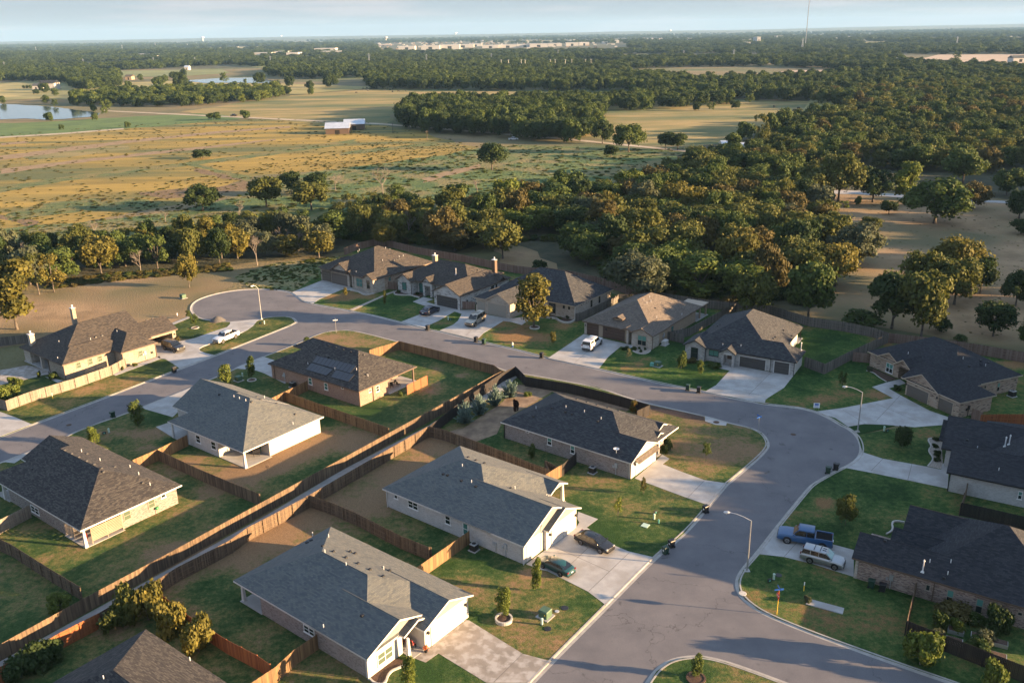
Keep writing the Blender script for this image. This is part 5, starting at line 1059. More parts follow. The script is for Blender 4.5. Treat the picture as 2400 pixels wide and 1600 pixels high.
# signs
def textobj(name, s, size, m, parent, loc, rot, ext=.004):
    c = bpy.data.curves.new(name, 'FONT'); c.body = s; c.size = size; c.extrude = ext; c.align_x = 'CENTER'; c.align_y = 'CENTER'; c.materials.append(MATS[m])
    tmp = bpy.data.objects.new(name, c); me = bpy.data.meshes.new_from_object(tmp); bpy.data.objects.remove(tmp); o = bpy.data.objects.new(name, me); COL.objects.link(o); o.parent = parent; o.location = loc; o.rotation_euler = rot; return o
def signpost(p, h, label, bladem='sign_blue', rz=.3, postm='galvanised'):
    t = thing('street_sign', label, 'street sign', P(p, .1), rz)
    b = MB(); b.tube((0, 0, 0), (0, 0, h), .035, n=8); b.build('post', postm, t)
    b = MB(); b.box(-.5, -.012, h, .5, .012, h + .2); b.build('name_blade', bladem, t)
    b = MB(); b.box(-.012, -.5, h + .21, .012, .5, h + .41); b.build('name_blade', bladem, t)
    return t
signpost('E,553,822', 2.7, 'street sign on a thin grey post at the tip of the inner lawn', 'sign_white', .2); signpost('F,1695,1215', 2.5, 'blue street sign at the corner kerb of the street bend', 'sign_blue', .5)
t = thing('stop_sign_post', 'stop sign seen edge-on on an orange and yellow post, with blue street name blades', 'stop sign', P('D,648,1092', .1), .1)
b = MB(); b.tube((0, 0, 0), (0, 0, 1.7), .045, n=8); b.build('lower_post', 'yellow_paint', t); b = MB(); b.tube((0, 0, 1.7), (0, 0, 3.0), .045, n=8); b.build('upper_post', 'orange_paint', t)
b = MB(); R8 = .38
def octo(b, y): b.poly([(R8 * math.cos(math.pi / 8 + k * math.pi / 4) * .38, y + R8 * math.sin(math.pi / 8 + k * math.pi / 4) * .92, 2.45 + R8 * math.sin(0) ) for k in range(8)]) 
b = MB(); n8 = 8; vs = [(-.06, R8 * math.cos(math.pi / 8 + k * math.pi / 4), 2.35 + R8 * math.sin(math.pi / 8 + k * math.pi / 4)) for k in range(8)] + [(-.075, R8 * math.cos(math.pi / 8 + k * math.pi / 4), 2.35 + R8 * math.sin(math.pi / 8 + k * math.pi / 4)) for k in range(8)]
b.add(vs, [tuple(range(8)), tuple(range(15, 7, -1))] + [(i, i + 8, (i + 1) % 8 + 8, (i + 1) % 8) for i in range(8)]); stp = b.build('stop_plate', 'sign_red', t)
textobj('stop_lettering', 'STOP', .24, 'sign_white', stp, (-.08, 0, 2.35), (math.pi / 2, 0, -math.pi / 2))
b = MB(); b.box(-.5, -.012, 3.0, .5, .012, 3.2); b.build('name_blade', 'sign_blue', t); b = MB(); b.box(-.012, -.45, 3.21, .012, .45, 3.4); b.build('name_blade', 'sign_blue', t)
t = thing('marker_post', 'short yellow and white marker post on the corner lawn', 'marker post', P('D,834,932', .1)); b = MB(); b.box(-.05, -.02, 0, .05, .02, .75); b.build('lower_half', 'yellow_paint', t); b = MB(); b.box(-.05, -.02, .751, .05, .02, 1.15); b.build('upper_half', 'sign_white', t)
t = thing('marker_post', 'short yellow and white marker post before the pale weathered fence', 'marker post', P('A,365,985', .1)); b = MB(); b.box(-.05, -.02, 0, .05, .02, .55); b.build('lower_half', 'yellow_paint', t); b = MB(); b.box(-.05, -.02, .551, .05, .02, 1.2); b.build('upper_half', 'sign_white', t)
t = thing('yard_sign', 'white and blue yard sign on the lawn at the street bend', 'yard sign', P('G,920,1060', .1), -.15)
for x in (-.35, .35): b = MB(); b.tube((x, 0, 0), (x, 0, .4), .015, n=6); b.build('leg', 'galvanised', t)
b = MB(); b.box(-.48, -.012, .4, .48, .012, 1.25); bo = b.build('board', 'sign_white', t); b = MB(); b.box(-.3, -.02, .85, .3, -.0125, 1.15); b.build('blue_emblem', 'sign_blue', bo); textobj('lettering', 'SOLD', .26, 'sign_blue', bo, (0, -.018, .62), (math.pi / 2, 0, 0)) if 0 else None
b = MB(); b.box(-.33, -.02, .6, .33, -.0125, .7); b.build('blue_band', 'sign_blue', bo)
t = thing('concrete_slab', 'loose pale concrete slab lying on the corner lawn', 'slab', P('D,980,1040', .1), -.5); b = MB(); b.box(-1.9, -.55, .0, 1.9, .55, .1); b.build('slab', 'concrete', t)
t = thing('meter_lid', 'pale square meter lid in the lawn by the yellow young tree', 'lid', P('B,2095,482', .1), -.6); b = MB(); b.box(-.45, -.45, .0, .45, .45, .05); b.build('lid', 'pale_green', t)
t = thing('gravel_pile', 'dark gravel pile at the edge of the cul-de-sac', 'gravel pile', P('A,1500,447', .02)); b = MB(); b.lathe((0, 0, 0), [(1.75, 0), (1.35, .35), (.8, .8), (.3, 1.05), (.05, 1.1)], 18); b.build('heap', mat('gravel_dark', (.07, .065, .06), (.13, .12, .11), 8, .95, bump=.08, bscale=6), t, smooth=True)
# ringed planters
def ring(p, label, r=.85, m='stone_edge', h=.3):
    t = thing('planter_ring', label, 'planter', P(p, .1), group='tree planter rings'); b = MB(); n = 28
    for i in range(n):
        a0, a1 = 2 * math.pi * i / n, 2 * math.pi * (i + .93) / n
        q = [(r * math.cos(a), r * math.sin(a)) for a in (a0, a1)] + [((r - .2) * math.cos(a), (r - .2) * math.sin(a)) for a in (a1, a0)]
        b.add([(x, y, 0) for x, y in q] + [(x, y, h) for x, y in q], [(4, 5, 6, 7), (0, 1, 5, 4), (1, 2, 6, 5), (2, 3, 7, 6), (3, 0, 4, 7)])
    b.build('ring', m, t); b = MB(); b.lathe((0, 0, 0), [(r - .19, 0), (r - .19, h * .6), (.2, h * .8)], 18); b.build('soil', 'mulch', t)
ring('B,1120,1135', 'pale stone ring around the planter tree on the green sedan side lawn', .95, 'stone_white_' if 0 else 'stone_edge', .35); ring('E,1920,790', 'stone ring around the trunk of the big yard tree', 1.1); ring('A,1735,855', 'stone ring around the young tree left of the solar house', .85, h=.12)
ring('A,1345,495', 'stone ring under the twin crowned tree beside the cream brick house', .85, h=.12); ring('D,92,1535', 'dark mulch ring in the bottom corner lawn', .95, 'mulch', .12)
# bed edgings
def edging(label, code, txt, bed=None, bedtxt=None, w=.22, h=.28, closed=False):
    pts = smoothpts(PL(code, txt), 2, False); b = MB()
    t = thing('bed_edging', label, 'bed edging', (pts[0].x, pts[0].y, .1)); o = pts[0]
    for i in range(len(pts) - 1):
        a, c = pts[i] - o, pts[i + 1] - o; d = (c - a).normalized(); n = Vector((-d.y, d.x, 0)) * w / 2
        q = [a - n, c - n, c + n, a + n]; b.add([(v.x, v.y, 0) for v in q] + [(v.x, v.y, h) for v in q], [(4, 5, 6, 7), (0, 1, 5, 4), (2, 3, 7, 6), (1, 2, 6, 5), (3, 0, 4, 7)])
    b.build('edge_stones', 'stone_edge', t)
    if bed: sheet('flower_bed', smoothpts(PL(code, txt), 2, False) + PL(code, bedtxt), .16, bed, skirt=False)
edging('curving white kerb of the flower bed before the window of the porch bench house', 'B', '195 1545,230 1580,300 1590,330 1500,400 1470,440 1455', 'mulch', '425 1420,390 1400,300 1450', .18, .2)
edging('curved stone edge of the bed before the white stone house', '3', '205 675,150 700,165 735,300 742,400 738,470 760,540 778', 'mulch', '605 750,610 710,430 690,300 690')
edging('curved pale edge of the bed before the brown roofed stone house', '2', '600 865,700 880,760 905,790 930,850 938,960 910', 'gravel_bed', '950 880,780 840,640 820')
edging('curved stone wall of the bed before the pale stone house', '4', '1110 880,1250 895,1390 905,1440 945,1520 975,1610 970,1680 935', 'mulch', '1670 890,1440 850,1200 825', .3, .4)
edging('curved edge of the rock bed before the tan stucco house', '5', '1000 1005,1060 1040,1150 1055,1230 1040,1275 1000', 'gravel_bed', '1290 970,1140 930,1000 910', .12, .12)
edging('scalloped white edge of the bed before the white brick house at the right', '8', '1265 405,1200 385,1110 385,1085 410,1140 490,1085 545,1160 640,1140 690,1085 752', 'gravel_bed', '1260 790,1285 700,1270 500,1280 420', .16, .15)
edging('curved white edging beside the speckled brick house front', 'f', '780 372,700 355,630 362,615 400,630 450,600 500,545 525', None, None, .2, .2)
edging('thin edge of the bed by the tan brick house walk', '7', '0 635,120 670,170 720,300 800', 'mulch', '450 760,100 600', .1, .12)
# solid little things
def bench(p, rz, label, cush=True):
    t = thing('bench', label, 'bench', p, rz)
    for x in (-.65, .65):
        for y in (-.22, .22): b = MB(); b.box(x - .03, y - .03, 0, x + .03, y + .03, .42 if y < 0 else .9); b.build('leg', 'dark_metal', t)
    b = MB(); b.box(-.7, -.25, .42, .7, .25, .47); b.build('seat', 'dark_metal', t); b = MB(); b.box(-.7, .22, .6, .7, .26, .92); b.build('backrest', 'dark_metal', t)
    for i, x in enumerate((-.33, .33)):
        c = thing('seat_cushion', 'plump red cushion on the %s half of the porch bench' % ('left', 'right')[i], 'cushion', (p[0] + x * math.cos(rz), p[1] + x * math.sin(rz), p[2] + .471), rz, 'bench cushions'); b = MB(); b.taper(-.3, -.22, .3, .2, 0, .16, -.05); b.build('pad', 'red_fabric', c); b = MB(); b.taper(-.26, .05, .26, .2, .161, .5, -.04); b.build('back_pillow', 'red_fabric', c)
q = H6.W(-.2, 5.85, .16); bench(q, H6.hd + math.pi * .0 + math.pi, 'black metal bench on the porch of the gabled house')
t = thing('flower_pot', 'pot of orange flowers at the corner of the porch', 'flower pot', H6.W(1.75, 6.2, .12)); b = MB(); b.lathe((0, 0, 0), [(.14, 0), (.2, .32), (.18, .33)], 12); b.build('pot', 'plastic_black', t); b = MB(); fr = random.Random(3)
for i in range(60): c = Vector((fr.gauss(0, .14), fr.gauss(0, .14), .42 + fr.uniform(0, .25))); b.taper(c.x - .04, c.y - .04, c.x + .04, c.y + .04, c.z, c.z + .06, -.01)
b.build('blossoms', 'orange_paint', t)
t = thing('smoker_grill', 'big round black smoker grill on the corner patio', 'grill', H2.W(-1.9, 3.4, .16), .4); b = MB(); b.tube((-.55, 0, .85), (.55, 0, .85), .42, n=16); b.build('drum', 'plastic_black', t)
for x in (-.4, .4):
    for y in (-.25, .25): b = MB(); b.tube((x, y, 0), (x, y, .6), .03); b.build('leg', 'dark_metal', t)
b = MB(); b.tube((.3, 0, 1.25), (.3, 0, 1.7), .06); b.build('stack', 'dark_metal', t)
def chair(p, rz, m, label):
    t = thing('patio_chair', label, 'chair', p, rz, 'patio chairs')
    for x in (-.24, .24):
        for y in (-.22, .22): b = MB(); b.box(x - .02, y - .02, 0, x + .02, y + .02, .42); b.build('leg', m, t)
    b = MB(); b.box(-.27, -.25, .42, .27, .25, .47); b.build('seat', m, t); b = MB(); b.box(-.27, .22, .471, .27, .27, .98); b.build('backrest', m, t)
for i, (u, v, rz, l_) in enumerate(((-1.5, 9.0, .3, 'dark chair nearest the wall on the solar house patio'), (-.9, 10.1, 2.2, 'dark chair in the middle of the solar house patio'), (-2.2, 10.4, 4.0, 'dark chair deepest under the solar house patio roof'))): chair(H4.W(u, v, .16), rz, 'dark_metal', l_)
chair(H3.W(-1.5, .7, .16), .5, 'red_fabric', 'red chair behind the white corner post of the striped-screen patio'); chair(H6.W(-18, 1.6, .16), 1.0, 'dark_metal', 'dark chair on the back corner porch of the gabled house')
t = thing('outdoor_sofa', 'dark wicker sofa with a pale cushion on the back corner porch', 'sofa', H6.W(-17.7, 3.0, .16), H6.hd + 1.57); b = MB(); b.box(-.9, -.4, 0, .9, .4, .35); b.build('base', 'plastic_black', t); b = MB(); b.box(-.85, -.38, .351, .85, .2, .47); b.build('cushion', 'white_trim', t); b = MB(); b.box(-.9, .21, .351, .9, .4, .8); b.build('backrest', 'plastic_black', t)
t = thing('screen_fence', 'orange slatted privacy screen beside the solar house patio', 'privacy screen', P('b,1872,880', .1)); a_ = P('b,1872,880', .1); c_ = P('b,2145,745', .1); d = (c_ - a_); L = d.length; d /= L
for k in range(4):
    b = MB(); q = d * (L * k / 3); b.box(q.x - .05, q.y - .05, 0, q.x + .05, q.y + .05, 2.0); b.build('post', 'dark_metal', t)
for k in range(3):
    b = MB(); q0, q1 = d * (L * k / 3 + .06), d * (L * (k + 1) / 3 - .06); n = Vector((-d.y, d.x, 0)) * .015
    for i in range(11):
        z = .15 + i * .165; b.add([(v.x, v.y, zz) for zz in (z, z + .15) for v in (q0 - n, q1 - n, q1 + n, q0 + n)], [(3, 2, 1, 0), (4, 5, 6, 7), (0, 1, 5, 4), (1, 2, 6, 5), (2, 3, 7, 6), (3, 0, 4, 7)])
    b.build('slat_panel', 'wood_orange', t)
t = thing('wind_spinner', 'small rusty garden spinner behind the open corner patio', 'garden ornament', P('a,1445,1410', .1)); b = MB(); b.tube((0, 0, 0), (0, 0, 1.3), .012, n=6); b.build('rod', 'dark_metal', t); b = MB()
for k in range(6): a0 = k * math.pi / 3; b.add([(0, 0, 1.3), (.28 * math.cos(a0), .03, 1.3 + .28 * math.sin(a0)), (.24 * math.cos(a0 + .5), -.03, 1.3 + .24 * math.sin(a0 + .5))], [(0, 1, 2)])
b.build('vanes', 'mulch', t)
t = thing('garden_hose', 'green garden hose hanging on the brick wall of the striped-screen house', 'hose', H3.W(-.2, 9.8, .1)); b = MB(); b.lathe((0, 0, .7), [(.22, 0), (.28, .15), (.22, .3), (.1, .3)], 12); b.tube((0, 0, .7), (.15, -.2, 0), .03); b.build('coil', 'hose_green', t)
# raised garden tubs bottom right
for i, (x, y, l_) in enumerate(((1880, 1220, 'galvanised planter tub nearest the speckled brick wall'), (2180, 1305, 'galvanised planter tub by the round bush, right of the garden'), (2040, 1262, 'galvanised planter tub in the middle of the garden'), (1870, 1290, 'galvanised planter tub nearest the black fence corner'), (2170, 1395, 'galvanised planter tub beside the black fence, furthest right'))):
    t = thing('planter_tub', l_, 'planter', P('D,%d,%d' % (x, y), .1), -.5, 'galvanised garden tubs'); b = MB(); b.box(-.75, -.42, 0, .75, .42, .42); b.build('tub', 'galvanised', t); b = MB(); b.box(-.7, -.37, .421, .7, .37, .45); b.build('soil', 'mulch', t)
# ------------------------------------------------------------------ vehicles (x forward)
def loft(mb, secs, closed_ends=True, tone=.5):
    """secs: lists of (x, y, z) for the left half from sill to centre; mirrored"""
    full = []
    for s_ in secs:
        r = list(s_) + [(x, -y, z) for (x, y, z) in reversed(s_) if y > 1e-4]
        full.append(r)
    n = len(full[0]); vs = [p for f in full for p in f]; fs = []
    for i in range(len(full) - 1):
        for k in range(n - 1): fs.append((i * n + k, (i + 1) * n + k, (i + 1) * n + k + 1, i * n + k + 1))
        fs.append((i * n + n - 1, (i + 1) * n + n - 1, (i + 1) * n, i * n))
    fs.append(tuple(range(n - 1, -1, -1))[::-1]); fs.append(tuple(range((len(full) - 1) * n, len(full) * n))[::-1])
    mb.add(vs, fs)
def car(kind, body, label, p, rz, L=4.8, Wd=1.85, H=1.45, wr=.34, glass='car_glass', rim='rim_alloy', name='sedan', s=1., cat='car', wb=None, sunroof=False, rails=False, arch=True):
    t = thing(name, label, cat, p, rz, None); t.scale = (s, s, s)
    hw = Wd / 2; wb = wb or L * .585; fx = L / 2 - L * .19; rx = fx - wb
    # lower body: stations (x fraction from rear 0..1, top z, half width factor)
    if kind == 'sedan':
        st = [(-.5, .62, .80), (-.485, .88, .90), (-.40, .98, .97), (-.3, 1.0, 1), (.0, .98, 1), (.20, .96, 1), (.30, .92, .98), (.42, .80, .94), (.485, .66, .86), (.5, .50, .76)]
        gh = [(-.40, -.235, .115, .30)]; roofz = H; g = dict(rb=-.42, rt=-.22, ft=.085, fb=.275)
    elif kind == 'suv':
        st = [(-.5, .70, .86), (-.49, 1.05, .93), (-.42, 1.12, .98), (-.2, 1.12, 1), (.1, 1.10, 1), (.22, 1.08, 1), (.30, 1.06, .98), (.42, .98, .95), (.49, .84, .88), (.5, .6, .80)]
        roofz = H; g = dict(rb=-.485, rt=-.43, ft=.08, fb=.24)
    else:
        st = [(-.5, .75, .95), (-.495, 1.15, .97), (-.4, 1.15, 1), (-.1, 1.15, 1), (.1, 1.15, 1), (.24, 1.13, 1), (.34, 1.12, .99), (.44, 1.06, .97), (.49, .95, .92), (.5, .62, .86)]
        roofz = H; g = dict(rb=-.18, rt=-.16, ft=.115, fb=.225)
    lz = .24 if kind == 'sedan' else .36 if kind != 'suv' else .30
    mb = MB(); secs = []
    bed0, bed1 = -.5, -.125
    for (x, z, w) in st:
        X = x * L; zz = z
        sec = [(X, hw * w * .90, lz), (X, hw * w * .985, lz + .18), (X, hw * w, (lz + zz) * .55), (X, hw * w * .985, zz - .16), (X, hw * w * .90, zz - .03), (X, hw * w * .55, zz + .015), (X, 0, zz + .03)]
        if kind in ('pickup',) and x <= -.1: sec[4] = (X, hw * w * .97, zz - .02); sec[5] = (X, hw * w * .6, zz - .02); sec[6] = (X, 0, zz - .02)
        secs.append(sec)
    loft(mb, secs)
    bo = mb.build('body', body, t, smooth=True)
    m_ = bo.modifiers.new('edge', 'EDGE_SPLIT'); m_.split_angle = R(38)
    def zb(x):
        for i in range(len(st) - 1):
            if st[i][0] <= x <= st[i + 1][0]: f = (x - st[i][0]) / (st[i + 1][0] - st[i][0]); return st[i][1] * (1 - f) + st[i + 1][1] * f
        return st[-1][1]
    # cabin
    wb_, wt_ = hw * .915, hw * (.70 if kind == 'sedan' else .76)
    xs = [g['rb'], g['rt'], (g['rt'] + g['ft']) / 2, g['ft'], g['fb']]
    zt = [zb(g['rb']) - .03, roofz - .035, roofz, roofz - .03, zb(g['fb']) - .03]
    def sidept(i, f):  # f 0 belt 1 roof
        x = xs[i] * L; zl = zb(xs[i]) - .05; zh = zt[i]
        k = 0 if i in (0, 4) else f
        return (x, wb_ + (wt_ - wb_) * f, zl + (zh - zl) * f)
    mb = MB(); secs = []
    cab = [(g['rb'], 0), (g['rt'], 1), ((g['rt'] + g['ft']) / 2, 1.02), (g['ft'], 1), (g['fb'], 0)]
    for (x, f) in cab:
        zl = zb(x) - .08; zh = zl + .06 + (roofz - zl - .06) * min(1, f); w2 = wb_ + (wt_ - wb_) * min(1, f)
        secs.append([(x * L, wb_, zl), (x * L, w2, zh - (.05 if f else .02)), (x * L, w2 * .86, zh), (x * L, 0, zh + (.03 if f else .005))])
    loft(mb, secs); c_ = mb.build('cabin', body, t, smooth=True); m_ = c_.modifiers.new('edge', 'EDGE_SPLIT'); m_.split_angle = R(35)
    # glazing proud of the cabin shell
    def lerp(a, b, f): return tuple(a[i] * (1 - f) + b[i] * f for i in range(3))
    zlb = lambda x: zb(x) - .02
    def S(x, f):   # point on the cabin side at station x, height share f
        xf = x
        if x < g['rt']: q = (x - g['rb']) / max(1e-6, g['rt'] - g['rb'])
        elif x > g['ft']: q = (g['fb'] - x) / (g['fb'] - g['ft'])
        else: q = 1
        zl = zlb(x) + .02; zh = zl + (roofz - .09 - zl) * q
        z = zl + (zh - zl) * f; w = wb_ + (wt_ - wb_) * (z - zl) / max(.01, roofz - zl)
        return (x * L, w + .012, z)
    rt, ft = g['rt'], g['ft']; rb, fb = g['rb'], g['fb']
    cuts = [rb + (rt - rb) * .45, rt + (ft - rt) * .30, rt + (ft - rt) * .34, rt + (ft - rt) * .68, rt + (ft - rt) * .71, fb - (fb - ft) * .28] if kind != 'pickup' else [rt - .005, rt + (ft - rt) * .46, rt + (ft - rt) * .50, fb - (fb - ft) * .28]
    for sgn in (1, -1):
        for i in range(0, len(cuts), 2):
            a_, b_ = cuts[i], cuts[i + 1]; mid = [a_, (a_ + b_) / 2, b_]; w_ = MB()
            if a_ < rt < b_: mid = [a_, rt, b_]
            if a_ < ft < b_: mid = [a_, ft, b_]
            for k in range(len(mid) - 1):
                q = [S(mid[k], .10), S(mid[k + 1], .10), S(mid[k + 1], .93), S(mid[k], .93)]
                q = [(x, y * sgn, z) for x, y, z in q]; w_.poly(q if sgn < 0 else q[::-1])
            w_.build('side_window', 'car_glass', t)
    def pane(xa, xb, nm, mt, lo=.1, hi=.92):
        za, zb_ = zlb(xa), roofz - .03
        def q(f): return (xa + (xb - xa) * f) * L, za + (zb_ - za) * f
        x0, z0 = q(lo); x1, z1 = q(hi); o = (.02 if xa > 0 else -.02); w0 = wb_ + (wt_ - wb_) * lo - .09; w1 = wb_ + (wt_ - wb_) * hi - .07
        w_ = MB(); pts = [(x0 + o, -w0, z0 + .03), (x0 + o, w0, z0 + .03), (x1 + o, w1, z1 + .02), (x1 + o, -w1, z1 + .02)]; w_.poly(pts if xa > 0 else pts[::-1]); w_.build(nm, mt, t)
    pane(fb, ft, 'windshield', glass); pane(rb, rt, 'rear_window', 'car_glass', .15 if kind != 'pickup' else .3)
    if sunroof: w_ = MB(); w_.box(L * (ft - .10), -.32, roofz + .002, L * (ft - .01), .32, roofz + .026); w_.build('sunroof', 'car_glass', t)
    if rails:
        for x in (-.2, -.06): w_ = MB(); w_.box(x * L - .04, -wt_ * .85, roofz + .03, x * L + .04, wt_ * .85, roofz + .07); w_.build('roof_bar', 'plastic_black', t)
    # bed
    if kind == 'pickup' and not rails:
        w_ = MB(); x0, x1 = -.485 * L, -.195 * L; w_.box(x0, -hw * .80, 1.13, x1, hw * .80, 1.14); w_.build('bed_floor', 'bed_liner', t)
        w_ = MB()
        for y in (-1, 1): w_.box(x0 - .03, y * hw * .9 - .05, 1.135, x1 + .02, y * hw * .9 + .05, 1.24)
        w_.box(x0 - .06, -hw * .88, 1.136, x0 - .0, hw * .88, 1.235); w_.build('bed_rail', body, t)
    if kind == 'pickup' and rails:
        w_ = MB(); x0, x1 = -.49 * L, -.185 * L; w_.add([(x0, -hw * .92, 1.14), (x1, -hw * .92, 1.14), (x1, hw * .92, 1.14), (x0, hw * .92, 1.14), (x0 + .16, -hw * .76, roofz - .04), (x1, -hw * .76, roofz - .01), (x1, hw * .76, roofz - .01), (x0 + .16, hw * .76, roofz - .04)], [(4, 5, 6, 7), (0, 1, 5, 4), (1, 2, 6, 5), (2, 3, 7, 6), (3, 0, 4, 7)]); w_.build('bed_topper', body, t)
        for sg in (1, -1):
            w_ = MB(); q = [(x0 + .25, sg * (hw * .89), 1.25), (x1 - .2, sg * (hw * .89), 1.25), (x1 - .2, sg * (hw * .80), roofz - .14), (x0 + .35, sg * (hw * .80), roofz - .14)]; w_.poly(q if sg < 0 else q[::-1]); w_.build('topper_window', 'car_glass', t)
        w_ = MB(); w_.poly([(x0 + .005, hw * .8, 1.2), (x0 + .005, -hw * .8, 1.2), (x0 + .12, -hw * .7, roofz - .12), (x0 + .12, hw * .7, roofz - .12)]); w_.build('topper_window', 'car_glass', t)
    # wheels
    for x in (fx, rx):
        for sg in (1, -1):
            if arch:
                a = MB(); a.tube((x, sg * (hw * .955), wr + .03), (x, sg * (hw + .006), wr + .03), wr * 1.17, n=18); a.build('wheel_arch', 'plastic_black', t)
            a = MB(); a.tube((x, sg * (hw - .20), wr), (x, sg * (hw + .02), wr), wr, n=20); w_ = a.build('wheel', 'rubber', t, smooth=False)
            a = MB(); a.tube((x, sg * (hw + .0205), wr), (x, sg * (hw + .032), wr), wr * .62, n=16)
            a.build('rim', rim, w_)
            a = MB()
            for k in range(5):
                an = k * 2 * math.pi / 5; c, s2 = math.cos(an), math.sin(an); y = sg * (hw + .036)
                an2 = an + .62; a.tube((x + .12 * wr * math.cos(an2), y - sg * .003, wr + .12 * wr * math.sin(an2)), (x + .5 * wr * math.cos(an2), y - sg * .003, wr + .5 * wr * math.sin(an2)), .035, n=4)
            a.build('rim_gap', 'plastic_black', w_)
    # lights, grille, plates, mirrors
    zf = .68 if kind == 'sedan' else .85; zr = .82 if kind == 'sedan' else .98
    for sg in (1, -1):
        a = MB(); a.box(L * .455, sg * hw * .52, zf - .06, L * .487, sg * hw * .84, zf + .07) if sg > 0 else a.box(L * .455, -hw * .84, zf - .06, L * .487, -hw * .52, zf + .07); a.build('headlight', 'headlight', t)
        y0, y1 = sorted((sg * hw * .62, sg * hw * .90)); a = MB(); a.box(-L * .497, y0, zr - .1, -L * .47, y1, zr + (.06 if kind == 'sedan' else .18)); a.build('taillight', 'taillight', t)
        a = MB(); y0, y1 = sorted((sg * hw * .96, sg * (hw + .15))); a.box(L * (fb - .055), y0, zlb(fb) + .02, L * (fb - .03), y1, zlb(fb) + .16); a.build('side_mirror', body, t)
    a = MB(); a.box(L * .485, -hw * .48, zf - .2, L * .502, hw * .48, zf - .02); a.build('grille', 'plastic_black', t)
    a = MB(); a.box(L * .49, -hw * .7, lz + .02, L * .508, hw * .7, lz + .16); a.box(-L * .508, -hw * .8, lz + .04, -L * .49, hw * .8, lz + (.16 if kind == 'sedan' else .26)); a.build('bumper_trim', 'plastic_black', t)
    a = MB(); a.box(-L * .512, -.17, .62 if kind == 'sedan' else .7, -L * .499, .17, .73 if kind == 'sedan' else .82); a.build('licence_plate', 'sign_white', t)
    return t
def place(a, b, z=.122):
    """a, b: near side rear and front wheel contact points -> mid point and heading"""
    return P(a, z), P(b, z)
def put_car(kind, body, label, rear, front, side, **k):
    r, f = place(rear, front); d = (f - r); wbm = d.length; d.normalize(); n = Vector((-d.y, d.x, 0)) * side
    Wd = k.get('Wd', 1.85); L = k.get('L', 4.8); wb = k.get('wb', L * .585); s = wbm / wb
    s = max(.97, min(1.14, s))
    fx = L / 2 - L * .19; rx = fx - wb; mid = (r + f) / 2; xm = (fx + rx) / 2
    c = mid + n * (Wd / 2 - .05) * s - d * xm * s
    return car(kind, body, label, (c.x, c.y, .122), math.atan2(d.y, d.x), s=s, **k)
def at(cx, cy, sc_, ox, oy): return 'N,%g,%g' % (ox + cx / sc_, oy + cy / sc_)
Z = lambda x, y, ox, oy: at(x, y, 7.84, ox, oy)
put_car('sedan', 'paint_black', 'black sedan parked nose outward before the two white garage doors', Z(1265, 752, 1200, 1180), Z(1620, 915, 1200, 1180), 1, L=4.9, H=1.45, rim='rim_alloy', wb=2.83, sunroof=True)
put_car('sedan', 'paint_teal', 'dark teal sedan parked nose in beside the thin young tree', Z(885, 1335, 1200, 1180), Z(560, 1180, 1200, 1180), -1, L=4.7, H=1.40, Wd=1.78, wb=2.7)
put_car('suv', 'paint_silver', 'silver suv with a teal sunshade behind its windshield, on the right hand drive', Z(760, 935, 1800, 1200), Z(1215, 1058, 1800, 1200), 1, L=4.9, H=1.75, Wd=1.93, wr=.37, wb=2.79, glass='screen_glass', sunroof=True, rails=True, name='suv', rim='rim_alloy')
put_car('pickup', 'paint_blue', 'blue four door pickup truck with an open black bed', Z(990, 690, 1800, 1200), Z(345, 572, 1800, 1200), -1, L=5.75, H=1.88, Wd=2.0, wr=.4, wb=3.65, name='pickup_truck', cat='pickup truck')
put_car('pickup', 'paint_white', 'white pickup truck parked on the curved drive by the cul-de-sac', Z(1375, 545, 360, 720), Z(1145, 638, 360, 720), 1, L=5.3, H=1.80, Wd=1.98, wr=.37, wb=3.18, sunroof=True, name='pickup_truck', cat='pickup truck')
put_car('suv', 'paint_black', 'black suv parked before the open garage of the cream brick house', Z(212, 785, 360, 720), Z(385, 838, 360, 720), 1, L=4.7, H=1.70, Wd=1.87, wr=.36, wb=2.68, sunroof=True, name='suv')
put_car('sedan', 'paint_navy', 'dark blue sedan parked nose in on the white stone house drive', Z(368, 465, 960, 680), Z(528, 392, 960, 680), 1, L=4.8, H=1.45, wb=2.8)
put_car('suv', 'paint_tan', 'long tan suv parked nose outward on the pale stone house drive', Z(1200, 552, 960, 680), Z(1048, 642, 960, 680), 1, L=5.4, H=1.95, Wd=2.0, wr=.4, wb=3.25, rails=True, name='suv')
put_car('pickup', 'paint_white', 'white pickup truck with a white bed topper on the tan stucco house drive', Z(375, 655, 1340, 740), Z(555, 515, 1340, 740), 1, L=5.6, H=1.85, Wd=1.95, wr=.4, wb=3.55, name='pickup_truck', cat='pickup truck', rails=True)
c_ = P('U,1185,968'); car('pickup', 'paint_white', 'white pickup truck on the dirt track beyond the field, seen from afar', (c_.x, c_.y, .15), 0.1, L=5.8, H=1.9, Wd=2.0, wr=.42, name='pickup_truck', cat='pickup truck')
c_ = P('T,1612,803'); car('pickup', 'paint_black', 'dark vehicle on the field track near two round bushes, seen from afar', (c_.x, c_.y, .15), 2.8, L=5.8, H=1.9, Wd=2.0, wr=.42, name='pickup_truck', cat='pickup truck')
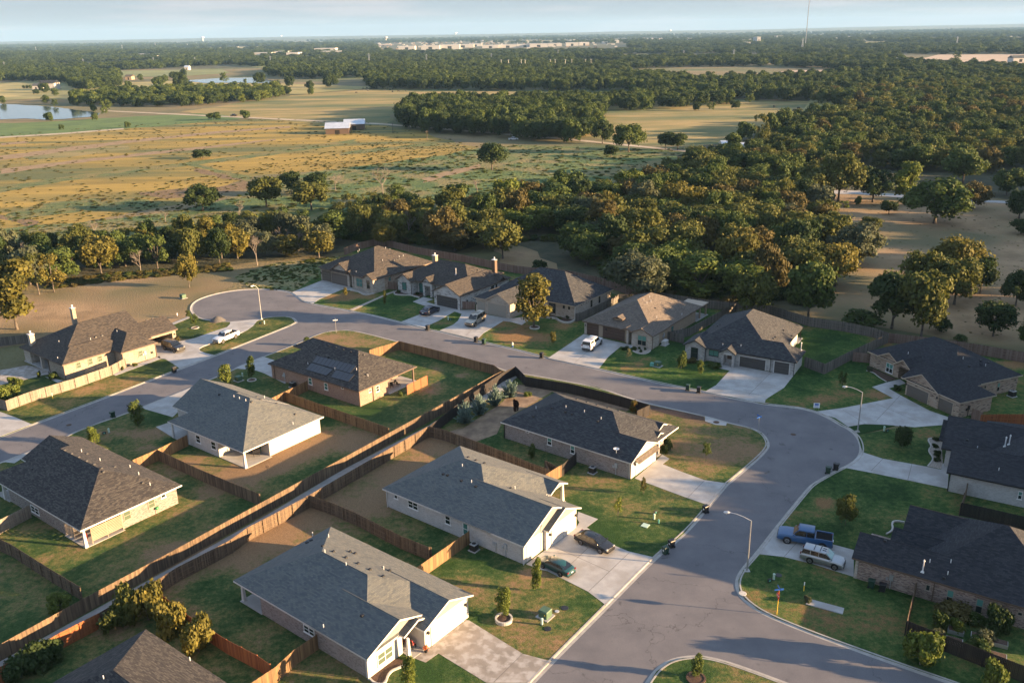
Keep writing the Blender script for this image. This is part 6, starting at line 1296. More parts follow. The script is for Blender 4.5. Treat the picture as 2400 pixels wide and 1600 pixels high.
# ------------------------------------------------------------------ trees
def leafmat(name, dark, mid, light):
    m = bpy.data.materials.new('leaves_' + name); MATS['leaves_' + name] = m; nt, b = nodes(m); N, L = nt.nodes, nt.links
    at_ = N.new('ShaderNodeAttribute'); at_.attribute_name = 'tone'; oi = N.new('ShaderNodeObjectInfo')
    a = N.new('ShaderNodeMath'); a.operation = 'MULTIPLY_ADD'; a.inputs[1].default_value = .34; L.new(oi.outputs['Random'], a.inputs[0]); L.new(at_.outputs['Fac'], a.inputs[2])
    mr = N.new('ShaderNodeMapRange'); mr.inputs['From Min'].default_value = .12; mr.inputs['From Max'].default_value = 1.22; L.new(a.outputs[0], mr.inputs['Value'])
    rp = N.new('ShaderNodeValToRGB'); rp.color_ramp.elements[0].color = (*dark, 1); rp.color_ramp.elements[1].color = (*light, 1); e = rp.color_ramp.elements.new(.5); e.color = (*mid, 1)
    L.new(mr.outputs[0], rp.inputs['Fac']); L.new(rp.outputs[0], b.inputs['Base Color']); b.inputs['Roughness'].default_value = .7; b.inputs['Specular IOR Level'].default_value = .2
    tr = N.new('ShaderNodeBsdfTranslucent'); L.new(rp.outputs[0], tr.inputs['Color']); mx_ = N.new('ShaderNodeMixShader'); mx_.inputs['Fac'].default_value = .32
    out = N['Material Output']; L.new(b.outputs[0], mx_.inputs[1]); L.new(tr.outputs[0], mx_.inputs[2]); L.new(mx_.outputs[0], out.inputs['Surface'])
LC = {'dark': ((.022, .040, .012), (.038, .062, .018), (.066, .092, .027)), 'mid': ((.036, .060, .015), (.064, .096, .023), (.105, .135, .035)), 'olive': ((.046, .060, .015), (.092, .104, .025), (.15, .15, .038)),
      'gold': ((.060, .064, .015), (.12, .112, .025), (.20, .168, .036)), 'rust': ((.054, .048, .018), (.096, .082, .027), (.145, .116, .038)), 'lime': ((.054, .080, .015), (.11, .145, .028), (.19, .215, .048)),
      'grey': ((.048, .060, .034), (.09, .104, .056), (.145, .158, .088)), 'blue': ((.06, .10, .085), (.12, .18, .155), (.21, .28, .24)), 'burgundy': ((.02, .01, .01), (.04, .016, .015), (.07, .028, .022)),
      'leafmix': ((.03, .05, .012), (.09, .09, .022), (.20, .08, .022))}
for k_, v_ in LC.items(): leafmat(k_, *v_)
mat('bark', (.06, .048, .038), (.13, .11, .09), 2, .95, bump=.03, bscale=8)
mat('pale_bark', (.13, .11, .09), (.22, .19, .16), 2, .95)
ASP = {'round': 1.6, 'wide': 1.25, 'tall': 2.3, 'cone': 2.4, 'bush': 1.3, 'ragged': 1.7}
def crown_mesh(seed, kind, leaf, nl):
    """unit crown: radius 1 (x, y), height 1 (z from 0 to 1), many leaf clusters in lumps"""
    rg = np.random.default_rng(seed)
    C_, Rr = [], []
    asp = ASP.get(kind, 1.6)
    if kind == 'round': nc = 23
    elif kind == 'wide': nc = 30
    elif kind == 'tall': nc = 24
    elif kind == 'cone': nc = 22
    elif kind == 'bush': nc = 20
    else: nc = 24
    for i in range(nc):
        t = rg.uniform(0, 2 * np.pi); u = rg.uniform(0, 1)
        if kind in ('round', 'bush'):
            z = rg.uniform(.14, .84); rad = np.sqrt(max(0, 1 - ((z - .45) / .58) ** 2)) * .72 * np.sqrt(rg.uniform(.15, 1)); r = .13 + .30 * rg.random() ** .8
        elif kind == 'wide':
            z = rg.uniform(.20, .82); rad = np.sqrt(max(0, 1 - ((z - .36) / .62) ** 2)) * .80 * np.sqrt(rg.uniform(.1, 1)); r = .11 + .26 * rg.random() ** .8
        elif kind == 'tall':
            z = rg.uniform(.1, .88); rad = .62 * np.sqrt(max(0, 1 - ((z - .5) / .55) ** 2)) * np.sqrt(rg.uniform(.1, 1)); r = rg.uniform(.24, .40)
        elif kind == 'cone':
            z = rg.uniform(.08, .92); rad = .72 * (1 - z) ** .8 * np.sqrt(rg.uniform(.1, 1)); r = .16 + .26 * (1 - z)
        else:  # ragged
            z = rg.uniform(.15, .9); rad = .8 * np.sqrt(rg.uniform(.05, 1)) * (1 - abs(z - .5) * .6); r = rg.uniform(.12, .26)
        C_.append((rad * np.cos(t), rad * np.sin(t), z * asp)); Rr.append(r)
    C_ = np.array(C_); Rr = np.array(Rr); w = Rr ** 2; w /= w.sum()
    nf = int(nl * .12); idx = rg.choice(nc, nl, p=w); n = rg.normal(size=(nl, 3)); n[:, 2] += .35; n /= np.linalg.norm(n, axis=1)[:, None]
    zs = {'round': .62, 'wide': .60, 'tall': .42, 'cone': .5, 'bush': .8}.get(kind, .6)
    rr = Rr[idx] * rg.uniform(.72, 1.08, nl); rr[:nf] = Rr[idx[:nf]] * rg.uniform(1.05, 1.5, nf); p = C_[idx] + n * rr[:, None] * np.array([1, 1, .85])
    p[:, 2] = np.clip(p[:, 2], .0, 1.06 * asp)
    nn = n + rg.normal(size=(nl, 3)) * .55; nn /= np.linalg.norm(nn, axis=1)[:, None]
    a = np.cross(nn, rg.normal(size=(nl, 3))); a /= np.linalg.norm(a, axis=1)[:, None]; b = np.cross(nn, a)
    s = leaf * rg.uniform(.6, 1.35, nl)[:, None]
    cs = [(-.9, -.5), (.6, -.75), (1.0, .45), (-.35, .9)]
    V = np.stack([p + a * s * (cx + rg.uniform(-.25, .25, nl))[:, None] + b * s * (cy + rg.uniform(-.25, .25, nl))[:, None] for cx, cy in cs], 1)
    ctone = rg.uniform(.15, .85, nc); tone = np.clip(ctone[idx] * .55 + rg.uniform(0, .5, nl), 0, 1)
    V = V.reshape(-1, 3); V[:, 2] /= asp; return V, tone
def mesh_from_quads(name, V, tone, m):
    n = len(V) // 4; me = bpy.data.meshes.new(name); me.vertices.add(len(V)); me.vertices.foreach_set('co', V.astype(np.float32).ravel())
    me.loops.add(n * 4); me.loops.foreach_set('vertex_index', np.arange(n * 4, dtype=np.int32)); me.polygons.add(n)
    me.polygons.foreach_set('loop_start', np.arange(0, n * 4, 4, dtype=np.int32)); me.update(calc_edges=True)
    at_ = me.attributes.new('tone', 'FLOAT', 'FACE'); at_.data.foreach_set('value', tone.astype(np.float32)); me.materials.append(m); return me
CROWN = {}; TRUNK = {}
SHAPES = {'round': [(1, .062, 4200), (2, .062, 4200), (3, .062, 4200)], 'wide': [(4, .05, 6500), (5, .05, 6500)], 'tall': [(6, .068, 4200), (7, .068, 4200)], 'cone': [(8, .07, 2400)], 'bush': [(9, .08, 2300), (10, .08, 2300)],
          'ragged': [(11, .05, 1900), (12, .05, 1900)], 'yard': [(13, .07, 2200), (14, .07, 2200)], 'thin': [(15, .065, 900)]}
_cache = {}
def crown(shape, var, colour):
    key = (shape, var, colour)
    if key not in CROWN:
        if (shape, var) not in _cache:
            sd, lf, nl = SHAPES[shape][var]; kd = {'yard': 'tall', 'thin': 'ragged'}.get(shape, shape); _cache[(shape, var)] = crown_mesh(sd, kd, lf, nl)
        CROWN[key] = mesh_from_quads('crown', *_cache[(shape, var)], MATS['leaves_' + colour])
    return CROWN[key]
def trunk_mesh(seed, th, m='bark'):
    """unit trunk: crown starts at th; limbs reach into it; total height 1, spread 1"""
    key = (seed, th, m)
    if key in TRUNK: return TRUNK[key]
    rg = random.Random(seed); b = MB(); b.tube((0, 0, -.02), (0, 0, th * .5), .085, .055, 8); b.tube((0, 0, th * .5), (0, 0, th + .12), .055, .045, 8)
    for i in range(6):
        a = i * 1.05 + rg.uniform(-.3, .3); r0 = rg.uniform(.3, .5); z0 = th + rg.uniform(-.04, .1); z1 = z0 + rg.uniform(.2, .35)
        p1 = (r0 * math.cos(a), r0 * math.sin(a), z1); b.tube((0, 0, z0), p1, .035, .02, 6); b.tube(p1, (p1[0] * 1.5, p1[1] * 1.5, min(.9, z1 + .16)), .02, .008, 5)
    b.tube((0, 0, th + .1), (rg.uniform(-.1, .1), rg.uniform(-.1, .1), .85), .045, .012, 6)
    me = bpy.data.meshes.new('trunk'); me.from_pydata(b.v, [], b.f); me.materials.append(MATS[m]); TRUNK[key] = me; return me
TR = random.Random(77)
TREES = []   # (x, y, radius) of what stands already
def tree(base, h, r, shape, colour, label, group=None, th=.2, name='tree', cat='tree', bark='bark', z=None, tf=1.):
    p = P(base, .02) if isinstance(base, str) else Vector(base)
    var = TR.randrange(len(SHAPES[shape])); t = thing(name, label, cat, (p.x, p.y, p.z), TR.uniform(0, 6.28), group)
    c = bpy.data.objects.new('crown' if cat == 'tree' else 'foliage', crown(shape, var, colour)); COL.objects.link(c); c.parent = t; c.location = (0, 0, h * th); c.scale = (r, r, h * (1 - th))
    k = bpy.data.objects.new('trunk' if cat == 'tree' else 'stem', trunk_mesh(TR.randrange(4), .22, bark)); COL.objects.link(k); k.parent = t; k.scale = (r * .75 * tf, r * .75 * tf, h * .97)
    TREES.append((p.x, p.y, r)); return t
def tpx(x, y, ytop, w, shape, colour, label, **k):
    p = P((x, y)); d = p.y; h = max(.6, hgt('N,%g,%g' % (x, y), (x, ytop))); r = w / 2 / F_PX * math.hypot(d, 50) * 1.08
    return tree('N,%g,%g' % (x, y), h, r, shape, colour, label, **k)
def zz(code, x, y): q = px('%s,%g,%g' % (code, x, y)); return q
def tc_(code, x, y, ytop, w, shape, colour, label, **k):
    o = CR[code]; q = zz(code, x, y); return tpx(q[0], q[1], o[1] + ytop / o[2], w / o[2], shape, colour, label, **k)
# street and yard trees, one by one
YT = 'young trees planted on the lawns'
tc_('B', 1905, 455, 285, 85, 'thin', 'lime', 'thin yellow green young tree on the lawn above the black sedan', group=YT, th=.35, tf=.5)
tc_('B', 2080, 268, 150, 60, 'thin', 'leafmix', 'small reddish and green young tree beside the pinkish brick house drive', group=YT, th=.1)
tc_('F', 1335, 1420, 1280, 75, 'thin', 'mid', 'sparse young tree in the middle of the corner lawn', group=YT, th=.3, tf=.6)
tc_('B', 1345, 935, 700, 80, 'yard', 'lime', 'slim green tree beside the teal sedan', group=YT, th=.1, tf=.5)
tc_('B', 1120, 1120, 910, 125, 'yard', 'lime', 'round green tree growing out of the pale stone ring', group=YT, th=.12, tf=.6)
tc_('B', 470, 1640, 1395, 120, 'yard', 'lime', 'bright leafy tree at the bottom edge, before the window bed', group=YT, th=.1)
tc_('D', 95, 1530, 1372, 90, 'yard', 'mid', 'small dense tree in the mulch ring of the bottom corner lawn', group=YT, th=.08)
tc_('D', 1120, 482, 282, 140, 'round', 'olive', 'round olive tree on the lawn above the blue pickup', group=YT, th=.15, tf=.5)
tc_('G', 1510, 1322, 1162, 120, 'round', 'dark', 'round dark tree on the lawn beside the scalloped bed', group=YT, th=.12, tf=.5)
tc_('G', 1095, 918, 785, 60, 'thin', 'mid', 'sparse young tree on the lawn left of the right hand street lamp', group=YT, th=.15, tf=.5)
tc_('F', 283, 612, 520, 48, 'yard', 'gold', 'small gold topped tree near the kerb, left of the topper truck', group=YT, th=.2, tf=.5)
tc_('F', 803, 712, 635, 48, 'thin', 'grey', 'small grey green tree beside the stucco house walk', group=YT, th=.15, tf=.5)
tc_('F', 1165, 775, 665, 75, 'bush', 'mid', 'bushy young tree with a yellow top before the grey stone house', group=YT, th=.1)
tc_('F', 1295, 820, 715, 60, 'yard', 'mid', 'narrow young tree before the twin window of the grey stone house', group=YT, th=.15, tf=.5)
tc_('E', 890, 635, 530, 30, 'yard', 'olive', 'slim young tree beside the gravel strip of the white stone house', group=YT, th=.12, tf=.5)
tc_('E', 618, 585, 510, 38, 'yard', 'gold', 'small golden tree on the lawn of the brown roofed stone house', group=YT, th=.3, tf=.5)
tc_('A', 1342, 495, 395, 60, 'thin', 'mid', 'leaning young tree in the stone ring beside the cream brick house', group=YT, th=.2, tf=.5)
tc_('A', 1300, 430, 370, 45, 'thin', 'mid', 'small tree by the stepping stones at the cul-de-sac', group=YT, th=.1, tf=.5)
tc_('A', 1735, 852, 692, 70, 'yard', 'mid', 'tall young tree in the stone ring left of the solar house', group=YT, th=.18, tf=.5)
tc_('A', 1562, 890, 752, 105, 'yard', 'lime', 'bushy yellow green tree above the white walled house roof', group=YT, th=.05)
tc_('A', 2115, 618, 555, 48, 'yard', 'mid', 'green tree peeking over the solar house roof', group=YT, th=.05)
tc_('A', 955, 1172, 995, 105, 'yard', 'mid', 'grey green young tree beside the two bins, left of the white walled house', group=YT, th=.08)
tc_('A', 655, 1300, 1175, 95, 'yard', 'lime', 'bright lime young tree above the striped-screen house roof', group=YT, th=.1)
tc_('F', 150, 490, 140, 290, 'tall', 'gold', 'big spreading yard tree with golden edges inside a stone ring', th=.2, name='yard_tree')
# shrubs
def shrub(code, x, y, yt, w, col, label, **k): return tc_(code, x, y, yt, w, k.pop('shape', 'bush'), col, label, th=.02, name='shrub', cat='shrub', **k)
JG = 'blue-green junipers along the alley'
def juniper(x, y, yt, w, label, col):
    p = P('H,%d,%d' % (x, y), .1); h = hgt('H,%d,%d' % (x, y), (px('H,%d,%d' % (x, y))[0], 800 + yt / 2.94)); r = w / 2.94 / 2 / F_PX * p.y
    t = thing('juniper', label, 'shrub', p, TR.uniform(0, 6), JG); rg = np.random.default_rng(x); n = 90; V = []; T_ = []
    for i in range(n):
        a = rg.uniform(0, 6.28); e = rg.uniform(.15, 1.5); L = rg.uniform(.7, 1.2); d = np.array([math.cos(a) * math.cos(e) * r * 1.15, math.sin(a) * math.cos(e) * r * 1.15, math.sin(e) * h * .95]) * L
        for k in range(26):
            f = (k + 1) / 26; c = d * f + np.array([0, 0, .12]) + rg.normal(size=3) * .05; q = rg.normal(size=3); q /= np.linalg.norm(q); s = .15 * (1.25 - f * .6)
            dd = d / np.linalg.norm(d); b_ = np.cross(dd, q); b_ /= np.linalg.norm(b_) + 1e-6; V += [c - b_ * s, c + dd * s * 2.2 - b_ * s * .3, c + b_ * s, c - dd * s * .6]; T_.append(.3 + .5 * rg.random() + .2 * f)
    me = mesh_from_quads('foliage', np.array(V), np.array(T_), MATS['leaves_' + col]); o = bpy.data.objects.new('foliage', me); COL.objects.link(o); o.parent = t
    b = MB(); b.tube((0, 0, 0), (0, 0, h * .5), .06, .02); b.build('stem', 'bark', t)
juniper(1440, 565, 430, 135, 'blue-green juniper, lowest of the row along the alley', 'blue'); juniper(1540, 500, 380, 120, 'blue-green juniper, second from the bottom of the alley row', 'blue')
juniper(1650, 442, 320, 115, 'lighter green juniper, third up the alley row', 'blue'); juniper(1752, 388, 280, 120, 'pale green juniper nearest the street, top of the alley row', 'blue')
HG = 'gold-tipped hedge shrubs in the bottom left yard'
for x, y, yt, w, l_ in ((790, 1195, 1040, 215, 'gold-tipped shrub at the left end of the hedge row, against the fence'), (900, 1150, 925, 190, 'tall gold-tipped shrub behind the left hedge shrubs'), (1025, 1135, 905, 230, 'biggest gold-tipped shrub in the fence corner'), (1190, 1225, 1025, 210, 'gold-tipped shrub right of the fence corner'), (1370, 1355, 1145, 215, 'gold-tipped shrub furthest right in the hedge row')):
    shrub('C', x, y, yt, w, 'olive' if x < 1000 else 'gold', l_, group=HG, shape='bush')
    shrub('C', x, y - 3, yt + 25, w * .9, 'dark', 'dark green foliage of the hedge inside the %s' % l_.replace('gold-tipped ', '')[:60], group=HG) if 0 else None
for x, y, yt, w, l_ in ((150, 1530, 1390, 230, 'dark shrub at the left bottom edge beside the alley'), (330, 1440, 1290, 230, 'dark shrub with upright tips before the orange fence')): shrub('C', x, y, yt, w, 'dark', l_, shape='bush')
shrub('e', 265, 392, 255, 75, 'burgundy', 'small burgundy shrub behind the black roofed house'); shrub('e', 1738, 415, 258, 105, 'leafmix', 'pinkish green shrub inside the black fence corner', shape='tall'); shrub('e', 462, 985, 820, 110, 'mid', 'upright green shrub between the two back yard fences'); shrub('e', 2165, 870, 730, 130, 'dark', 'dark shrub beside the white front posts'); shrub('e', 2120, 915, 810, 90, 'dark', 'low dark shrub below the white front posts'); shrub('e', 415, 205, 155, 110, 'lime', 'low green plant on the bare soil behind the black roofed house')
shrub('D', 1635, 1440, 1230, 245, 'lime', 'bright shrubby tree outside the black garden fence'); shrub('D', 2140, 1600, 1440, 150, 'lime', 'bright shrub at the bottom right, outside the black garden fence')
shrub('D', 2170, 1215, 1060, 170, 'dark', 'round dark bush against the speckled brick wall'); shrub('D', 1850, 1120, 1030, 240, 'rust', 'wide reddish bush below the first window of the speckled brick house'); shrub('D', 1770, 1190, 1085, 110, 'mid', 'green bush in the garden, left of the tubs'); shrub('D', 1890, 1210, 1130, 110, 'lime', 'light green feathery plant in the first garden tub'); shrub('D', 2020, 1170, 1095, 110, 'mid', 'green leafy bush between the two wall windows')
shrub('D', 1760, 1280, 1205, 110, 'grey', 'grey green plant in the tub near the fence corner'); shrub('D', 2090, 1300, 1215, 150, 'grey', 'grey green plant in the middle garden tub'); shrub('D', 2030, 1350, 1280, 170, 'mid', 'leafy plants by the black fence in the garden'); shrub('D', 860, 1010, 965, 60, 'grey', 'small grey weed beside the loose concrete slab')
shrub('1', 130, 1370, 1200, 300, 'lime', 'bright lime garden bush inside the pale fence corner'); shrub('1', 165, 1170, 1085, 110, 'lime', 'yellow green bush at the garden bed edge'); shrub('1', 262, 1185, 1110, 105, 'lime', 'pale leafy bush beside the garden bed border'); shrub('1', 700, 1110, 1030, 120, 'mid', 'low green bush against the cream brick corner'); shrub('1', 518, 1090, 1010, 50, 'lime', 'small potted tree on the paved yard'); shrub('1', 1775, 940, 900, 70, 'olive', 'small round shrub against the sunlit cream wall'); shrub('1', 1605, 995, 950, 55, 'olive', 'little shrub at the end of the pale fence'); shrub('1', 2330, 640, 560, 70, 'rust', 'reddish shrub at the open garage corner')
shrub('5', 1020, 985, 930, 90, 'mid', 'shrub at the left of the rock bed'); shrub('5', 1098, 975, 935, 45, 'dark', 'small round shrub below the twin window of the stucco house'); shrub('5', 1192, 985, 940, 48, 'dark', 'small round shrub at the right of the rock bed'); shrub('5', 1122, 1022, 978, 55, 'dark', 'small round shrub at the front of the rock bed'); shrub('5', 880, 975, 925, 130, 'dark', 'low dark ground plant beside the stucco house walk')
shrub('6', 250, 850, 780, 180, 'rust', 'brown and green shrubs under the first window of the grey stone house'); shrub('6', 610, 925, 855, 220, 'mid', 'green low shrubs by the arch porch of the grey stone house'); shrub('7', 460, 920, 850, 120, 'dark', 'low dark shrub beside the taupe garage'); shrub('7', 50, 640, 560, 90, 'grey', 'grey shrub at the left end of the tan brick house bed')
for i, (x, y) in enumerate(((1195, 395), (1185, 480), (1215, 565), (1205, 600), (1205, 665))): shrub('8', x, y + 15, y - 35, 95, 'dark', '%s dark round shrub in the scalloped bed' % ('topmost', 'second', 'third', 'fourth', 'lowest')[i], group='round shrubs in the scalloped bed')
shrub('4', 1200, 870, 835, 110, 'mid', 'low green plants at the left of the walled bed'); shrub('4', 1430, 905, 870, 120, 'olive', 'low plants in the middle of the walled bed'); shrub('4', 1575, 900, 845, 70, 'grey', 'grey green plant at the right of the walled bed')
shrub('3', 225, 700, 650, 60, 'mid', 'green plant in the curved bed of the white stone house'); shrub('3', 520, 720, 685, 90, 'dark', 'low dark plants below the teal window')
shrub('N', 1266, 634, 611, 36, 'dark', 'lone round bush on the tan clearing behind the fence')
shrub('b', 1780, 885, 820, 75, 'mid', 'small shrub in the square bed of the solar house patio')
shrub('C', 420, 1070, 960, 150, 'lime', 'tuft of tall weeds in the lower left back yard')

# trees beyond the fences that can be told apart
def far_(x, y, yt, w, shape, col, label, **k): return tpx(x, y, yt, w, shape, col, label, **k)
for a_ in ((40, 772, 602, 125, 'tall', 'gold', 'big sunlit tree at the left edge above the cream brick house'), (92, 690, 590, 62, 'ragged', 'olive', 'thin trunked tree right of the big left edge tree'), (127, 685, 592, 66, 'ragged', 'gold', 'sunlit thin trunked tree, third from the left edge'), (444, 674, 594, 48, 'round', 'gold', 'lone round golden tree on the dry field above the cul-de-sac'),
           (238, 642, 552, 78, 'round', 'gold', 'yellow tree at the edge of the creek woods on the left'), (748, 604, 538, 70, 'round', 'gold', 'bright yellow tree beside the tall grass, left of the stone houses'), (905, 580, 520, 52, 'round', 'gold', 'yellow tree rising right behind the brown roofed stone house'), (1178, 606, 515, 88, 'round', 'olive', 'tall two-tone tree over the fence behind the white stone house'),
           (625, 484, 408, 82, 'round', 'olive', 'leafy tree at the left of the creek tree group'), (683, 455, 400, 52, 'round', 'dark', 'darker tree behind the creek tree group'), (730, 492, 420, 84, 'round', 'olive', 'broad tree at the right of the creek tree group'), (745, 458, 402, 56, 'round', 'dark', 'dark tree at the right back of the creek tree group'), (476, 494, 436, 82, 'wide', 'dark', 'dark spreading tree standing alone left of the creek group'),
           (1153, 398, 337, 64, 'wide', 'dark', 'lone dark oak in the middle of the meadow'), (476, 372, 351, 44, 'bush', 'dark', 'lone oval tree in the golden field'), (501, 282, 264, 30, 'bush', 'mid', 'round bush by the field track, left of the dark vehicle'), (576, 280, 259, 22, 'bush', 'mid', 'round bush by the field track, right of the dark vehicle'),
           (1412, 337, 285, 50, 'wide', 'dark', 'dark tree at the meadow edge, left of the big pair'), (1473, 357, 293, 68, 'wide', 'mid', 'big full tree by the dirt track'), (1432, 368, 342, 34, 'bush', 'dark', 'small dark bush below the big full tree'), (1560, 350, 310, 38, 'round', 'dark', 'dark tree by the sheds, right of the dirt track'), (1588, 352, 308, 44, 'round', 'dark', 'second dark tree by the sheds'), (1365, 300, 247, 40, 'round', 'mid', 'pale green tree above the dark hedge of oaks'),
           (1490, 706, 598, 142, 'wide', 'grey', 'broad grey green oak behind the fence of the stucco house'), (1760, 745, 632, 98, 'round', 'olive', 'olive gold tree behind the roof of the grey stone house'), (1893, 750, 605, 112, 'round', 'mid', 'dark tree with a sunlit golden top, right of the grey stone house'), (1957, 672, 575, 108, 'wide', 'gold', 'orange gold spreading tree at the edge of the tan field'), (1996, 622, 525, 118, 'wide', 'grey', 'grey green tree behind the orange gold one'),
           (2040, 546, 508, 46, 'round', 'olive', 'small olive tree on the tan field'), (2083, 502, 468, 38, 'round', 'dark', 'small round dark tree in the upper tan field'), (1978, 494, 470, 24, 'ragged', 'lime', 'tiny leaning tree on the upper tan field'), (2190, 524, 423, 145, 'wide', 'mid', 'great spreading oak with a sunlit top in the tan field'), (2281, 490, 430, 72, 'wide', 'rust', 'rusty dark oak right of the great oak'),
           (2388, 512, 442, 74, 'wide', 'dark', 'dark oak at the right edge by the pale lane'), (2392, 548, 515, 50, 'bush', 'dark', 'low dark tree at the right edge of the tan field'), (2117, 476, 373, 68, 'tall', 'lime', 'tall yellow green tree at the top of the tan field'), (2045, 474, 395, 98, 'wide', 'dark', 'dark broad oak left of the tall yellow green tree'), (1964, 474, 365, 104, 'wide', 'olive', 'olive gold tree with a forked trunk by the lane'), (1913, 442, 370, 60, 'round', 'olive', 'slim olive tree left of the forked trunk tree'),
           (2256, 430, 350, 92, 'wide', 'mid', 'green tree right of the tall yellow green one, beyond the lane'), (2358, 458, 395, 74, 'wide', 'mid', 'bright green round tree by the lane near the right edge'), (2090, 770, 628, 118, 'round', 'dark', 'dark tree at the left of the big field cluster'), (2158, 794, 632, 118, 'round', 'olive', 'yellow topped tree at the front of the big field cluster'), (2160, 702, 578, 92, 'round', 'olive', 'tree at the back left of the big field cluster'),
           (2240, 668, 563, 124, 'wide', 'gold', 'golden crowned tree at the back of the big field cluster'), (2236, 714, 602, 112, 'round', 'olive', 'sunlit tree in the middle of the big field cluster'), (2297, 688, 605, 68, 'round', 'dark', 'dark thin tree at the right of the big field cluster'), (2327, 788, 705, 88, 'round', 'dark', 'round dark green tree alone in the lower tan field'), (2380, 716, 640, 74, 'wide', 'dark', 'dark tree near the right edge, right of the field cluster'),
           (2206, 778, 740, 52, 'bush', 'dark', 'low dark thicket at the foot of the field cluster'), (2020, 768, 735, 94, 'bush', 'mid', 'wide shrub thicket behind the grey yard fence'), (2250, 802, 787, 34, 'bush', 'mid', 'small green bush behind the brown back fence'), (2404, 824, 740, 44, 'tall', 'mid', 'green tree cut by the right edge above the brown fence')):
    far_(*a_)
# bare trees
def bare(x, y, yt, label, seed, m='pale_bark'):
    p = P((x, y), .02); h = hgt('N,%d,%d' % (x, y), (x, yt)); rg = random.Random(seed); t = thing('bare_tree', label, 'tree', p, rg.uniform(0, 6)); b = MB(); tw = MB()
    def br(a, d, L, r, n, mb):
        c = a + d * L; mb.tube(a, c, r, r * .65, 5, cap=False)
        if n == 0: return
        for k in range(3 if n > 1 else 4):
            e = Vector((rg.gauss(0, .55), rg.gauss(0, .55), rg.gauss(.25, .3))); nd = (d + e).normalized(); br(a + d * L * rg.uniform(.55, 1), nd, L * rg.uniform(.55, .8), r * .6, n - 1, tw)
    br(Vector((0, 0, 0)), Vector((rg.gauss(0, .05), rg.gauss(0, .05), 1)), h * .36, h * .014 + .05, 5, b)
    b.build('trunk', m, t); tw.build('branches', m, t); TREES.append((p.x, p.y, 3))
for i, a_ in enumerate(((603, 622, 530, 'bare pale tree left in the creek woods, nearest the cul-de-sac'), (662, 592, 528, 'bare pale tree right of the first bare one in the creek woods'), (898, 456, 380, 'big leafless tree standing in the creek bottom'), (787, 448, 402, 'small leafless tree left of the big leafless one'), (1120, 458, 410, 'thin bare tree in the green bottom, half leafless'), (222, 560, 510, 'bare broken tree in the field above the left woods'), (388, 520, 493, 'dead stump with two forks in the golden field'), (150, 640, 570, 'bare grey tree in the left creek woods'), (560, 505, 465, 'small bare tree below the creek tree group'), (330, 640, 580, 'bare tan tree in the left creek woods, by the reddish brush'), (60, 640, 560, 'bare pale tree behind the big left edge trees'), (290, 600, 545, 'bare grey tree behind the yellow tree of the left woods'), (520, 606, 540, 'bare grey tree in the woods straight above the cul-de-sac'), (700, 590, 525, 'bare grey tree left of the bright yellow tree'), (960, 560, 490, 'bare pale tree in the wood behind the first stone house'))): bare(*a_, i + 3)

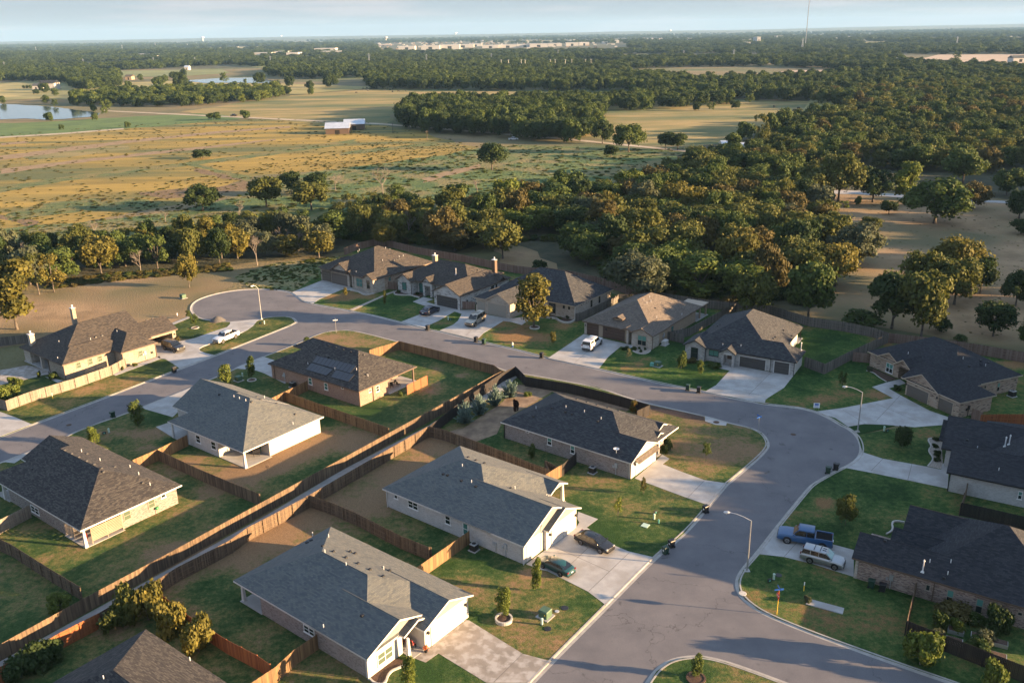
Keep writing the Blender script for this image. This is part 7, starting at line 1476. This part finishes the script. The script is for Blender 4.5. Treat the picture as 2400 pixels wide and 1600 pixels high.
# ---- the woods: countable trees up to the limit, the rest of the mass as one object
def inpoly(x, y, pts):
    c = False; n = len(pts); j = n - 1
    for i in range(n):
        if (pts[i][1] > y) != (pts[j][1] > y) and x < (pts[j][0] - pts[i][0]) * (y - pts[i][1]) / (pts[j][1] - pts[i][1]) + pts[i][0]: c = not c
        j = i
    return c
def topx(x, y, z=0.):
    d = Vector((x, y, z - CAM_H)); f = Vector((0, math.cos(PITCH), -math.sin(PITCH))); u = Vector((0, math.sin(PITCH), math.cos(PITCH)))
    zf = d.dot(f); xr, yr = d.x / zf, d.dot(u) / zf; c, s = math.cos(ROLL), math.sin(ROLL)
    return 1200 + F_PX * (xr * c + yr * s), 800 - F_PX * (-xr * s + yr * c)
ZN = [ # polygon in survey pixels, spacing (m), height range, radius range, colour weights, label
    ('-120 660,0 625,130 600,300 590,420 575,560 560,700 560,760 575,770 598,700 612,560 618,400 636,230 645,60 672,-100 700', 6.2, (6, 10.5), (2.8, 4.4), dict(olive=.38, gold=.10, dark=.16, grey=.2, mid=.16), 'left creek woods'),
    ('0 600,200 575,420 555,600 530,760 520,860 480,960 470,980 500,820 560,700 560,420 575,130 600', 7.5, (4, 7.5), (2.4, 4.0), dict(dark=.3, olive=.35, mid=.35), 'low creek thicket'),
    ('760 575,830 530,900 510,1000 510,1130 505,1300 480,1440 462,1500 460,1620 445,1740 445,1900 470,1940 520,1950 590,1910 640,1900 700,1800 715,1650 705,1560 690,1430 672,1390 640,1345 590,1330 552,1180 555,1140 590,1050 592,960 575,880 572,800 590', 7.3, (8, 13), (4.0, 6.2), dict(olive=.40, rust=.16, mid=.22, gold=.04, dark=.10, lime=.03, grey=.05), 'mixed wood behind the stone houses'),
    ('1520 452,1570 425,1640 402,1700 372,1800 350,1900 325,2050 305,2400 300,2500 420,2400 400,2250 410,2120 400,2000 400,1930 430,1880 450,1740 445,1620 445', 8.2, (8, 13), (4, 6.2), dict(mid=.40, dark=.25, olive=.28, lime=.03, rust=.04), 'dark wood on the right'),
    ('925 296,960 262,1040 250,1200 250,1320 250,1400 262,1420 285,1380 300,1240 300,1220 325,1100 318,1000 310', 8.5, (11, 15), (5, 6.5), dict(dark=.6, mid=.4), 'oak hedge in the meadow'),
    ('1240 330,1260 295,1400 298,1410 330,1330 334', 8.5, (10, 14), (5, 6.2), dict(dark=.6, mid=.4), 'oak hedge in the meadow'),
    ('1330 245,1500 240,1650 232,1720 243,1640 252,1450 262,1350 262', 11, (10, 13), (5, 7), dict(mid=.6, dark=.4), 'orchard row in the meadow'),
    ('1740 330,1850 290,1950 285,2030 265,1900 240,1950 235,2100 215,2400 210,2600 230,2600 300,2000 305,1800 322', 9, (9, 14), (4.5, 6.5), dict(mid=.4, dark=.28, olive=.26, rust=.06), 'dark wood on the right'),
    ('1480 240,1560 215,1640 195,1800 188,2000 190,2200 185,2400 180,2600 185,2600 232,2100 215,1950 233,1780 240,1640 228', 12, (9, 14), (5, 7.5), dict(mid=.5, dark=.5), 'far wood'),
    ('870 210,860 190,1000 182,1200 178,1400 180,1600 190,1640 205,1560 218,1330 214,1150 213,950 210', 12, (11, 15), (6, 8), dict(mid=.45, dark=.55), 'far wood'),
    ('150 245,240 222,420 217,640 212,680 222,600 238,420 252,300 250', 11, (8, 12), (5, 7), dict(mid=.6, lime=.2, dark=.2), 'far wood'),
    ('0 190,0 165,200 160,230 178,280 200,200 215,150 195', 14, (11, 15), (6, 8), dict(mid=.3, dark=.7), 'far wood'),
    ('150 190,280 175,275 205,180 212', 12, (11, 15), (6, 8), dict(mid=.5, dark=.5), 'far wood'),
    ('620 170,700 158,900 155,1400 160,1420 175,1000 182,860 190,640 182', 15, (10, 15), (6, 9), dict(mid=.3, dark=.7), 'far wood'),
    ('0 155,200 150,600 150,1000 148,1340 138,1340 150,1450 158,1500 150,2100 152,2260 160,2400 165,2500 182,1800 186,1600 178,1420 172,1000 150,620 160,540 152,300 165,0 166', 18, (10, 15), (7, 11), dict(mid=.3, dark=.7), 'far wood'),
    ('-100 140,300 136,640 138,900 140,1300 132,1500 140,2100 128,2110 145,1500 152,1340 138,1000 149,600 151,200 151,-100 156', 24, (10, 15), (9, 14), dict(mid=.3, dark=.7), 'far wood'),
    ('-100 118,400 116,700 122,900 126,1500 118,2000 108,2500 104,2500 128,2100 128,1500 127,1300 131,900 139,300 137,-100 141', 32, (10, 15), (12, 18), dict(mid=.4, dark=.6), 'far wood'),
]
FARF = [(300, 131, 90, 2.6), (720, 141, 70, 2.2), (1010, 129, 80, 2.2), (1420, 119, 100, 2.4), (2000, 101, 90, 2), (100, 122, 100, 2.4), (560, 112, 90, 2), (860, 106, 60, 1.6), (1750, 99, 70, 1.6), (2210, 92, 80, 1.6), (1250, 97, 70, 1.4), (390, 102, 70, 1.5), (1640, 150, 60, 2.4), (1130, 140, 60, 2), (60, 146, 50, 2.5), (1900, 168, 70, 2.6), (2330, 112, 70, 2), (1560, 92, 80, 1.4), (700, 99, 60, 1.4), (200, 112, 60, 1.8), (2060, 128, 40, 2), (1320, 128, 46, 1.6), (500, 121, 60, 1.8), (930, 136, 50, 1.8), (1840, 132, 50, 2)]
fr_ = random.Random(9)
for (x, y, a, b_) in FARF:
    o_ = fr_.uniform(-.8, .8); SH_('field', 'N', ','.join('%.1f %.2f' % (x + a * math.cos(t) * (1 + .15 * math.sin(3 * t + o_)), y + b_ * (1 if math.sin(t) > 0 else .8) * max(-1, min(1, 1.4 * math.sin(t)))  - .0166 * a * math.cos(t)) for t in [k * math.pi / 10 for k in range(20)]), .9, fr_.choice(('far_meadow', 'far_meadow', 'far_green', 'tan_bare')), 0)
def infar(x, y):
    q = topx(x, y)
    return any(((q[0] - a) / c) ** 2 + ((q[1] - b_) / d) ** 2 < 1.0 for a, b_, c, d in FARF)
RG = random.Random(11); cand = []; grid = {}
def near(x, y, d):
    gx, gy = int(x // 12), int(y // 12)
    for i in range(gx - 2, gx + 3):
        for j in range(gy - 2, gy + 3):
            for (a, b, r) in grid.get((i, j), ()):
                if (a - x) ** 2 + (b - y) ** 2 < (d if r is None else max(d * .6, r * .85)) ** 2: return True
    return False
for (a, b, r) in TREES: grid.setdefault((int(a // 12), int(b // 12)), []).append((a, b, r))
for (txt, spc, hr, rr, wts, lab) in ZN:
    poly = PL('N', txt); xs = [p.x for p in poly]; ys = [p.y for p in poly]; pp = [(p.x, p.y) for p in poly]
    area = (max(xs) - min(xs)) * (max(ys) - min(ys)); n = int(area / spc ** 2 * 2.6); n = min(n, 60000); k = 0
    for _ in range(n):
        x, y = RG.uniform(min(xs), max(xs)), RG.uniform(min(ys), max(ys))
        if not inpoly(x, y, pp): continue
        if abs(x) > y * .66 + 60: continue
        if lab == 'far wood' and (infar(x, y) or math.sin(x * .006 + y * .002) * math.sin(y * .0045 - x * .0013 + spc) > .55 + (0 if spc > 14 else .3)): continue
        if near(x, y, spc * .88): continue
        grid.setdefault((int(x // 12), int(y // 12)), []).append((x, y, None)); k += 1
        cols = list(wts); col = RG.choices(cols, [wts[c] for c in cols])[0]; f = RG.random()
        cand.append((x, y, hr[0] + (hr[1] - hr[0]) * f * RG.uniform(.8, 1.1), (rr[0] + (rr[1] - rr[0]) * RG.random()) * 1.12, col, lab))
# scattered field trees far out
for (x, y, w) in ((7, 243, 18), (108, 243, 20), (130, 250, 18), (180, 248, 14), (220, 262, 18), (250, 262, 30), (245, 270, 20), (115, 284, 20), (222, 282, 16), (105, 218, 24), (130, 225, 18), (85, 222, 14), (72, 208, 8), (64, 208, 8), (56, 208, 8), (330, 190, 16), (370, 205, 24), (385, 196, 18), (425, 210, 38), (302, 207, 16), (430, 178, 16), (408, 187, 20), (525, 196, 26), (610, 198, 30), (650, 205, 18), (680, 204, 26), (725, 210, 20), (728, 222, 18), (775, 205, 34), (575, 195, 10), (300, 300, 14), (145, 304, 12), (1960, 246, 16), (1755, 244, 26), (1690, 242, 24), (1722, 256, 22), (1667, 260, 22), (1633, 260, 22), (1740, 200, 14), (1800, 205, 12), (2275, 160, 22), (2243, 140, 20), (390, 190, 14), (2010, 480, 20), (1640, 380, 22), (660, 222, 20)):
    p = P((x, y)); r = w / 2 / F_PX * p.y; cand.append((p.x, p.y, r * 1.9, r * 1.05, RG.choice(('mid', 'dark', 'mid')), 'lone field tree'))
for _ in range(26000):
    y = 3300 + 9500 * RG.random() ** 1.3; x = RG.uniform(-.64, .64) * y
    if math.sin(x * .0013 + 1.3) * math.sin(y * .0017 + x * .0004) + RG.gauss(0, .35) < -.15: continue
    tq = topx(x, y)
    if infar(x, y): continue
    if (880 < tq[0] < 1480 and 103 < tq[1] < 122) or (560 < tq[0] < 830 and 118 < tq[1] < 136): continue
    if tq[1] < 105 and 450 < tq[0] < 2100 and RG.random() < .6: continue
    cand.append((x, y, RG.uniform(9, 15) * (1 + y / 12000), RG.uniform(12, 26), RG.choice(('mid', 'dark', 'dark')), 'far wood'))
cand.sort(key=lambda c: c[1] / c[2])
budget = 300 - len([1 for t_ in sc.objects if t_.get('category') == 'tree'])
# only what stands in the picture counts among the single trees
single, rest = [], []
for c in cand:
    q = topx(c[0], c[1], c[2]); vis = -60 < q[0] < 2460 and q[1] < 1640
    (single if vis and len(single) < budget else rest).append(c)
NAMES = {'dark': 'dark green', 'mid': 'mid green', 'olive': 'olive green', 'gold': 'golden yellow', 'rust': 'rusty brown', 'lime': 'bright lime green', 'grey': 'grey green'}
for (x, y, h_, r, col, lab) in single:
    shp = RG.choices(('round', 'wide', 'tall', 'ragged'), (.5, .25, .2, .05 if 'creek' in lab else .0))[0]
    tree((x, y, .02), h_, r, shp, col, '%s crowned tree, one of those in the %s' % (NAMES[col], lab), group='%s trees of the %s' % (NAMES[col], lab), th=.12)
PR = []
for col in ('dark', 'mid', 'olive', 'gold', 'rust', 'lime', 'grey'):
    for shp, var in (('round', 0), ('wide', 1), ('tall', 0)): PR.append((col, crown(shp, var, col)))
cols = ['dark', 'mid', 'olive', 'gold', 'rust', 'lime', 'grey']
def gn_scatter(name, pts, protos, label):
    """one object: the mass of the woods, crowns set on points"""
    me = bpy.data.meshes.new(name); me.from_pydata([(p[0], p[1], p[2]) for p in pts], [], [])
    a = me.attributes.new('pick', 'INT', 'POINT'); a.data.foreach_set('value', [p[3] for p in pts])
    a = me.attributes.new('scl', 'FLOAT_VECTOR', 'POINT'); a.data.foreach_set('vector', [v for p in pts for v in p[4]])
    a = me.attributes.new('rot', 'FLOAT_VECTOR', 'POINT'); a.data.foreach_set('vector', [v for p in pts for v in (0, 0, p[5])])
    o = bpy.data.objects.new(name, me); COL.objects.link(o)
    ng = bpy.data.node_groups.new(name, 'GeometryNodeTree'); ng.interface.new_socket('Geometry', in_out='INPUT', socket_type='NodeSocketGeometry'); ng.interface.new_socket('Geometry', in_out='OUTPUT', socket_type='NodeSocketGeometry')
    gi = ng.nodes.new('NodeGroupInput'); go = ng.nodes.new('NodeGroupOutput'); ip = ng.nodes.new('GeometryNodeInstanceOnPoints'); g2 = ng.nodes.new('GeometryNodeGeometryToInstance')
    for ob in protos[::-1]:
        oi = ng.nodes.new('GeometryNodeObjectInfo'); oi.transform_space = 'ORIGINAL'; oi.inputs['Object'].default_value = ob
        ng.links.new(oi.outputs['Geometry'], g2.inputs[0])
    def att(nm, ty, sock):
        n = ng.nodes.new('GeometryNodeInputNamedAttribute'); n.data_type = ty; n.inputs[0].default_value = nm; ng.links.new([s_ for s_ in n.outputs if s_.enabled][0], ip.inputs[sock])
    ip.inputs['Pick Instance'].default_value = True
    att('pick', 'INT', 'Instance Index'); att('scl', 'FLOAT_VECTOR', 'Scale'); att('rot', 'FLOAT_VECTOR', 'Rotation')
    ng.links.new(gi.outputs[0], ip.inputs['Points']); ng.links.new(g2.outputs[0], ip.inputs['Instance']); ng.links.new(ip.outputs[0], go.inputs[0])
    md = o.modifiers.new('scatter', 'NODES'); md.node_group = ng
    return tag(o, label, kind='stuff')
# the crowns instanced are those of single trees already standing (their own crown objects)
crowns = [o for o in sc.objects if o.name.startswith('crown') and o.data.name.startswith('crown')]
bykey = {}
for o in crowns: bykey.setdefault(o.data.materials[0].name[7:], {})[o.data.name] = o
plist = []; start = {}
for c in cols:
    obs = list(bykey.get(c, {}).values())[:3]; start[c] = (len(plist), len(obs)); plist += obs
pts = []
for (x, y, h_, r, col, lab) in rest:
    s0, n0 = start[col]
    if n0 == 0: s0, n0 = start['mid']
    pts.append((x, y, h_ * .08, s0 + RG.randrange(n0), (r, r, h_ * .92), RG.uniform(0, 6.28)))
# wooded rise off to the right, whose shade falls over the street bend
SHADE = []
for i in range(560):
    y = RG.uniform(64, 150) if i < 230 else RG.uniform(150, 470); x = 128 + RG.uniform(0, 45) + max(0, y - 120) * .60
    SHADE.append((x, y, RG.uniform(15, 21), RG.uniform(4, 6)))
for (x, y, h_, r) in SHADE:
    s0, n0 = start['dark']; pts.append((x, y, h_ * .08, s0 + RG.randrange(n0), (r, r, h_ * .92), RG.uniform(0, 6.28)))
print('woods', len(single), len(rest), len(pts), 'protos', len(plist))
gn_scatter('woodland', pts, plist, 'mass of far woods and scattered far trees')
# brush and weeds over the fields and the creek bottom
wp = []
bush = [o for o in sc.objects if o.name.startswith('foliage') and o.data.name.startswith('crown') and o.data.materials[0].name in ('leaves_mid', 'leaves_olive', 'leaves_gold', 'leaves_rust', 'leaves_lime', 'leaves_dark')]
bk = {}
for o in bush: bk.setdefault(o.data.materials[0].name, o)
bl = [bk.get('leaves_' + c) or bush[0] for c in ('mid', 'olive', 'gold', 'rust', 'lime', 'dark')]
def weeds(txt, n, wts, s=(.5, 1.3), hf=(.35, .8)):
    poly = PL('N', txt); q = [(p.x, p.y) for p in poly]; x0, x1 = min(a[0] for a in q), max(a[0] for a in q); y0, y1 = min(a[1] for a in q), max(a[1] for a in q); k = 0
    tries = 0
    while k < n and tries < n * 8:
        tries += 1; x, y = RG.uniform(x0, x1), RG.uniform(y0, y1)
        if not inpoly(x, y, q) or abs(x) > y * .62 + 30: continue
        r = RG.uniform(*s); wp.append((x, y, 0, RG.choices(range(6), wts)[0], (r, r, r * RG.uniform(*hf)), RG.uniform(0, 6.28))); k += 1
weeds('-200 500,300 440,560 400,900 330,1125 345,1060 380,760 400,600 412,470 500,300 540,-200 590', 1300, (.15, .45, .2, .2, 0, 0), (.3, .9), (.3, .6))
weeds('-200 400,0 318,300 292,620 278,900 288,1125 345,900 330,560 400,300 440,-200 500', 800, (.1, .5, .25, .15, 0, 0), (.4, 1.1), (.25, .5))
weeds('640 420,980 370,1180 340,1500 350,1680 345,1640 385,1500 420,1320 450,1000 480,800 520,560 540,300 570,-200 620,-200 560,300 510,520 470', 1300, (.35, .25, .05, 0, .35, 0), (.5, 1.4), (.25, .5))
weeds('548 650,640 618,760 605,800 600,745 650,692 682,640 680,590 676', 420, (.3, .45, .05, 0, .2, 0), (.2, .7), (.3, .7))
weeds('100 665,260 645,420 632,540 622,540 636,300 655,110 680', 260, (.1, .3, .1, .4, .05, .05), (.6, 1.3), (.5, .9))
weeds('0 620,200 590,560 560,780 560,1000 575,1340 560,1440 672,1700 712,1900 720,1900 640,1500 600,1000 520,760 530,400 560,0 600', 1600, (.4, .25, 0, .1, 0, .25), (1.0, 2.4), (.6, 1.0))
weeds('1950 460,2400 490,2400 800,2060 760,1960 660', 300, (.1, .5, .1, .3, 0, 0), (.15, .4), (.2, .5))
gn_scatter('weeds', wp, bl, 'weeds and brush in the fields and creek bottom')

# ------------------------------------------------------------------ far buildings, pylons, town
def farbox(name, label, cat, x, y, w, h_, d=None, roof='metal_roof', wall='stucco_white', rz=0., group=None, gable=True):
    p = P((x, y), 0); W_ = w / F_PX * p.y; H_ = h_; D = d or W_ * .5; t = thing(name, label, cat, (p.x, p.y, 0), rz, group)
    b = MB(); b.box(-W_ / 2, -D / 2, 0, W_ / 2, D / 2, H_); b.build('wall', wall, t)
    b = MB(); r = H_ + (D * .22 if gable else .5); o_ = .6
    if gable: b.add([(-W_ / 2 - o_, -D / 2 - o_, H_ + .02), (W_ / 2 + o_, -D / 2 - o_, H_ + .02), (W_ / 2 + o_, D / 2 + o_, H_ + .02), (-W_ / 2 - o_, D / 2 + o_, H_ + .02), (-W_ / 2 - o_, 0, r), (W_ / 2 + o_, 0, r)], [(0, 1, 5, 4), (2, 3, 4, 5), (0, 4, 3), (1, 2, 5), (3, 2, 1, 0)])
    else: b.box(-W_ / 2 - .3, -D / 2 - .3, H_ + .02, W_ / 2 + .3, D / 2 + .3, r)
    b.build('roof', roof, t)
    b = MB(); b.box(-W_ * .1, -D / 2 - .05, 0, W_ * .1, -D / 2 - .005, H_ * .7); b.build('opening', 'interior_dark', t)
    return t
farbox('barn', 'dark walled barn with a pale metal roof at the left of the farmyard', 'barn', 793, 312, 52, 3.6, 14, wall='brown_trim', rz=.1); farbox('barn', 'open fronted shed with a blue grey metal roof beside the barn', 'barn', 832, 303, 44, 3.8, 13, wall='brown_trim', rz=.1)
farbox('shed', 'long white roofed stable among the trees by the dirt track', 'shed', 1706, 352, 32, 3.2, 8, wall='brick_brown'); farbox('shed', 'small white shed right of the long stable', 'shed', 1747, 356, 24, 3.2, 7, wall='stucco_white'); farbox('shed', 'small white trailer at the wood edge below the stable', 'shed', 1640, 372, 16, 2.6, 5)
farbox('farmhouse', 'white farmhouse with a dark roof by the left pond', 'house', 118, 210, 34, 8, 16, roof='roof_dark'); farbox('farmhouse', 'low white wing left of the white farmhouse', 'house', 91, 212, 16, 6, 12, roof='roof_grey')
farbox('house', 'tan roofed house hidden in the woods', 'house', 2060, 335, 40, 4, 15, roof='roof_tan', wall='stucco'); farbox('house', 'grey house glimpsed between dark trees near the right edge', 'house', 2284, 304, 30, 5, 14, roof='roof_grey', wall='siding_grey')
farbox('house', 'pale roofed house left of the tan bare field', 'house', 2110, 150, 26, 6, 18); farbox('house', 'grey roofed house right of the tan bare field', 'house', 2385, 146, 34, 7, 18, roof='roof_grey'); farbox('shed', 'white shed by the far green field on the left', 'shed', 440, 165, 9, 6, 14); farbox('shed', 'orange brown shed in the pale pasture left of the ponds', 'shed', 305, 187, 14, 5, 12, wall='stucco', roof='roof_tan')
WG = 'white warehouses on the far town edge'
for i, (x, y, w, h_) in enumerate(((342, 134, 52, 10), (362, 138, 22, 9), (190, 141, 14, 8), (620, 131, 40, 10), (665, 129, 30, 12), (690, 131, 26, 10), (765, 124, 46, 16), (780, 129, 46, 12), (865, 119, 30, 12), (955, 117, 36, 14), (1010, 117, 40, 16), (1055, 116, 44, 18), (1085, 112, 50, 14), (1115, 109, 28, 12), (1150, 113, 36, 12), (1190, 112, 40, 12), (1230, 111, 34, 12), (1262, 111, 40, 14), (1300, 109, 30, 12), (1340, 108, 28, 14), (1368, 107, 22, 14), (1420, 103, 16, 10), (1440, 101, 18, 14), (1570, 107, 34, 12), (1590, 108, 20, 10), (1655, 76, 30, 24), (1760, 108, 32, 14), (1773, 106, 8, 30), (1824, 92, 14, 18), (2010, 85, 28, 14), (2120, 70, 10, 18), (2308, 66, 26, 22), (2357, 68, 14, 20), (1627, 106, 22, 10), (1690, 80, 60, 10))):
    pos = ('%.1f percent across the picture, %s' % (x / 24, 'low block' if h_ < 13 else 'long block' if w > 35 else 'tall block'))
    farbox('warehouse', 'tiny pale building in the far town, %s' % pos, 'building', x, y, w, h_, 60, roof='white_trim', wall='stucco_white', gable=False, group=WG)
def wtower(x, y, yt, label, s=1., col='white_metal'):
    p = P((x, y), 0); h_ = hgt('N,%g,%g' % (x, y), (x, yt)); t = thing('water_tower', label, 'water tower', p); r = 6.5 / F_PX * p.y / 2 * 1.1 * s
    b = MB(); b.tube((0, 0, 0), (0, 0, h_ * .62), r * .32, r * .3, 10); b.build('stem', col, t); b = MB(); b.lathe((0, 0, h_ * .6), [(r * .3, 0), (r * .9, h_ * .12), (r, h_ * .2), (r * .95, h_ * .32), (r * .4, h_ * .4), (.1, h_ * .4)], 16); b.build('tank', col, t)
wtower(476, 100, 86, 'white water tower on the horizon at the left'); wtower(905, 101, 86, 'beige water tower rising from the middle of the town', 1.2, 'stucco_white'); wtower(1068, 86, 76, 'white tower on the horizon above the warehouses', 1.2); wtower(1570, 80, 70, 'pale water tower on the horizon right of centre'); wtower(660, 92, 83, 'small white water tower on the left horizon', .7)
PG = 'lattice power pylons across the far woods'
PX = ((12, 163, 145), (197, 158, 138), (361, 152, 134), (458, 152, 134), (540, 147, 131), (635, 153, 131), (751, 149, 133), (866, 153, 125), (1000, 152, 127), (1152, 148, 125), (1154, 118, 99), (1308, 136, 116), (1423, 107, 97), (1602, 138, 118), (1719, 140, 116), (1880, 116, 90), (2242, 108, 86), (365, 114, 100), (440, 112, 102), (287, 118, 105), (85, 121, 110), (592, 110, 102), (1540, 120, 110))
proto = None
for i, (x, y, yt) in enumerate(PX):
    p = P((x, y), 0); h_ = max(12, hgt('N,%g,%g' % (x, y), (x, yt)))
    lab = 'grey lattice pylon in the far woods, %d percent across the picture' % round(x / 24)
    if proto is None:
        proto = thing('power_pylon', lab, 'pylon', p, 0, PG); b = MB()
        for sx in (-1, 1):
            for sy in (-1, 1): b.tube((sx * .10, sy * .10, 0), (sx * .02, sy * .02, 1), .022, .012, 4)
        for k in range(6):
            z0 = k / 6; w0 = .10 - .08 * z0
            for sx in (-1, 1): b.tube((sx * w0, -w0, z0), (-sx * w0 * .8, w0 * .8, z0 + .16), .008, .008, 3)
        b.build('mast', 'galvanised', proto); b = MB(); b.tube((-.16, 0, .8), (.16, 0, .8), .012); b.tube((-.2, 0, .9), (.2, 0, .9), .012); b.build('crossarms', 'galvanised', proto); o = proto
    else: o = dup(proto, p, 0, lab)
    o.scale = (h_ * .8, h_ * .8, h_)
t = thing('radio_mast', 'very tall thin radio mast cut by the top edge at the right', 'radio mast', P((1887, 112), 0)); p = t.location; h_ = 59 + (ray(1890, -8).z / ray(1890, -8).y) * p.y; print('mast', h_, p)
b = MB(); b.tube((0, 0, 0), (0, 0, h_), 1.4, 1.1, 4); b.build('mast', 'steel', t)
# utility poles near the meadow
for x, y, yt, l_ in ((1001, 328, 306, 'wooden pole by the farm track'), (921, 311, 287, 'pole at the left end of the oak hedge'), (1350, 432, 402, 'thin pole left of the small white box at the meadow edge'), (2134, 296, 262, 'utility pole rising out of the rusty woods')):
    p = P((x, y)); h_ = hgt('N,%g,%g' % (x, y), (x, yt)); t = thing('utility_pole', l_, 'utility pole', p, .6); b = MB(); b.tube((0, 0, 0), (0, 0, h_), .18, .12, 8); b.build('pole', 'bark', t); b = MB(); b.box(-1.1, -.06, h_ * .88, 1.1, .06, h_ * .88 + .14); b.build('crossarm', 'bark', t)
# sports lights and courts
LG_ = 'field lighting masts of the far sports ground'
for x in (1175, 1192, 1222, 1231, 1290, 1301, 1325, 1340, 1372, 1385):
    p = P((x, 166)); t = thing('lighting_mast', 'thin lighting mast over the far sports courts, %d percent across' % round(x / 24), 'lighting mast', p, 0, LG_); b = MB(); b.tube((0, 0, 0), (0, 0, 17), .3, .2, 6); b.build('pole', 'steel', t); b = MB(); b.box(-1.4, -.2, 17.01, 1.4, .2, 17.7); b.build('lamp_bank', 'steel', t)
SH_('sports_court', 'N', '1180 163,1235 162,1232 167,1185 168', .9, mat('court_green', (.10, .25, .22)), 0)
# cattle specks
for i, (x, y) in enumerate(((835, 219), (851, 209), (860, 208), (863, 214), (885, 207), (902, 213), (908, 209), (915, 212), (921, 210), (920, 217), (934, 215), (951, 215), (1862, 261), (1866, 259), (1871, 256), (1814, 252))):
    if i == 0:
        cow = thing('cow', 'black cow, leftmost of the grazing herd on the far golden field', 'cow', P((x, y)), .4, 'black cattle grazing far off'); b = MB()
        b.tube((-1.0, 0, 1.2), (-.4, 0, 1.15), .36, .44, 10); b.tube((-.4, 0, 1.15), (.7, 0, 1.2), .44, .42, 10, cap=False); b.tube((.7, 0, 1.2), (1.15, 0, 1.35), .42, .22, 10); b.tube((1.1, 0, 1.35), (1.45, 0, .85), .2, .15, 8); b.tube((1.4, 0, .9), (1.6, 0, .5), .16, .1, 8)
        for sx in (-.8, .7):
            for sy in (-.25, .25): b.tube((sx, sy, 1.0), (sx + .05, sy, .5), .15, .09, 6); b.tube((sx + .05, sy, .5), (sx, sy, 0), .09, .07, 6)
        b.tube((-1.0, 0, 1.4), (-1.2, 0, .6), .04, .03, 5); b.build('body', 'plastic_black', cow, smooth=True)
    else: dup(cow, P((x, y)), i * 1.3, 'black cow of the far grazing herd, %s' % ('on the golden field' if i < 12 else 'on the pinkish meadow'))
# the town: thousands of roofs
tb = MB(); tr_ = random.Random(4)
for _ in range(2200):
    x = tr_.uniform(-20, 2420); base = 101 - .0166 * (x - 1200) * 0; y = None
    u = tr_.random(); top = 82 + (1200 - x) * .0166; 
    y = top + 5 + abs(tr_.gauss(0, 1)) * 12
    if y > 128: continue
    dens = .25 + .75 * math.exp(-((x - 1250) / 550) ** 2)
    if tr_.random() > dens: continue
    p = P((x, y)); w = tr_.uniform(7, 17); d = tr_.uniform(7, 14); h_ = tr_.uniform(4, 7); 
    tb.box(p.x - w / 2, p.y - d / 2, 0, p.x + w / 2, p.y + d / 2, h_, tr_.choice((0, 0, 0, 1, 1, 2)))
tag(tb.build('distant_town', ['stucco_white', 'stucco', 'roof_tan']), 'thousands of tiny pale houses of the town along the horizon', kind='stuff')
# low hills closing the horizon
def hills():
    b = MB(); rg = random.Random(2); rows = []
    for j, (Y, H0) in enumerate(((11000, 0), (13000, 14), (15500, 34), (18500, 58), (21500, 40))):
        row = []
        for i in range(61):
            X = -16000 + i * 533; q = X / Y; e = 1 + .10 * math.sin(X * .00035 + j) + .05 * math.sin(X * .0011 + 2 * j) + (max(0, q - .25) * 1.1) - (.12 if -.3 < q < .1 else 0)
            row.append((X, Y, H0 * e + (rg.uniform(-1.5, 1.5) if H0 else -.5)))
        rows.append(row)
    for j in range(4):
        for i in range(60): b.quad(rows[j][i], rows[j][i + 1], rows[j + 1][i + 1], rows[j + 1][i])
    tag(b.build('hills', 'far_wood', smooth=True), kind='structure')
hills()
# ------------------------------------------------------------------ haze
hb = MB(); hb.box(-24000, -395, -1.2, 24000, 22500, 300); ho = hb.build('haze', mat('haze_air', (1, 1, 1))); tag(ho, 'pale evening haze over the plain', kind='stuff')
nt = MATS['haze_air'].node_tree; nt.nodes.clear() if nt else None
MATS['haze_air'].use_nodes = True; nt = MATS['haze_air'].node_tree; nt.nodes.clear()
ou = nt.nodes.new('ShaderNodeOutputMaterial'); pv = nt.nodes.new('ShaderNodeVolumePrincipled'); pv.inputs['Color'].default_value = (.36, .64, 1.0, 1); pv.inputs['Density'].default_value = 4.0e-5; pv.inputs['Anisotropy'].default_value = .0
nt.links.new(pv.outputs[0], ou.inputs['Volume'])
